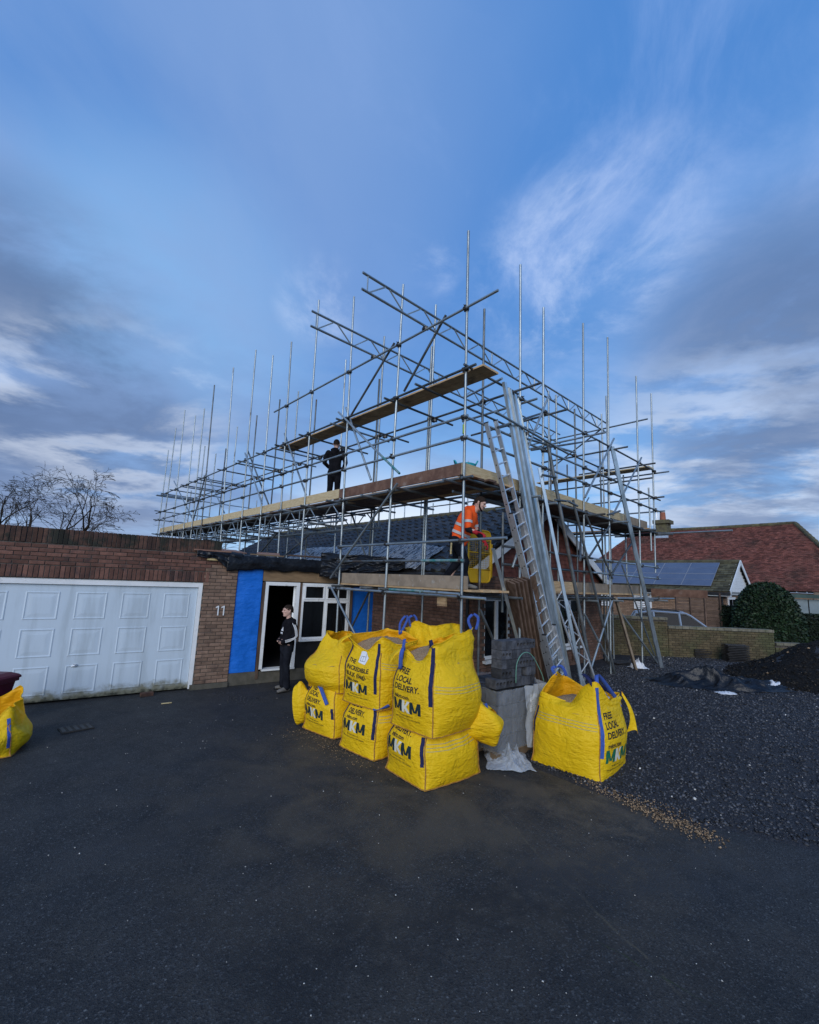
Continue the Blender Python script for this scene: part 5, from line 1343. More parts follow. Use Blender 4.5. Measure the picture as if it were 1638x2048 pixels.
    def logo(b, face, u0, t0, sz, key='print_green'):
        Mp = [[(0,0),(.30,0),(.30,.50),(.0,1)],[(0,1),(.30,.5),(.60,.30),(.34,1)],[(.86,1),(.60,.30),(.90,.5),(1.2,1)],[(1.2,1),(.90,.5),(.90,0),(1.2,0)],[(.30,.5),(.42,.16),(.78,.16),(.90,.5),(.60,.30)]]
        sc = lambda P, dx: [[(x*sz+dx, y*sz) for x, y in p] for p in P]
        b.poly(sc(Mp, 0), face, u0, t0, key, 'logo_letter')
        Kp = [[(0,0),(.32,0),(.32,1),(0,1)],[(.32,.34),(.68,0),(1.02,0),(.55,.52),(.32,.62)],[(.32,.45),(.55,.52),(.98,1),(.64,1)]]
        b.poly(sc(Kp, 0), face, u0+1.22*sz, t0, 'print_white', 'logo_letter')
        b.poly(sc(Mp, 0), face, u0+2.16*sz, t0, key, 'logo_letter')
    def delivery(b, face, x=.10, k=1.0, key='print_black', lkey='print_green', top=.66):
        sz = .100*k; z = b.h*top
        for i, w in enumerate(('FREE', 'LOCAL', 'DELIVERY.')): b.text(w, face, x, z-i*.100*k, sz, key)
        b.text('mkm.com', face, x+.01, z-.285*k-.02, .070*k, key)
        b.logo(face, x-.02, z-.475*k, .150*k, lkey)
        b.text('This bag is made from', face, x+.10*k, z-.525*k, .028*k, key, .004); b.text('100% recycled material & is 100% recyclable', face, x+.01, z-.565*k, .0255*k, key, .004)
    def stripes(b, face, t0=.70):
        for i in range(3):
            bm = bmesh.new(); W = 2*(b.hx if face in (0,2) else b.hy); bm.faces.new([bm.verts.new(q) for q in ((.02,0,0),(W-.02,0,0),(W-.02,.007,0),(.02,.007,0))])
            b.put(bm, face, 0, b.h*t0+i*.035, 'stripe', 'woven_stripe', None, .002)
r5 = math.radians(-5)
def bagpos(near, hx, hy, rot):      # centre from the near corner (local -x,-y)
    R = Matrix.Rotation(rot, 3, 'Z'); return Vector(near) - R @ Vector((-hx, -hy, 0))
# front stack
p = bagpos((-1.76,-1.03,0), .465, .385, math.radians(-4))
bf = Bag('bulk_bag', 'yellow bulk bag at the foot of the nearest stack, neck flopped right', p, math.radians(-4), .47, .385, .64, .055, fill=None, skirt=False, seed=1, neck=.80, tuck=1.0, fb=(1.6,1.4,1,.8))
bf.text('DELIVERY.', 3, .12, .535, .088); bf.text('mkm.com', 3, .14, .465, .066); bf.logo(3, .08, .30, .145); bf.text('This bag is made from', 3, .20, .245, .028, 'print_black', .004); bf.text('100% recycled material & is 100% recyclable', 3, .10, .205, .0255, 'print_black', .004)
bf.stripes(0, .68); bf.strap(3.95, .40, .90, 'strap_dark', .045); bf.strap(3.04, .35, .9, 'strap_dark', .03)
m = MB()                                            # the flopped neck
def flop(u, v):
    a = 2*PI*u; q = bf.P(1.08, .84)*.55+bf.P(.86,.84)*.45; ax = (Vector((.74,-.50,.30))).normalized(); sx = Vector((.5,.75,.1)).normalized(); sx = (sx-ax*sx.dot(ax)).normalized(); sy = ax.cross(sx)
    r = (.13+.15*smooth01(v/.7))*(1+.16*nz(math.cos(a)*1.6, math.sin(a)*1.6, v*3))*(1+.035*math.sin(7*a+4*v)*(.3+v))
    L = .42*v+.06*math.cos(a*2)*v
    if v > .7: r *= 1-.9*((v-.7)/.3)**2*.55
    return q - ax*.10 + ax*L*1.12 + sx*math.cos(a)*r*.85 + sy*math.sin(a)*r*1.05 + Vector((0,0,-.06*v*v+.06))
m.grid(flop, 44, 20, 0, True); m.build('neck', ['bag'], bf.t, smooth=True)
q = bf.P(1.0,.9)+Vector((.10,-.10,.08)); bf.loop([q, q+Vector((.03,-.02,.16)), q+Vector((.07,-.05,.19)), q+Vector((.08,-.06,.05))], .035)
p2 = bf.o + Vector((.0,-.03,.57))
bt = Bag('bulk_bag', 'yellow bulk bag on top of the nearest stack, its back corner pulled up', p2, math.radians(1), .475, .375, .86, .075, rise=(.24,.35,.46,.36,.24,.12,.12,.03), out=(-.01,-.02,.02,-.03,-.03,.02,.02,-.06), curl=(.03,0,.06,.05,.05,0,.0,.03), fill=.99, seed=2, neck=.82, tuck=.97, sag=.03, fb=(1.7,1.4,1,.7))
# local corner 0 = nearest corner; the printed face is 3, towards the left
bt.delivery(3, .12, .96, top=.80); bt.stripes(0, .60)
bt.strap(3.96, .42, 1.30, 'strap_dark', .05); bt.strap(3.04, .38, 1.2, 'strap_dark', .04)
c = bt.P(3.96,1.36); d = bt.P(3.58,1.33); bt.loop([c+Vector((.0,.0,-.06)), c+Vector((.02,.08,.06)), c.lerp(d,.5)+Vector((.05,0,.04)), d+Vector((.08,-.05,-.02)), d+Vector((.0,-.02,-.10))], .04, 'strap_dark')
c = bt.P(3.02,1.30); bt.loop([c+Vector((-.01,-.01,-.06)), c+Vector((-.03,-.05,.10)), c+Vector((-.07,-.10,.12)), c+Vector((-.10,-.10,-.05)), c+Vector((-.08,-.06,-.15))], .036)
c = bt.P(3.10,1.28); bt.loop([c, c+Vector((-.05,-.05,.05)), c+Vector((-.12,-.09,-.02)), c+Vector((-.10,-.06,-.20)), c+Vector((-.04,-.0,-.16))], .05)
c = bt.P(1.0,1.40); bt.loop([c+Vector((-.02,0,-.04)), c+Vector((-.05,.04,.09)), c+Vector((.0,-.0,.17)), c+Vector((.05,-.05,.12)), c+Vector((.03,-.03,-.03))], .036)
# middle stack
p = bagpos((-1.70,0.0,0), .46, .37, math.radians(4))
bm_ = Bag('bulk_bag', 'yellow bulk bag at the foot of the middle stack, blue strap tied at its corner', p, math.radians(4), .46, .37, .68, .05, fill=None, skirt=False, seed=3, neck=.80, tuck=1.0, fb=(1.5,1.4,1,.8))
bm_.text('LOCAL', 3, .12, .60, .086); bm_.text('DELIVERY.', 3, .12, .51, .086); bm_.text('mkm.com', 3, .14, .445, .06); bm_.logo(3, .09, .285, .14); bm_.text('This bag is made from', 3, .20, .235, .028, 'print_black', .004); bm_.text('100% recycled material & is 100% recyclable', 3, .10, .198, .0255, 'print_black', .004)
bm_.strap(3.95, .38, .93, 'strap_dark', .045); bm_.strap(3.04, .5, .92, 'strap_dark', .03); bm_.stripes(0, .7)
c = bm_.P(3.97,.98); bm_.loop([c, c+Vector((-.05,-.04,-.03)), c+Vector((-.0,-.14,-.0)), c+Vector((.05,-.22,.05))], .05)
p2 = bm_.o + Vector((.02,.02,.62))
bmt = Bag('bulk_bag', 'yellow bulk bag with a white paper label on top of the middle stack', p2, math.radians(6), .46, .385, .80, .055, rise=(.24,.14,.10,.22,.20,.20,.26,.02), out=(-.0,-.02,.02,.0,.0,.02,.10,-.05), curl=(.03,.02,0,0,0,0,.10,.0), fill=.97, seed=4, neck=.86, tuck=.98, sag=.05, fb=(1.6,1.4,1,.8))
for i, w in enumerate(('THE', 'INCREDIBLE', 'BULK (bag).')): bmt.text(w, 3, .12, .60-.092*i, .085)
bmt.text('mkm.com', 3, .14, .345, .062); bmt.logo(3, .10, .195, .135); bmt.text('This bag is made from', 3, .2, .155, .027, 'print_black', .004); bmt.text('100% recycled material & is 100% recyclable', 3, .12, .12, .025, 'print_black', .004)
bmt.strap(3.91, .28, 1.25, 'strap_dark', .045); bmt.strap(3.05, .25, 1.3, 'strap_dark', .045); bmt.stripes(0, .72)
bm2 = bmesh.new(); bm2.faces.new([bm2.verts.new(q) for q in ((0,.02,0),(.15,0,0),(.19,.10,0),(.08,.22,0),(-.01,.17,0))]); bmt.put(bm2, 3, .34, .62, 'paper', 'paper_label', 'white paper delivery label', .008)
for (x0, x1, z0, z1) in ((.375,.475,.66,.665),(.37,.47,.73,.735),(.37,.375,.66,.735),(.42,.424,.66,.735),(.47,.475,.66,.78)):
    bm2 = bmesh.new(); bm2.faces.new([bm2.verts.new(q) for q in ((0,0,0),(x1-x0,0,0),(x1-x0,z1-z0,0),(0,z1-z0,0))]); bmt.put(bm2, 3, x0, z0, 'paper_ink', 'label_print', None, .010)
c = bmt.P(2.0,1.38); c = bmt.P(1.6,1.38); bmt.loop([c+Vector((0,0,-.05)), c+Vector((.0,-.0,.12)), c+Vector((.06,-.05,.24)), c+Vector((.09,-.07,.19)), c+Vector((.0,-.02,-.03))], .036)
def side_flap(B, s, t, dx, dz, w, up):
    c = B.P(s, t); out = (c-B.o); out.z = 0; out.normalize(); tn = Vector((-out.y, out.x, 0)); m = MB()
    def fn(u, v):
        ww = w*math.sin(PI*min(1, .10+.9*v*.97))**.5
        q = c + out*(dx*u + .05*math.sin(PI*u)*(1-v)) + tn*((v-.5)*ww) + Vector((0,0, up*(1-u)*.5 + dz*u*u - .05*abs(v-.5)))
        return q + out*.02*nz(u*3, v*4, s)
    m.grid(fn, 10, 12); return m.build('flap', ['bag'], B.t, smooth=True)
side_flap(bmt, 3.0, 1.12, .20, -.10, .30, .16); side_flap(bt, 3.0, 1.08, .18, -.12, .26, .14)
# left stack
p = bagpos((-1.68,1.0,0), .45, .37, math.radians(8))
bl = Bag('bulk_bag', 'yellow bulk bag at the foot of the leftmost stack with a folded flap', p, math.radians(8), .45, .37, .68, .05, fill=None, skirt=False, seed=5, neck=.80, tuck=1.0)
bl.text('FREE', 3, .12, .60, .08); bl.text('LOCAL', 3, .12, .53, .08); bl.text('DELIVERY.', 3, .12, .445, .08); bl.text('mkm.com', 3, .14, .385, .06); bl.logo(3, .08, .235, .135); bl.text('This bag is made from', 3, .2, .19, .027, 'print_black', .004); bl.text('100% recycled material & is 100% recyclable', 3, .1, .155, .025, 'print_black', .004)
bl.strap(3.95, .4, .62, 'strap_dark', .04); bl.strap(3.05, .4, .92, 'strap_dark', .03)
c = bl.P(3.45,.97)+Vector((-.03,0,.02)); bl.loop([c, c+Vector((-.03,-.10,-.02)), c+Vector((-.04,-.24,-.14)), c+Vector((-.03,-.30,-.22))], .055)
m = MB()
def flap(u, v):
    c = bl.P(2.97,.62); a = 2*PI*u
    r = .10+.16*smooth01(v/.6)*(1+.2*nz(a, v*2, 3)); ax = Vector((-.45,.86,-.12)).normalized(); sx = Vector((.86,.45,.1)).normalized(); sy = ax.cross(sx)
    return c - ax*.06 + ax*v*.22 + sx*math.cos(a)*r*.5 + sy*math.sin(a)*r*1.25 + Vector((0,0,-.10*v))
m.grid(flap, 24, 8, 0, True); m.build('neck', ['bag'], bl.t, smooth=True)
p2 = bl.o + Vector((.03,.06,.62))
blt = Bag('bulk_bag', 'plain round yellow bulk bag without print on top of the leftmost stack', p2, math.radians(9), .45, .42, .58, .13, rise=(.18,.18,.22,.24,.24,.24,.30,.22), out=(-.14,-.14,-.10,-.1,-.1,-.12,-.14,-.14), fill=.72, seed=6, neck=.74, tuck=.86)
# back bag behind the front stack
p = bagpos((-.72,-.02,0), .42, .38, r5)
bb = Bag('bulk_bag', 'yellow bulk bag behind the nearest stack, underneath the one with a raised side', p, r5, .42, .38, .66, .08, fill=None, skirt=False, seed=7, neck=.95)
bbt = Bag('bulk_bag', 'blank yellow bulk bag raised at the back between the middle and nearest stacks', p+Vector((0,.02,.63)), r5, .43, .40, .70, .09, rise=(.44,.42,.40,.34,.30,.30,.36,.46), out=(-.08,-.02,-.04,-.06,-.06,-.06,-.02,-.03), curl=(.06,0,0,0,0,0,.06,0), fill=.96, seed=8, neck=.9)
c = bbt.P(3.3,1.38); bbt.loop([c+Vector((0,0,-.04)), c+Vector((-.03,.03,.10)), c+Vector((.03,-.02,.15)), c+Vector((.07,-.05,.08)), c+Vector((.05,-.03,-.04))], .036)
# single bag on the right
p = bagpos((.09,-2.25,0), .44, .475, math.radians(2))
br_ = Bag('bulk_bag', 'yellow bulk bag standing alone on the right at the gravel edge, top open', p, math.radians(2), .44, .475, .80, .075, rise=(.38,.12,.18,.14,.30,.40,.14,.10), out=(-.05,-.03,.0,.05,-.03,-.14,-.04,-.20), curl=(.0,0,.02,.05,.02,.0,.02,.06), fill=.93, seed=9, neck=.92, tuck=1.0)
br_.stripes(3, .74); br_.delivery(0, .11, 1.05, 'print_black', 'print_green2', top=.90)
br_.strap(.035, .36, 1.32, 'strap', .05); br_.strap(3.02, .5, .92, 'strap_dark', .035)
c = br_.P(.04,1.34); e = br_.P(.85,1.30)
br_.loop([c+Vector((0,0,-.10)), c+Vector((.05,.02,.03)), c+Vector((.18,.06,.11)), e+Vector((-.10,.05,.05)), e+Vector((0,0,-.12))], .05)
br_.loop([c+Vector((-.02,.04,.0)), c+Vector((-.04,.10,.09)), c+Vector((.10,.22,.10)), e+Vector((-.05,.18,.09)), e+Vector((-.02,.02,.0))], .045, 'strap_dark')
c = br_.P(2.6,1.36); br_.loop([c, c+Vector((-.04,.03,.10)), c+Vector((.06,-.06,.13)), c+Vector((.12,-.1,.0))], .045)
m = MB(); c = br_.P(.96,1.05)
def flapR(u, v):       # orange flap turned out on the right
    w = .24*math.sin(PI*min(1, .12+u*.86))**.55
    return c + RHs*(.0+.17*u**1.0*math.sin(v*PI*.5+.2)+.02) + Vector((0,0,.12-.52*u*.95+.05*math.sin(v*3))) + (-FHs)*(.10*(v-.5)-.03+.05*u) + RHs*(.06*math.sin(PI*u))+FHs*(.16*(v-.5)*w/.24)
m.grid(flapR, 14, 10); m.build('flap', ['bag'], br_.t, smooth=True)
m = MB(); q = br_.o+Vector((.16,-.22,.90))
m.ell(q, (.16,.13,.10), None, 18, 10); m.v = [tuple(Vector(v)+Vector((nz(v[0]*22,v[1]*22,v[2]*22),nz(v[1]*22,v[2]*22,3),nz(v[2]*25,v[0]*22,9)))*.05) for v in m.v]
tag(m.build('crumpled_wrapper', ['sheet'], smooth=True), 'crumpled clear wrapper stuffed in the top of the bag on the right', 'wrapper')
# collapsed bag at the left edge
p = Vector((-5.60,3.33,0))
be = Bag('bulk_bag', 'collapsed half empty yellow bag at the left edge in front of the garage door', p, math.radians(-14), .42, .36, .40, .10, rise=(.18,.02,.30,.36,.34,.3,.2,.05), out=(.02,.02,-.08,-.03,-.08,-.1,0,.0), curl=(.05,.05,.10,.05,0,0,0,0), fill=.55, seed=12, neck=.86, tuck=.98, sag=.10)
be.logo(0, .22, .12, .12); be.strap(.97, .3, 1.1, 'strap', .035)

# ------------------------------------------------------------------ pallet of blocks
def block_mesh():
    m = MB(); L, H, D = .44, .215, .10        # laid flat: holes seen on the long narrow face
    return m
B0 = oY(-.45, 1010, 1500)
pal = oZ(0, 1003, 1512) + FHs*.42
pal.z = 0
PR = Matrix(((.80,.60,0),(-.60,.80,0),(0,0,1))).to_3x3()   # columns: block axes
bx = (RHs*.80+FHs*.60).normalized(); by = Vector((0,0,1)).cross(bx)        # bx to the right and away, by to the left and away
def Q(x, y, z): return pal + bx*x + by*y + Vector((0,0,z))
RB = Matrix((bx, by, Vector((0,0,1)))).transposed()
wp = thing('wrapped_pallet', 'pallet of grey blocks under torn clear polythene between the yellow bags', 'pallet', pal)
m = MB()
for i in range(3): m.box(Q(0,-.40+.40*i,.05), (1.0,.10,.10), RB)
for i in range(5): m.box(Q(-.42+.21*i,0,.111), (.12,.95,.02), RB)
m.build('pallet_base', ['pallet'], wp)
for r in range(4):
    for i in range(9):
        if r < 4:
            m = MB(); m.box(Q(-.44+.11*i, -.24+random.uniform(-.012,.012), .125+.2*r+.098), (.100,.44,.186), RB); m.build('block', ['block'], wp)
            m = MB(); m.box(Q(-.44+.11*i, .24, .125+.2*r+.098), (.100,.44,.186), RB); m.build('block', ['block'], wp)
def wrapf(u, v):
    s = 4*u; k = int(s) % 4; f = s-int(s); hx, hy = .545, .505
    C4 = [(-hx,-hy),(hx,-hy),(hx,hy),(-hx,hy)]; a = C4[k]; c = C4[(k+1) % 4]; x = a[0]+(c[0]-a[0])*f; y = a[1]+(c[1]-a[1])*f
    z = .14+.80*v-.10*abs(nz(x*4,y*4,1))*(1-v)**3; g = 1.0+.04*nz(x*3+v*1.5, y*3, v*2)+.035*(.3-abs(nz(x*4+v*3, y*4, v*2)))+.08*(1-v)**2*abs(nz(x*3, y*3, 5))
    return Q(x*g, y*g, z*(1+.0*v)+.03*nz(x*5, y*5, 2)*(v))
m = MB(); m.grid(wrapf, 96, 26, 0, True); m.build('plastic_wrap', ['wrap'], wp, smooth=True)
def filmf(u, v):                # loose torn film hanging off the right-hand side, flaring at the foot
    x, y = -.05+.66*u, -.53+.30*smooth01((u-.75)/.25)
    fl = .05+.22*v*v*(.5+.5*abs(nz(u*3, 2))); w = .06*nz(u*6+v*1.2, v*2.2, 4)+.05*(.3-abs(nz(u*5-v*2, v*2.5, 8)))
    return Q(x+.16*v*v*u, y-fl*.6-w, .97-(.80+.12*nz(u*4,3))*v)
m = MB(); m.grid(filmf, 50, 40); m.build('loose_film', ['sheet'], wp, smooth=True)
m = MB(); m.grid(lambda u, v: Q(.10+.16*u, -.545-.02*nz(u*3,v*3), .60+.24*v)+by*-.015, 4, 4); m.build('paper_label', ['paper'], wp)
for i in range(6):
    m = MB(); m.box(Q(.18, -.567, .63+.03*i), (.11,.003,.007), RB); m.build('label_print', ['paper_ink'], wp)
# loose blocks piled on top: solid sides and faces with three holes
def holed(m, c, ax, L=.215, H=.124, D=.20):
    """face with three round holes looking along -ay"""
    ay = Vector((0,0,1)).cross(ax); R = Matrix((ax, ay, Vector((0,0,1)))).transposed(); n = 12; r = .027
    vs = []; fs = []
    front = [(-L/2,-H/2),(L/2,-H/2),(L/2,H/2),(-L/2,H/2)]
    # front plate as strips around each hole
    cells = [(-L/2+L/3*i, -L/2+L/3*(i+1)) for i in range(3)]
    for (a, b) in cells:
        cx = (a+b)/2; o = len(vs); sq = []
        for k in range(n):
            an = 2*PI*k/n; x, z = math.cos(an), math.sin(an); t = max(abs(x)/((b-a)/2), abs(z)/(H/2)); sq.append((cx+x/t, z/t))
        for x, z in sq: vs.append((x, -D/2, z))
        for k in range(n): an = 2*PI*k/n; vs.append((cx+r*math.cos(an), -D/2, r*math.sin(an)))
        for k in range(n): an = 2*PI*k/n; vs.append((cx+r*math.cos(an), -D/2+.12, r*math.sin(an)))
        for k in range(n):
            k2 = (k+1) % n; fs += [(o+k,o+k2,o+n+k2,o+n+k), (o+n+k,o+n+k2,o+2*n+k2,o+2*n+k)]
        fs.append(tuple(o+2*n+k for k in range(n)))
    o = len(vs); vs += [(x,-D/2,z) for x, z in front]+[(x,D/2,z) for x, z in front]
    fs += [(o+4,o+7,o+6,o+5)]+[(o+i,o+4+i,o+4+(i+1)%4,o+(i+1)%4) for i in range(4)]
    m.add([c + R @ Vector(v) for v in vs], fs); return m
HB = holed(MB(), Vector((0,0,0)), Vector((1,0,0))).mesh('concrete_block', 'block')
sm = MB(); sm.box((0,0,0), (.097,.205,.124)); SB = sm.mesh('concrete_block', 'block')
zt0 = .94; H = .130
RBk = RB.to_4x4()
def putb(me, x, y, row, lab, rot=0):
    o = link('concrete_block', me, None, None, None, Matrix.Translation(Q(x, y, zt0+.072+H*row)) @ RBk @ Matrix.Rotation(rot+random.uniform(-.03,.03), 4, 'Z'))
    tag(o, lab, 'concrete block', 'grey blocks piled on the wrapped pallet')
rows = [['h','h','s','s','s','s'],['h','s','s','gap','s','s'],['s','s','s','h','h'],['h','s','s','s','s'],['s','s','s','h','h']]
ordn = ['bottom row','second row from the bottom','middle row','second row from the top','top row']
for r, pat in enumerate(rows):
    x = -.40 if r else -.52
    cnt = {}
    for it in pat:
        w = .215 if it == 'h' else .10
        cnt[it] = cnt.get(it, 0)+1; oo = ('first','second','third','fourth','fifth')[cnt[it]-1]
        if it == 'h': putb(HB, x+.1075, -.36, r, 'grey three-hole block, %s from the left, %s' % (oo, ordn[r]))
        elif it == 's': putb(SB, x+.05, -.36, r, 'grey block showing its plain end, %s from the left, %s' % (oo, ordn[r]))
        x += w+.006 if it != 'gap' else .12
# green strap arching out of the pile
m = MB(); A = Q(-.18,-.50,1.02); pts = [A+bx*.0, A+bx*.02+Vector((0,0,.26)), A+bx*.16+Vector((0,0,.40)), A+bx*.36+Vector((0,0,.36)), A+bx*.58+Vector((0,0,.10)), A+bx*.66+Vector((0,0,-.06))]
pts = [p_-by*.03 for p_ in pts]; path = []
for i in range(len(pts)-1):
    a, b, c, d = pts[max(i-1,0)], pts[i], pts[i+1], pts[min(i+2,len(pts)-1)]
    for k in range(6): t = k/6; path.append(.5*((2*b)+(c-a)*t+(2*a-5*b+4*c-d)*t*t+(3*b-a-3*c+d)*t**3))
m.loft(path, [.007]*len(path), 6); MT['green_band'] = M('green_banding', (.12,.26,.20), None, rough=.5)
tag(m.build('banding_strap', ['green_band'], smooth=True), 'pale green banding strap arching out of the block pile', 'strap')
def crumple(name, label, cat, c, ax, ay, lx, ly, hgt, key, seed, nu=46, nv=34, thick=.002, shape=None):
    def fn(u, v):
        x, y = (u-.5), (v-.5); r = 2*math.hypot(x, y)
        ed = 1+.30*nz(x*4+seed, y*4, seed)
        rg = (1-min(1, 2.2*abs(nz(u*3.1+v, v*2.6, seed+3))))**2; rg2 = (1-min(1, 2.4*abs(nz(u*7-v*2, v*6, seed))))**2
        h = max(0, 1-r**1.6)*(hgt*.25 + hgt*.75*rg + hgt*.35*rg2) + .06*hgt*nz(u*18, v*18, seed)
        p = c + ax*(x*lx*ed) + ay*(y*ly*ed); g = max(0, gh(p.x, p.y)) if p.x > -.3 else 0
        return Vector((p.x, p.y, g+.012+max(0, h)))
    m = MB(); m.grid(fn, nu, nv); o = m.build(name, [key], smooth=True); md = o.modifiers.new('thickness', 'SOLIDIFY'); md.thickness = thick
    return tag(o, label, cat)
c = oZ(0, 1010, 1512); crumple('polythene_sheet', 'crumpled clear polythene on the ground between the nearest stack and the right bag', 'plastic sheet', c, RHs, FHs, .60, 1.05, .24, 'sheet', 3)
c = oZ(.3, 1430, 1385); crumple('black_sheet', 'rumpled black plastic sheet lying across the gravel', 'plastic sheet', oZ(.22,1430,1385), (RHs*.94-FHs*.33).normalized(), (FHs*.95+RHs*.2).normalized(), 2.55, .85, .36, 'tarp_black', 6, 90, 50)
crumple('plastic_bottle_wrapper', 'pale crumpled packaging with a red band at the end of the black sheet', 'packaging', oZ(.25,1545,1393), RHs, FHs, .42, .3, .09, 'paper', 9, 20, 16)
m = MB(); q = oZ(.30,1552,1391); m.box(q+Vector((0,0,.05)), (.05,.09,.06), Matrix.Rotation(.7,3,'Z')); MT['redp'] = M('red_print', (.5,.04,.03)); tag(m.build('red_wrapper', ['redp']), 'small red wrapper on the pale packaging', 'wrapper')
crumple('white_rag', 'crumpled white plastic bag at the foot of the timber prop', 'plastic bag', oZ(.3,1276,1338), RHs, FHs, .42, .4, .22, 'paper', 11, 26, 22)
crumple('paper_scrap', 'pale scrap of plastic under the black sheet, left of its middle', 'scrap', oZ(.2,1450,1400), RHs, FHs, .34, .25, .03, 'paper', 12, 12, 10)
crumple('paper_scrap', 'pale scrap of plastic at the far edge of the black sheet', 'scrap', oZ(.3,1388,1356), RHs, FHs, .45, .35, .04, 'sheet', 13, 12, 10)
crumple('pile_cover', 'black polythene spread over the top of the gravel mound at the right edge', 'tarpaulin', Vector((10.6,-3.9,0)), RHs, FHs, 2.2, 1.7, .16, 'tarp_black', 15, 50, 36)
# stacked roof tiles by the wall
def tile_stack(name, label, c, n, rot, lean_=0.0):
    t = thing(name, label, 'tile stack', c)
    for i in range(n):
        m = MB(); R = Matrix.Rotation(rot+random.uniform(-.05,.05),3,'Z')
        m.box(c+Vector((random.uniform(-.015,.015),random.uniform(-.015,.015),.03+.05*i))+FHs*lean_*i, (.62,.36,.03), R); m.box(c+Vector((0,0,.055+.05*i))+FHs*lean_*i, (.60,.05,.016), R); m.build('roof_tile', ['tile'], t)
tile_stack('roof_tile_stack', 'stack of dark roof tiles standing against the garden wall', oZ(.3,1472,1326), 11, -.82); tile_stack('roof_tile_stack', 'low heap of dark roof tiles lying left of the taller tile stack', oZ(.3,1400,1316), 6, -.6)
tile_stack('roof_tile_stack', 'low heap of dark offcuts under the scaffold beside the black soil', oZ(.3,1240,1330), 2, -.3)
# ------------------------------------------------------------------ people
def person(label, pos, f):
    f = Vector((f.x, f.y, 0)).normalized(); r = f.cross(Vector((0,0,1)))
    T = lambda x, y, z: Vector(pos) + r*(x*1.07) + f*(y*1.07) + Vector((0,0,z))
    t = thing('person', label, 'person', pos); return t, T, r, f
def limb(m, T, pts, rad, n=12):
    P = [T(*p) for p in pts]; m.loft(P, rad, n)
    for p, q in zip(P, rad): 
        k = q if not isinstance(q, tuple) else max(q)
    m.ell(P[0], [ (rad[0] if not isinstance(rad[0], tuple) else min(rad[0]))]*3, None, 10, 6); m.ell(P[-1], [(rad[-1] if not isinstance(rad[-1], tuple) else min(rad[-1]))]*3, None, 10, 6)
def hand(m, T, c, d, up, side, s=1.0):
    """palm with four curled fingers and a thumb; d: pointing direction, up: back of hand, side: towards the thumb (all local)"""
    d, up, side = Vector(d).normalized(), Vector(up).normalized(), Vector(side).normalized(); c = Vector(c)
    g = lambda a, b, e: T(*(c+d*a*s+side*b*s+up*e*s))
    m.loft([g(-.02,0,0), g(.03,0,.004), g(.085,0,0)], [(.026*s,.018*s),(.040*s,.017*s),(.038*s,.014*s)], 10, True, 0, None)
    for i, L in enumerate((.070,.080,.074,.058)):
        b = .030-.020*i; m.loft([g(.075,b,0), g(.075+L*.45,b,-.006), g(.075+L*.75,b*.95,-.030), g(.075+L*.70,b*.9,-.055)], [.0105*s,.010*s,.0095*s,.008*s], 7)
    m.loft([g(.015,.034,-.004), g(.05,.060,-.015), g(.078,.062,-.034)], [.013*s,.012*s,.009*s], 7)
def head_parts(t, T, c, yaw, pitch, hair='short', beard=False, skin='skin', mdl=True):
    """c: local centre of head; yaw about z (positive turns to the person's left), pitch (positive looks down)"""
    R = Matrix.Rotation(yaw,3,'Z') @ Matrix.Rotation(-pitch,3,'X'); c = Vector(c)
    H = lambda x, y, z: T(*(c + R @ Vector((x, y, z))))
    m = MB()
    rings = [(-.118,.030,.030,.055),(-.105,.046,.052,.038),(-.075,.058,.078,.018),(-.035,.068,.092,.006),(.01,.074,.097,-.002),(.05,.076,.100,-.008),(.085,.066,.086,-.010),(.112,.040,.052,-.012),(.122,.012,.016,-.012)]
    n = 16; o = len(m.v)
    for (z, rx, ry, cy) in rings:
        for k in range(n):
            a = 2*PI*k/n; m.v.append(tuple(H(math.sin(a)*rx, cy+math.cos(a)*ry, z)))
    for i in range(len(rings)-1):
        for k in range(n): m.f.append((o+i*n+k, o+(i+1)*n+k, o+(i+1)*n+(k+1)%n, o+i*n+(k+1)%n)); m.m.append(0)
    m.f.append(tuple(o+k for k in range(n))); m.m.append(0); m.f.append(tuple(o+(len(rings)-1)*n+k for k in reversed(range(n)))); m.m.append(0)
    m.loft([H(0,.088,.022), H(0,.112,-.008), H(0,.118,-.022)], [.009,.014,.016], 8); m.ell(H(.011,.104,-.026), (.009,.009,.008)); m.ell(H(-.011,.104,-.026), (.009,.009,.008))
    for sx in (-1, 1):
        m.loft([H(sx*.012,.094,.032), H(sx*.036,.090,.036), H(sx*.056,.072,.028)], [.010,.010,.008], 6)      # brow
        m.loft([H(sx*.072,-.006,.02), H(sx*.084,-.016,.015), H(sx*.080,-.014,-.025), H(sx*.070,-.002,-.030)], [.010,.013,.011,.008], 8)  # ear
        m.ell(H(sx*.042,.066,-.020), (.022,.022,.018))
    m.ell(H(0,.082,-.098), (.020,.018,.016))
    m.loft([H(-.024,.086,-.060), H(0,.096,-.056), H(.024,.086,-.060)], [.006,.009,.006], 6); m.loft([H(-.020,.086,-.070), H(0,.094,-.070), H(.020,.086,-.070)], [.006,.009,.006], 6)
    return m, H
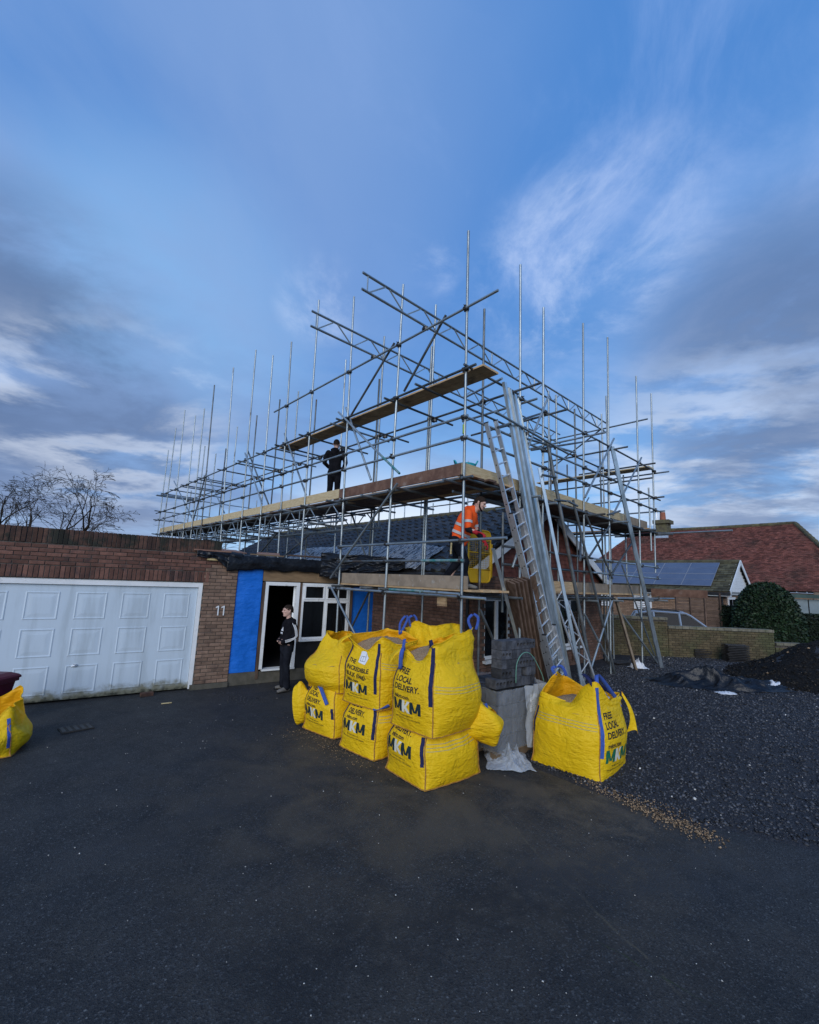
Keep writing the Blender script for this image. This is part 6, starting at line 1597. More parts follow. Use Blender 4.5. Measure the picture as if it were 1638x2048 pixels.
def finish_head(t, H, hair, beard):
    m = MB()
    for sx in (-1, 1): m.ell(H(sx*.032,.083,.012), (.011,.009,.009), None, 10, 6)
    m.build('eyes', ['eyes'], t, smooth=True)
    m = MB(); m.loft([H(-.024,.094,-.0645), H(0,.1025,-.063), H(.024,.094,-.0645)], [.003,.0035,.003], 6); m.build('mouth', ['lips'], t)
    m = MB(); n = 18
    def hf(u, v):
        a = 2*PI*u; fr = max(0, math.cos(a)); low = .074*fr + (-.050)*max(0,-math.cos(a)) + .0*abs(math.sin(a))
        z = low+(.134-low)*v; w = math.sqrt(max(0, 1-max(0,(z-.02)/.118)**2.4)); j = .004*nz(a*5, z*60)
        return H(math.sin(a)*(.0785*w+j), -.010+math.cos(a)*(.1035*w+j), z-.004+j)
    m.grid(hf, 26, 9, 0, True)
    o = m.build('hair', ['hair'], t, smooth=True)
    if beard:
        m = MB()
        for sx in (-1, 1): m.loft([H(sx*.074,.010,.02), H(sx*.066,.030,-.055), H(sx*.042,.066,-.095), H(0,.088,-.112)], [.012,.016,.018,.017], 8)
        m.loft([H(-.03,.088,-.046), H(0,.100,-.044), H(.03,.088,-.046)], [.006,.007,.006], 6); m.build('beard', ['hair'], t, smooth=True)
MT['eyes'] = M('eyes', (.02,.015,.012), None, rough=.3); MT['lips'] = M('lips', (.25,.10,.085), None, rough=.6)
def cloth(t, name, mb, key, voxel=.013, sm=3):
    me = remesh(mb, voxel, name, [MT[key]], sm); return link(name, me, t)
def shoes(t, T, feet, key='boot'):
    for (x, y, z, ang) in feet:
        m = MB(); R = Matrix.Rotation(ang,3,'Z'); F = lambda a, b, c: T(*(Vector((x,y,z))+R @ Vector((a,b,c))))
        m.loft([F(0,-.085,.045), F(0,-.03,.055), F(0,.06,.050), F(0,.13,.040), F(0,.185,.034)], [(.036,.044),(.042,.052),(.046,.046),(.047,.036),(.034,.026)], 12)
        m.loft([F(0,-.045,.05), F(0,-.045,.13)], [.046,.045], 10)
        me = remesh(m, .010, 'boot', [MT[key]], 2); o = link('boot', me, t)
        m = MB(); m.loft([F(0,-.105,.009), F(0,-.07,.009), F(0,.12,.009), F(0,.19,.011), F(0,.215,.012)], [(.022,.009),(.042,.009),(.050,.009),(.040,.009),(.015,.008)], 12); m.build('sole', ['steel_dark'], o)

# --- the man standing in front of the doorway
dm = oZ(0, 567, 1381)
t, T, r, f = person('man by the open doorway in a black hooded top with white sleeve stripes', dm, -RHs*.80-FHs*.55)
m, H = head_parts(t, T, (0,.035,1.655), -.0, .05)
m.loft([T(0,-.005,1.46), T(0,.02,1.57)], [.058,.055], 12)
sk = MB(); sk.v, sk.f, sk.m = m.v, m.f, m.m
limb(sk, T, [(0,-.02,1.0),(0,-.02,1.2),(0,-.02,1.44)], [(.12,.08),(.12,.08),(.13,.08)])
for sx in (-1,1):
    limb(sk, T, [(sx*.09,0,.95),(sx*.10,.0,.5),(sx*.105,-.02,.12)], [.06,.045,.035]); limb(sk, T, [(sx*.17,-.02,1.40),(sx*.24,-.05,1.16),(sx*.15,.11,1.02)], [.04,.035,.028])
    hand(sk, T, (sx*.13,.13,1.02), (-sx,.4,-.2), (0,.8,.3), (0,.2,1))
link('body', remesh(sk, .008, 'body', [MT['skin']], 1), t); finish_head(t, H, 'short', False)
m = MB()
limb(m, T, [(0,0,.90),(0,0,.98),(0,.01,1.10),(0,-.01,1.28),(0,-.015,1.40),(0,-.01,1.47)], [(.165,.125),(.170,.130),(.165,.125),(.180,.122),(.175,.105),(.085,.075)], 16)
limb(m, T, [(0,-.05,1.46),(0,-.10,1.44),(0,-.115,1.36)], [(.10,.05),(.105,.05),(.06,.03)])       # hood lying on the back
for sx in (-1,1):
    limb(m, T, [(sx*.165,-.02,1.405),(sx*.225,-.045,1.29),(sx*.250,-.060,1.155)], [.075,.066,.058]); limb(m, T, [(sx*.250,-.060,1.155),(sx*.215,.04,1.07),(sx*.150,.125,1.03)], [.058,.054,.046])
limb(m, T, [(-.12,.13,1.02),(.12,.13,1.02)], [.05,.05])
cloth(t, 'hooded_top', m, 'cloth_black')
m = MB()
limb(m, T, [(0,0,.80),(0,0,.93),(0,0,1.0)], [(.155,.12),(.165,.125),(.155,.115)], 16)
for sx in (-1,1): limb(m, T, [(sx*.085,.0,.88),(sx*.095,.02,.52),(sx*.105,.0,.30),(sx*.11,-.015,.10)], [.098,.076,.070,.078])
cloth(t, 'trousers', m, 'cloth_navy'); shoes(t, T, [(-.11,.0,0,.25),(.12,-.06,0,-.35)])
m = MB()
for q in (-1,0,1):                                     # three stripes down the outer sleeve
    for sx in (-1,1):
        off = .019*q
        P = [T(sx*.205,-.005+off,1.440),T(sx*.268,-.030+off,1.35),T(sx*.295,-.047+off,1.28),T(sx*.311,-.062+off*.9,1.16),T(sx*.300,-.03+off*.5,1.112+off*.5),T(sx*.262,.055+off*.3,1.066+off),T(sx*.205,.118+off*.2,1.040+off)]
        m.loft(P, [.0055]*7, 6)
m.build('sleeve_stripes', ['white_print'], t)
m = MB(); 
for k, (x, h) in enumerate(((-.035,.03),(.0,.055),(.035,.085))):
    o_ = T(x-.012,.125,1.235); m.extr([(0,0),(.026,0),(.012,h),(-.008,h*.92)], .006, T(-(x)-.01,.128,1.235), -r, Vector((0,0,1)))
m.extr([(0,0),(.11,0),(.11,.022),(0,.022)], .006, T(.055,.1285,1.185), -r, Vector((0,0,1))); m.extr([(0,0),(.11,0),(.11,.008),(0,.008)], .006, T(.055,.1285,1.172), -r, Vector((0,0,1)))
m.build('chest_emblem', ['white_print'], t)

# --- the man on the upper deck, seen from behind
zdeck = Z_D2+.05+.021
up_ = oX(.42, 670, 900); up_ = Vector((.45, up_.y, zdeck))
t, T, r, f = person('man in dark work clothes standing on the upper deck with his back turned', up_, FHs*.97+RHs*.1)
m, H = head_parts(t, T, (0,.03,1.655), .0, .18)
m.loft([T(0,-.01,1.46), T(0,.015,1.57)], [.06,.056], 12)
limb(m, T, [(0,-.02,1.0),(0,-.02,1.44)], [(.12,.08),(.13,.08)])
for sx in (-1,1):
    limb(m, T, [(sx*.09,0,.95),(sx*.10,.0,.5),(sx*.105,-.02,.12)], [.06,.045,.035]); limb(m, T, [(sx*.17,-.02,1.40),(sx*.24,0,1.14),(sx*.16,.17,1.06)], [.04,.035,.028])
    hand(m, T, (sx*.13,.20,1.06), (-sx*.6,.8,0), (0,-.2,1), (-sx,.0,0))
link('body', remesh(m, .009, 'body', [MT['skin']], 1), t); finish_head(t, H, 'short', False)
m = MB()
limb(m, T, [(0,0,.86),(0,0,.98),(0,0,1.10),(0,-.02,1.28),(0,-.02,1.40),(0,-.01,1.47)], [(.185,.14),(.180,.135),(.175,.125),(.20,.13),(.19,.105),(.085,.08)], 16)
limb(m, T, [(0,-.06,1.49),(0,-.125,1.45),(0,-.14,1.35),(0,-.13,1.30)], [(.10,.05),(.11,.055),(.08,.035),(.03,.02)])
for sx in (-1,1): limb(m, T, [(sx*.175,-.02,1.40),(sx*.235,-.02,1.27),(sx*.265,-.01,1.13),(sx*.20,.14,1.06)], [.08,.072,.062,.05])
cloth(t, 'jacket', m, 'cloth_black')
m = MB(); limb(m, T, [(0,0,.80),(0,0,.93)], [(.16,.125),(.165,.125)], 16)
for sx in (-1,1): limb(m, T, [(sx*.085,.0,.88),(sx*.09,.015,.50),(sx*.095,0,.28),(sx*.10,-.015,.10)], [.098,.078,.070,.078])
cloth(t, 'trousers', m, 'cloth_black'); shoes(t, T, [(-.10,.0,0,.1),(.10,-.03,0,-.1)])

# --- the man in orange bending over the rail on the lower deck
zl_top = Z_D1+.105+.021
om = oX(.36, 925, 1168); om = Vector((.36, om.y, zl_top))
t, T, r, f = person('man in orange hi-vis jacket and red gloves leaning over the lower deck rail', om, RHs*.93-FHs*.37)
hc = (0.0,.27,1.53)
m, H = head_parts(t, T, hc, .05, .42)
m.loft([T(0,.15,1.36), T(0,.23,1.45)], [.060,.056], 12)
limb(m, T, [(0,-.03,.93),(0,.11,1.32)], [(.12,.08),(.13,.08)])
rail = Vector((-.06, 0, Z_L2))
for sx in (-1,1):
    limb(m, T, [(sx*.09,-.08,.88),(sx*.12,.06 if sx > 0 else -.12,.46),(sx*.12,.10 if sx > 0 else -.30,.12)], [.06,.045,.035])
limb(m, T, [(.17,.12,1.30),(.25,.13,1.05),(.30,.30,.965)], [.045,.038,.030]); limb(m, T, [(-.17,.12,1.30),(-.23,.17,1.05),(-.20,.30,.88)], [.045,.038,.030])
link('body', remesh(m, .009, 'body', [MT['skin']], 1), t); finish_head(t, H, 'short', True)
m = MB(); limb(m, T, [(.28,.24,.985),(.30,.29,.965)], [.036,.040]); hand(m, T, (.31,.325,.965), (.35,.75,-.25), (0,.2,1), (-1,.2,0), 1.1); cloth(t, 'glove', m, 'glove', .007, 1)
m = MB(); hand(m, T, (-.20,.32,.86), (.1,.5,-.8), (0,.8,.5), (1,.1,0), 1.1); limb(m, T, [(-.215,.27,.92),(-.20,.31,.87)], [.036,.036]); cloth(t, 'glove', m, 'glove', .007, 1)
m = MB()
limb(m, T, [(0,-.07,.86),(0,-.05,.96),(0,.0,1.10),(0,.06,1.24),(0,.115,1.35),(0,.15,1.42)], [(.185,.155),(.18,.15),(.185,.15),(.195,.14),(.17,.115),(.09,.085)], 16)
for sx in (-1,1): limb(m, T, [(sx*.165,.11,1.325),(sx*.215,.12,1.22),(sx*.248,.13,1.085)], [.088,.082,.074])
limb(m, T, [(0,.08,1.44),(0,.03,1.42)], [(.10,.06),(.10,.05)])
jk = cloth(t, 'hi_vis_jacket', m, 'hivis')
m = MB(); ax0, ax1 = Vector((0,-.05,.96)), Vector((0,.06,1.24))
for fq in (.08, .55):
    c = ax0.lerp(ax1, fq); d = (ax1-ax0).normalized()*.024; m.loft([T(*(c-d)), T(*(c+d))], [(.1955,.1625),(.199,.162)], 24, False)
for sx in (-1,1):
    m.loft([T(sx*.227,.122,1.18), T(sx*.236,.125,1.135)], [.0870,.0845], 16, False)
    P = [(sx*.085,.30,1.27),(sx*.09,.26,1.345),(sx*.09,.12,1.415),(sx*.09,.0,1.29),(sx*.09,-.075,1.19)]
m.build('reflective_bands', ['reflect'], jk, smooth=True)
m = MB()
limb(m, T, [(.248,.13,1.09),(.252,.14,1.03),(.272,.22,.99)], [.066,.058,.046]); limb(m, T, [(-.248,.13,1.09),(-.235,.18,1.03),(-.215,.27,.93)], [.066,.056,.046])
cloth(t, 'navy_sleeve', m, 'cloth_navy')
m = MB(); limb(m, T, [(0,-.10,.78),(0,-.13,.88),(0,-.11,.97)], [(.165,.135),(.17,.14),(.165,.13)], 16)
limb(m, T, [(.09,-.10,.86),(.13,.07,.47),(.125,.05,.28),(.12,.09,.10)], [.105,.082,.072,.076]); limb(m, T, [(-.09,-.12,.86),(-.12,-.14,.46),(-.12,-.28,.26),(-.12,-.36,.10)], [.105,.082,.072,.076])
cloth(t, 'trousers', m, 'cloth_navy'); shoes(t, T, [(.12,.10,0,-.2),(-.12,-.36,0,.2)])
m = MB(); m.tube(T(.20,-.15,.80), T(.19,-.16,.60), .016, 8); m.build('tool_handle', ['timber'], t)

# ------------------------------------------------------------------ neighbours beyond the wall
ZG = .0
D = 14.7
def NP(px, z, d): p = at(px, 1190, d); return Vector((p.x, p.y, z))
garden_wall = thing('garden_wall', 'mossy buff brick garden wall stepping down to the right beyond the gravel', 'wall', NP(1400, 0, D))
steps = [(1150,1332,1.56,D),(1333,1541,1.30,D),(1543,1690,.90,D)]
mm = MB(); bb_ = MB()
for (pa, pb, zt, d) in steps:
    A = NP(pa, 0, d); B = NP(pb, 0, d); ux = (B-A).normalized(); L = (B-A).length; W = wall_frame(A, ux)
    mm.box(A+ux*(L/2)+W.to_3x3() @ Vector((0,.125,0))+Vector((0,0,zt/2-.05)), (L, .21, zt-.1), W.to_3x3())
    brick_field(bb_, W, 0, L, .0, zt-.12, None, .005)
    x = 0
    while x < L-.02:
        e = min(x+.225, L); m = MB(); m.box(A+ux*((x+e)/2)+W.to_3x3() @ Vector((0,.115,0))+Vector((0,0,zt-.045+random.uniform(-.004,.004))), (e-x-.010, .29, .085), W.to_3x3() @ Matrix.Rotation(random.uniform(-.01,.01),3,'Z')); m.build('coping_brick', ['coping'], garden_wall); x += .225
mm.build('wall_core', ['mortar'], garden_wall); bb_.build('brickwork', ['brick_wall'], garden_wall, kind='stuff')

def hung_courses(m, P, nrow, wid, sag=.0, seed=0):
    """courses of plain tiles over a quadrilateral patch P(u,v): u along, v up the slope"""
    R = random.Random(seed)
    for r in range(nrow):
        v0, v1 = r/nrow, (r+1.25)/nrow; a, b = P(0, v0), P(1, v0); L = (b-a).length; n = max(1, int(L/wid)); off = (r % 2)*.5
        nn = (P(1,v0)-P(0,v0)).cross(P(.5,min(1,v1))-P(.5,v0)).normalized()
        for i in range(n+1):
            u0 = max(0, (i-off)/n); u1 = min(1, (i+1-off)/n)-.06/n
            if u1 <= u0: continue
            h = .030+R.uniform(-.012,.018); w1 = min(1, v1)
            q = [P(u0,v0)+nn*h, P(u1,v0)+nn*h, P(u1,w1)+nn*.004, P(u0,w1)+nn*.004, P(u0,v0), P(u1,v0)]
            m.add(q, [(0,1,2,3),(4,5,1,0)])
# bungalow with solar panels: ridge along Y, its front slope faces -X
c0 = at(1455, 1184, 19.0); bx0, by0, ez = c0.x, c0.y, c0.z
bw, bl_, bh = 4.6, 15.0, 1.40
bung = thing('bungalow', 'low brick bungalow with solar panels on a mossy roof and white boarded gable', 'bungalow', (bx0+2, by0+6, 0))
m = MB(); m.bbox((bx0+.30, by0+.15, 0), (bx0+bw-.3, by0+bl_, ez-.05)); m.build('wall', ['mortar'], bung)
m = MB(); brick_field(m, wall_frame(Vector((bx0+.29, by0+bl_, 0)), (0,-1,0)), 3, bl_-.15, .6, ez-.1); brick_field(m, wall_frame(Vector((bx0+.3, by0+.14, 0)), (1,0,0)), 0, bw-.6, .6, ez-.1); m.build('brickwork', ['nbrick'], bung, kind='stuff')
E0, Rg = Vector((bx0, by0-.1, ez)), Vector((bx0+bw/2, by0-.1, ez+bh)); YL = Vector((0, bl_, 0))
m = MB(); hung_courses(m, lambda u, v: (E0+YL*(1-u)).lerp(Rg+YL*(1-u), v), 13, .30, seed=3); m.build('roof_tiles', ['ntile_moss'], bung, kind='stuff')
m = MB(); E2 = Vector((bx0+bw, by0-.1, ez)); m.add([E0, Rg, Rg+YL, E0+YL, E2, E2+YL], [(0,1,2,3),(1,4,5,2),(0,3,5,4)]); m.build('roof_deck', ['felt'], bung)
for i in range(int(bl_/.45)): 
    m = MB(); m.loft([Rg+Vector((0,.45*i,.0)), Rg+Vector((0,.45*i+.44,.0))], [.11,.12], 8); m.build('ridge_tile', ['ntile_moss'], bung)
m = MB(); z = ez-.12
while z < ez+bh-.14:                                   # white weatherboards
    f_ = max(0, (z-ez))/bh; x0, x1 = bx0+.20+f_*bw/2, bx0+bw-.20-f_*bw/2
    b_ = MB(); b_.box(((x0+x1)/2, by0+.03, z+.075), (x1-x0, .025, .15), Matrix.Rotation(.10,3,'X')); b_.build('weatherboard', ['white_paint'], bung); z += .155
for sg, xe in ((-1, bx0-.03), (1, bx0+bw+.03)):
    m = MB(); m.beam(Vector((xe, by0-.11, ez-.02)), Vector((bx0+bw/2, by0-.11, ez+bh-.0)), .025, .19, Vector((0,-1,0)).cross(Vector((1,0,.6*sg)))); m.build('bargeboard', ['white_paint'], bung)
m = MB(); m.bbox((bx0-.06, by0-.1, ez-.14), (bx0+.0, by0+bl_, ez-.02)); m.build('gutter', ['steel_dark'], bung)
m = MB(); m.bbox((bx0+.0, by0-.08, ez-.19), (bx0+.30, by0+bl_, ez-.14)); m.build('soffit', ['white_paint'], bung)
slope = (Rg-E0); sn = slope.cross(Vector((0,-1,0))).normalized(); sn = sn if sn.z > 0 else -sn
for rI in range(2):
    for k in range(11):
        y0 = .75+1.17*k; v0, v1 = .12+.40*rI, .12+.40*rI+.39
        a = E0+slope*v0+Vector((0,y0,0))+sn*.09; b = E0+slope*v1+Vector((0,y0,0))+sn*.09; w = Vector((0,1.15,0))
        m = MB(); m.add([a, a+w, b+w, b, a-sn*.035, a+w-sn*.035, b+w-sn*.035, b-sn*.035], [(3,2,1,0),(0,1,5,4),(1,2,6,5),(2,3,7,6),(3,0,4,7)]); pn = m.build('solar_panel', ['solar'], bung)
        m = MB()
        for q in (0,1): m.tube(a.lerp(b,q), a.lerp(b,q)+w, .010, 5); m.tube(a+w*q, b+w*q, .010, 5)
        m.tube(a.lerp(b,.5)+sn*.002, a.lerp(b,.5)+w+sn*.002, .006, 4); m.build('panel_frame', ['solar_line'], pn)
for (ya, yb_, za, zb2) in ((5.1,6.6,1.55,2.3),(3.1,3.9,1.5,2.3)):
    m = MB(); X = bx0+.27
    for a, b, c, d in ((ya,yb_,za,za+.07),(ya,yb_,zb2-.07,zb2),(ya,ya+.07,za+.07,zb2-.07),(yb_-.07,yb_,za+.07,zb2-.07)): m.bbox((X-.03,by0+a,c),(X+.02,by0+b,d))
    wd_ = m.build('window', ['white_paint'], bung)
    for k in range(6): z = za+.10+.095*k; m = MB(); m.box((X, by0+(ya+yb_)/2, z+.03), (.015, yb_-ya-.15, .07), Matrix.Rotation(.5,3,'Y')); m.build('shutter_slat', ['white_paint'], wd_)
m = MB(); m.bbox((bx0+.6, by0+.10, 1.35), (bx0+1.9, by0+.16, 2.25)); w_ = m.build('window', ['white_paint'], bung)
m = MB(); m.bbox((bx0+.70, by0+.085, 1.45), (bx0+1.2, by0+.095, 2.15)); m.build('pane', ['glass_dark'], w_); m = MB(); m.bbox((bx0+1.3, by0+.085, 1.45), (bx0+1.8, by0+.095, 2.15)); m.build('pane', ['glass_dark'], w_)
m = MB(); m.tube((bx0+.2, by0+.25, .5), (bx0+.2, by0+.25, ez-.1), .04, 8); m.build('downpipe', ['steel_dark'], bung)
# slatted brown fence in front of the bungalow
fa, fb = NP(1350, 0, 18.0), NP(1437, 0, 17.6)
fence = thing('slatted_fence', 'brown horizontal slat fence in front of the bungalow wall', 'fence', fa)
for k in range(12):
    m = MB(); m.beam(fa+Vector((0,0,.75+.13*k)), fb+Vector((0,0,.75+.13*k)), .10, .02, FHs); m.build('slat', ['trellis'], fence)
for f_ in (0, .33, .66, 1): m = MB(); p = fa.lerp(fb, f_)-FHs*.05; m.beam(p, p+Vector((0,0,2.4)), .05, .06, FHs); m.build('post', ['trellis'], fence)

# large house with the old clay tile roof, axes as the bungalow's
rr = at(1590, 1047, 31.0); RZ2 = rr.z; L2 = 10.8; hw2 = 6.6; ez2 = 2.7
big = thing('tiled_house', 'large house behind with old red clay tiled roof, mossy ridge and one chimney', 'house', (rr.x, rr.y+8, 0))
Rr = Vector((rr.x, rr.y, RZ2)); Rl = Rr+Vector((0, L2, 0))
gy = rr.y-1.5
Ea = Vector((rr.x-hw2, gy, ez2)); Eb = Vector((rr.x-hw2, rr.y+L2+3.2, ez2))
fh = .42; Hh = Rr.lerp(Vector((rr.x-hw2, rr.y, ez2)), fh); Hh.y = gy
def bigP(u, v):        # u: 0 far left end .. 1 near right end ; v: eave .. ridge
    l = Eb.lerp(Rl, v)
    if v <= 1-fh: q = Ea.lerp(Hh, v/(1-fh))
    else: q = Hh.lerp(Rr, (v-(1-fh))/fh)
    s_ = l.lerp(q, u); s_.z += .05*nz(u*9, v*4, 3)-.06*math.sin(PI*u)*v; return s_
m = MB(); hung_courses(m, bigP, 62, .19, seed=8); m.build('roof_tiles', ['ntile'], big, kind='stuff')
m = MB(); m.grid(lambda u, v: bigP(u, v)-Vector((-.02,0,.03)), 20, 12); m.build('roof_deck', ['felt'], big)
Hr = Vector((2*rr.x-Hh.x, gy, Hh.z)); Er = Vector((rr.x+hw2, gy, ez2)); Erl = Vector((rr.x+hw2, Eb.y, ez2))
m = MB(); hung_courses(m, lambda u, v: Hh.lerp(Hr, u).lerp(Rr, v*.98) + Vector((0,-.02,0)), 22, .19, seed=9)
hung_courses(m, lambda u, v: Er.lerp(Erl, u).lerp((Rr if u < .5 else Rl).lerp(Rl, u) if True else Rr, v*.97), 24, .6, seed=10); m.build('rear_roof_tiles', ['ntile_moss'], big, kind='stuff')
m = MB(); wy = gy+.35; m.add([(rr.x-hw2+.35,wy,0),(rr.x+hw2-.35,wy,0),(rr.x+hw2-.35,wy,ez2),(Hr.x,wy,Hr.z-.1),(Hh.x,wy,Hh.z-.1),(rr.x-hw2+.35,wy,ez2)], [(0,1,2,3,4,5)]); m.bbox((rr.x-hw2+.4, wy, 0), (rr.x+hw2-.4, Eb.y-.5, ez2-.1)); m.build('wall', ['nbrick'], big)
wn = at(1637, 1137, (Vector((rr.x-3.5,wy,0))-CAM).dot(FHs)); wx = wn.x
m = MB(); m.bbox((wx-.5, wy-.08, 3.1), (wx+1.1, wy-.01, 4.6)); w_ = m.build('window', ['white_paint'], big)
for k in range(2): m = MB(); m.bbox((wx-.42+.78*k, wy-.10, 3.2), (wx+.24+.78*k, wy-.085, 4.5)); m.build('pane', ['pale_glass'], w_)
for k in range(int(L2/.5)): m = MB(); m.loft([Rr+Vector((0,.5*k,.02-.05*math.sin(PI*k*.5/L2))), Rr+Vector((0,.5*k+.49,.02-.05*math.sin(PI*k*.5/L2)))], [.14,.15], 8); m.build('ridge_tile', ['tile_ridge'], big)
for k in range(9): a = Hh.lerp(Rr, k/9); b = Hh.lerp(Rr, (k+.95)/9); m = MB(); m.loft([a+Vector((0,0,.03)), b+Vector((0,0,.03))], [.15,.13], 8); m.build('hip_tile', ['tile_ridge'], big)
ch = Rr + Vector((-.5, 8.36, 0)); m = MB()
m.bbox((ch.x-.45, ch.y-.45, RZ2-2.0), (ch.x+.45, ch.y+.45, RZ2+.45)); m.bbox((ch.x-.62, ch.y-.62, RZ2+.45), (ch.x+.62, ch.y+.62, RZ2+.75)); chm = m.build('chimney', ['tile_ridge'], big)
m = MB(); m.loft([ch+Vector((0,0,.75)), ch+Vector((0,0,1.45))], [.24,.20], 12); MT['pot'] = M('terracotta', (.26,.09,.05), (.32,.12,.07)); m.build('chimney_pot', ['pot'], chm)
m = MB(); m.bbox((ch.x-.52, ch.y-.5, RZ2-1.1), (ch.x-.44, ch.y+.5, RZ2-.35)); m.build('lead_flashing', ['ali'], chm)
an = at(1313, 1020, 44); m = MB(); m.tube((an.x, an.y, 0), (an.x, an.y, an.z), .06, 6); m.tube((an.x, an.y, an.z-.05), (an.x+.35, an.y, an.z-.02), .04, 6)
tag(m.build('aerial_pole', ['ali'], None), 'thin grey pole rising left of the chimney of the red roofed house', 'pole')

# clipped yew dome, hedges, greenhouse, lawn
def leaves(name, surf, n, size, key, seed, parent=None):
    R = np.random.RandomState(seed); V = np.zeros((n,4,3)); 
    for i in range(n):
        p, nr = surf(R); nr = Vector(nr).normalized(); a = Vector(R.randn(3)); a = (a-nr*a.dot(nr)*.4).normalized(); b = nr.cross(a).normalized(); L = size*(.6+.8*R.rand()); w = L*.34
        up = (a*.8+nr*.75).normalized(); p = Vector(p)
        V[i,0] = p-b*w*.4; V[i,1] = p+up*L*.5+b*w; V[i,2] = p+up*L; V[i,3] = p+up*L*.5-b*w
    F = np.arange(n*4).reshape(n,4); o = link(name, fast_mesh(name, V.reshape(-1,3), F, [key]), parent, 'stuff'); return o
yc = NP(1529, 0, 16.4)
yew = thing('yew_bush', 'dark green yew bush clipped to a dome behind the garden wall', 'bush', yc)
def dome(a, v):           # v 0 foot .. 1 top
    th = v*PI/2; k = 1+.08*nz(math.cos(a)*2, math.sin(a)*2, v*4)+.03*nz(math.cos(a)*5, math.sin(a)*5, v*9)
    rad = 1.14*math.cos(th)**.74*k; return yc+Vector((math.cos(a)*rad, math.sin(a)*rad, .15+2.66*math.sin(th)**1.0*(1+.02*nz(a,v*5))))
m = MB(); m.grid(lambda u, v: yc+(dome(2*PI*u, v*.995)-yc)*.94, 36, 16, 0, True); m.build('inner_mass', ['yew_core'], yew)
def ys(R):
    a = R.rand()*2*PI; v = R.rand()**.8*.99; p = dome(a, v); q = (p-yc); q.z = (p.z-1.0)*.6; return yc+(p-yc)*(.90+.10*R.rand()), q
leaves('foliage', ys, 26000, .085, 'yew', 4, yew)
m = MB(); m.loft([yc, yc+Vector((0,0,1.5))], [.09,.06], 8); m.build('trunk', ['bark'], yew)
def hedge(name, label, p0, p1, dep, h, n, seed):
    p0, p1 = Vector(p0), Vector(p1); ux = (p1-p0); L = ux.length; ux.normalize(); uy = Vector((-ux.y, ux.x, 0))
    t = thing(name, label, 'hedge', p0); m = MB(); m.box(p0+ux*L/2+uy*dep/2+Vector((0,0,h/2-.05)), (L-.08, dep-.12, h-.12), wall_frame(p0, ux).to_3x3()); m.build('inner_mass', ['yew_core'], t)
    def s(R):
        k = R.rand()
        if k < .62: return p0+ux*L*R.rand()+Vector((0,0,h*R.rand()))+uy*(.06*R.randn()*.5), -uy+Vector((0,0,.3))
        if k < .9: return p0+ux*L*R.rand()+uy*dep*R.rand()+Vector((0,0,h+.03*R.randn())), Vector((0,0,1))
        return p0+ux*L+uy*dep*R.rand()+Vector((0,0,h*R.rand())), ux
    leaves('foliage', s, n, .08, 'hedge', seed, t)
hedge('hedge', 'dark clipped hedge left of the yew dome', NP(1438,0,17.6), NP(1475,0,17.2), .9, 1.83, 5000, 5)
hedge('hedge', 'dark clipped hedge right of the yew dome under the green flat roof', NP(1572,0,18.2), NP(1760,0,17.6), .9, 1.62, 12000, 6)
ga, gb = NP(1577,0,20), NP(1740,0,19.4); gu = (gb-ga).normalized(); W = wall_frame(ga, gu)
gt = thing('outbuilding', 'low outbuilding with green flat roof and pale glazed front at the right edge', 'outbuilding', ga); L = (gb-ga).length
m = MB(); m.box(ga+gu*L/2+W.to_3x3() @ Vector((0,1.5,2.42)), (L+.2, 3.3, .16), W.to_3x3()); m.build('roof', ['green_roof'], gt)
m = MB(); m.box(ga+gu*L/2+W.to_3x3() @ Vector((0,1.5,1.1)), (L-.1, 2.8, 2.3), W.to_3x3()); m.build('wall', ['steel_dark'], gt)
for k in range(4): m = MB(); m.box(ga+gu*(L*(k+.5)/4)+W.to_3x3() @ Vector((0,.07,1.98)), (L/4-.05, .04, .62), W.to_3x3()); m.build('glazed_panel', ['pale_panel'], gt)
lw = NP(1640, .6, 18); m = MB(); m.box(NP(1700,.33,22)+Vector((0,0,0)), (10, 12.5, .62), wall_frame(lw, RHs).to_3x3()); tag(m.build('lawn', ['grass']), kind='structure')

# estate car behind the wall
cc = NP(1352, .02, 17.0); cf = (RHs*.90-FHs*.44).normalized(); cl = Vector((0,0,1)).cross(cf)
car = thing('parked_car', 'silver roofed estate car parked beyond the garden wall, only its roof and screen showing', 'car', cc)
CP_ = lambda x, y, z: cc + cf*(x*.82) + cl*y + Vector((0,0,z))
prof = [(-2.15,.32),(-2.2,.75),(-2.12,1.02),(-1.2,1.06),(0.6,1.06),(1.25,1.02),(2.05,.86),(2.2,.62),(2.15,.32)]
m = MB(); a = [CP_(x, -.90+.0*z, z) for x, z in prof]; b = [CP_(x, .90, z) for x, z in prof]; k = len(prof)
m.add(a+b, [tuple(range(k)), tuple(reversed(range(k,2*k)))]+[((i+1)%k, i, k+i, k+(i+1)%k) for i in range(k)]); m.build('body', ['car_paint'], car)
cab = [(-2.05,1.04,.84),(-1.72,1.52,.72),(-1.0,1.62,.68),(.25,1.60,.68),(.45,1.52,.70),(1.20,1.03,.84)]
m = MB(); a = [CP_(x,-w,z) for x,z,w in cab]; b = [CP_(x,w,z) for x,z,w in cab]; k = len(cab)
m.add(a+b, [tuple(range(k)), tuple(reversed(range(k,2*k)))]+[((i+1)%k, i, k+i, k+(i+1)%k) for i in range(k)]); m.build('side_window', ['car_glass'], car)
m = MB(); 
def roof(u, v):
    x = -1.74+2.05*u; y = (-.71+1.42*v); return CP_(x, y, 1.525+.125*math.sin(PI*min(1,u*.8+.12))*(1-.35*(2*v-1)**2)-.01)
m.grid(roof, 12, 8); m.build('roof', ['car_paint'], car, smooth=True)
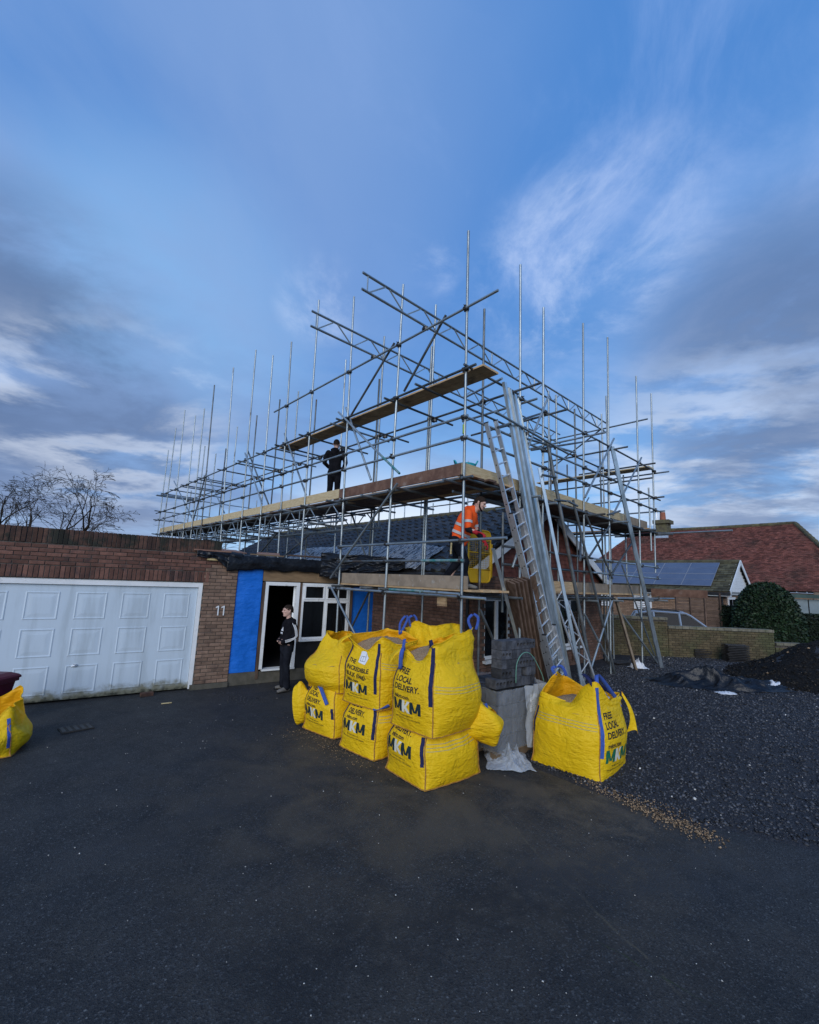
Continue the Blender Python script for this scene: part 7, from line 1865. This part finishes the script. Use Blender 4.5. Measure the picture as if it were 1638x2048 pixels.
m = MB(); m.add([CP_(.33,-.68,1.575), CP_(.33,.68,1.575), CP_(1.22,.80,1.05), CP_(1.22,-.80,1.05)], [(0,3,2,1)]); m.build('windscreen', ['pale_glass'], car)
for sg in (-1,1):
    m = MB()
    for (i0, i1) in ((4,5),(1,0),(1,2),(2,3),(3,4)): a, b = cab[i0], cab[i1]; m.tube(CP_(a[0],sg*(a[2]+.005),a[1]), CP_(b[0],sg*(b[2]+.005),b[1]), .045, 6)
    for xx in (-1.0,.0): m.tube(CP_(xx,sg*.69,1.60), CP_(xx+.05,sg*.845,1.04), .04, 6)
    m.build('window_pillars', ['car_paint'], car)
for y in (-.66,.66): m = MB(); m.loft([CP_(-1.5,y,1.60), CP_(-1.3,y,1.665), CP_(.0,y,1.665), CP_(.2,y,1.60)], [.02]*4, 6); m.build('roof_rail', ['steel_dark'], car)
for x in (-1.35,1.35):
    for y in (-.88,.88):
        m = MB(); m.tube(CP_(x,y-.1,.31), CP_(x,y+.1,.31), .32, 18); w_ = m.build('wheel', ['tyre'], car); m = MB(); m.tube(CP_(x,y-.11,.31), CP_(x,y+.11,.31), .20, 14); m.build('rim', ['ali'], w_)
for x, y in ((2.15,-.6),(2.15,.6)): m = MB(); m.ell(CP_(x-.02,y,.78), (.10,.16,.08)); m.build('headlight', ['pale_glass'], car)

# ------------------------------------------------------------------ bare trees beyond the garage
def bare_tree(label, base, h, lean_, seed, rad, spread, depth_=7):
    R = random.Random(seed); t = thing('bare_tree', label, 'tree', base); trunk = MB(); limbs = []; tw = MB()
    def grow(p, d, L, r, lev, mb):
        n = 4; pts = [p]; rr_ = [r]
        for i in range(n):
            d = (d+Vector((R.gauss(0,.16),R.gauss(0,.16),R.gauss(0,.10)+(.05 if lev < 3 else -.012*(lev-2)))) ).normalized(); p = p+d*L/n; pts.append(p); rr_.append(max(.006, r*(1-.38*(i+1)/n)))
        mb.loft(pts, rr_, 6 if lev < 3 else (4 if lev < 5 else 3), lev < 2)
        if lev >= depth_: return
        nb = 3 if lev < 2 else R.choice((2,3,2,2)) 
        for k in range(nb):
            a = R.uniform(0, 2*PI); s = R.uniform(.45,1.0)*spread; ax = Vector((math.cos(a), math.sin(a), R.uniform(-.25,.35))); ax = ax-d*ax.dot(d)
            nd = (d+ax.normalized()*s).normalized(); q = pts[R.choice((2,3,4,4))] if k else pts[-1]
            sub = mb
            if lev == 0: sub = MB(); limbs.append(sub)
            elif lev >= 3: sub = tw
            grow(q, nd, L*R.uniform(.56,.78), rr_[-1]*R.uniform(.66,.85), lev+1, sub)
    grow(Vector(base), (Vector((0,0,1))+lean_).normalized(), h, rad, 0, trunk)
    trunk.build('trunk', ['bark'], t)
    for l in limbs: l.build('limb', ['bark'], t)
    tw.build('twigs', ['bark'], t, kind='stuff')
b1 = at(70, 1133, 19); b1.z = 0; bare_tree('bare spreading tree beyond the garage roof, its straight trunk nearest the scaffold', b1, 2.9, Vector((0,0,0)), 23, .17, .70, 8)
b2 = at(62, 1133, 20); b2.z = 0; bare_tree('bare tree leaning left beyond the garage roof at the left edge', b2, 2.5, -RHs*.10, 31, .15, .72, 8)
b3 = at(-40, 1133, 21); b3.z = 0; bare_tree('bare tree cut by the left edge of the view beyond the garage', b3, 2.7, Vector((0,0,0)), 8, .15, .72, 8)
b4 = at(430, 1133, 40); b4.z = 0; bare_tree('small far bare tree just showing behind the left end of the scaffold', b4, 3.0, Vector((0,0,0)), 17, .12, .8, 6)
# maroon bin at the left edge
bp = at(-22, 1350, 7.0); bp.z = 0
bin_ = thing('wheelie_bin', 'maroon bin cut by the left edge of the view behind the collapsed yellow bag', 'bin', bp)
m = MB(); R = wall_frame(bp, RHs).to_3x3()
def binring(w, d, z): return [bp+R @ Vector((x*w, y*d, z)) for x, y in ((-1,-1),(1,-1),(1,1),(-1,1))]
rg = [(.15,.16,.05),(.16,.17,.10),(.22,.23,.62),(.25,.26,.63),(.25,.26,.67)]; vs = []; 
for q in rg: vs += binring(*q)
m.add(vs, [(4*i+k,4*i+(k+1)%4,4*i+4+(k+1)%4,4*i+4+k) for i in range(len(rg)-1) for k in range(4)]+[(3,2,1,0)]); m.build('tub', ['maroon'], bin_)
m = MB(); vs = []; rg = [(.265,.275,.675),(.265,.275,.705),(.24,.25,.73),(.17,.18,.765)]
for q in rg: vs += binring(*q)
m.add(vs, [(4*i+k,4*i+(k+1)%4,4*i+4+(k+1)%4,4*i+4+k) for i in range(len(rg)-1) for k in range(4)]+[(12,13,14,15),(3,2,1,0)]); m.build('lid', ['maroon'], bin_)
for y in (-.14,.14): m = MB(); c = bp+R @ Vector((-.17,y,.07)); m.tube(c, c+R @ Vector((0,.04,0)), .07, 12); m.build('wheel', ['tyre'], bin_)
# a loose brick and slip of wood by the garage door
m = MB(); c = oZ(0, 293, 1392); m.box(c+Vector((0,0,.034)), (.21,.10,.065), WFG.to_3x3() @ Matrix.Rotation(.2,3,'Z')); tag(m.build('loose_brick', ['brick_top']), 'dark brick lying at the foot of the garage door', 'brick')
m = MB(); c = oZ(0, 333, 1407); m.box(c+Vector((0,0,.008)), (.17,.03,.012), WFG.to_3x3()); tag(m.build('wood_slip', ['timber']), 'small slip of pale wood on the drive before the garage', 'wood scrap')
m = MB(); a, b = oZ(0, 420, 1374), oZ(0, 515, 1362); 
for k, q in enumerate((0,.25,.5,.75)): p0_, p1_ = a.lerp(b, q), a.lerp(b, q+.235); m.beam(p0_+Vector((0,0,.025)), p1_+Vector((0,0,.025)), .05, .08, Vector((0,0,1)))
tag(m.build('edging_strip', ['render']), 'low cement edging strip along the foot of the porch', 'edging')
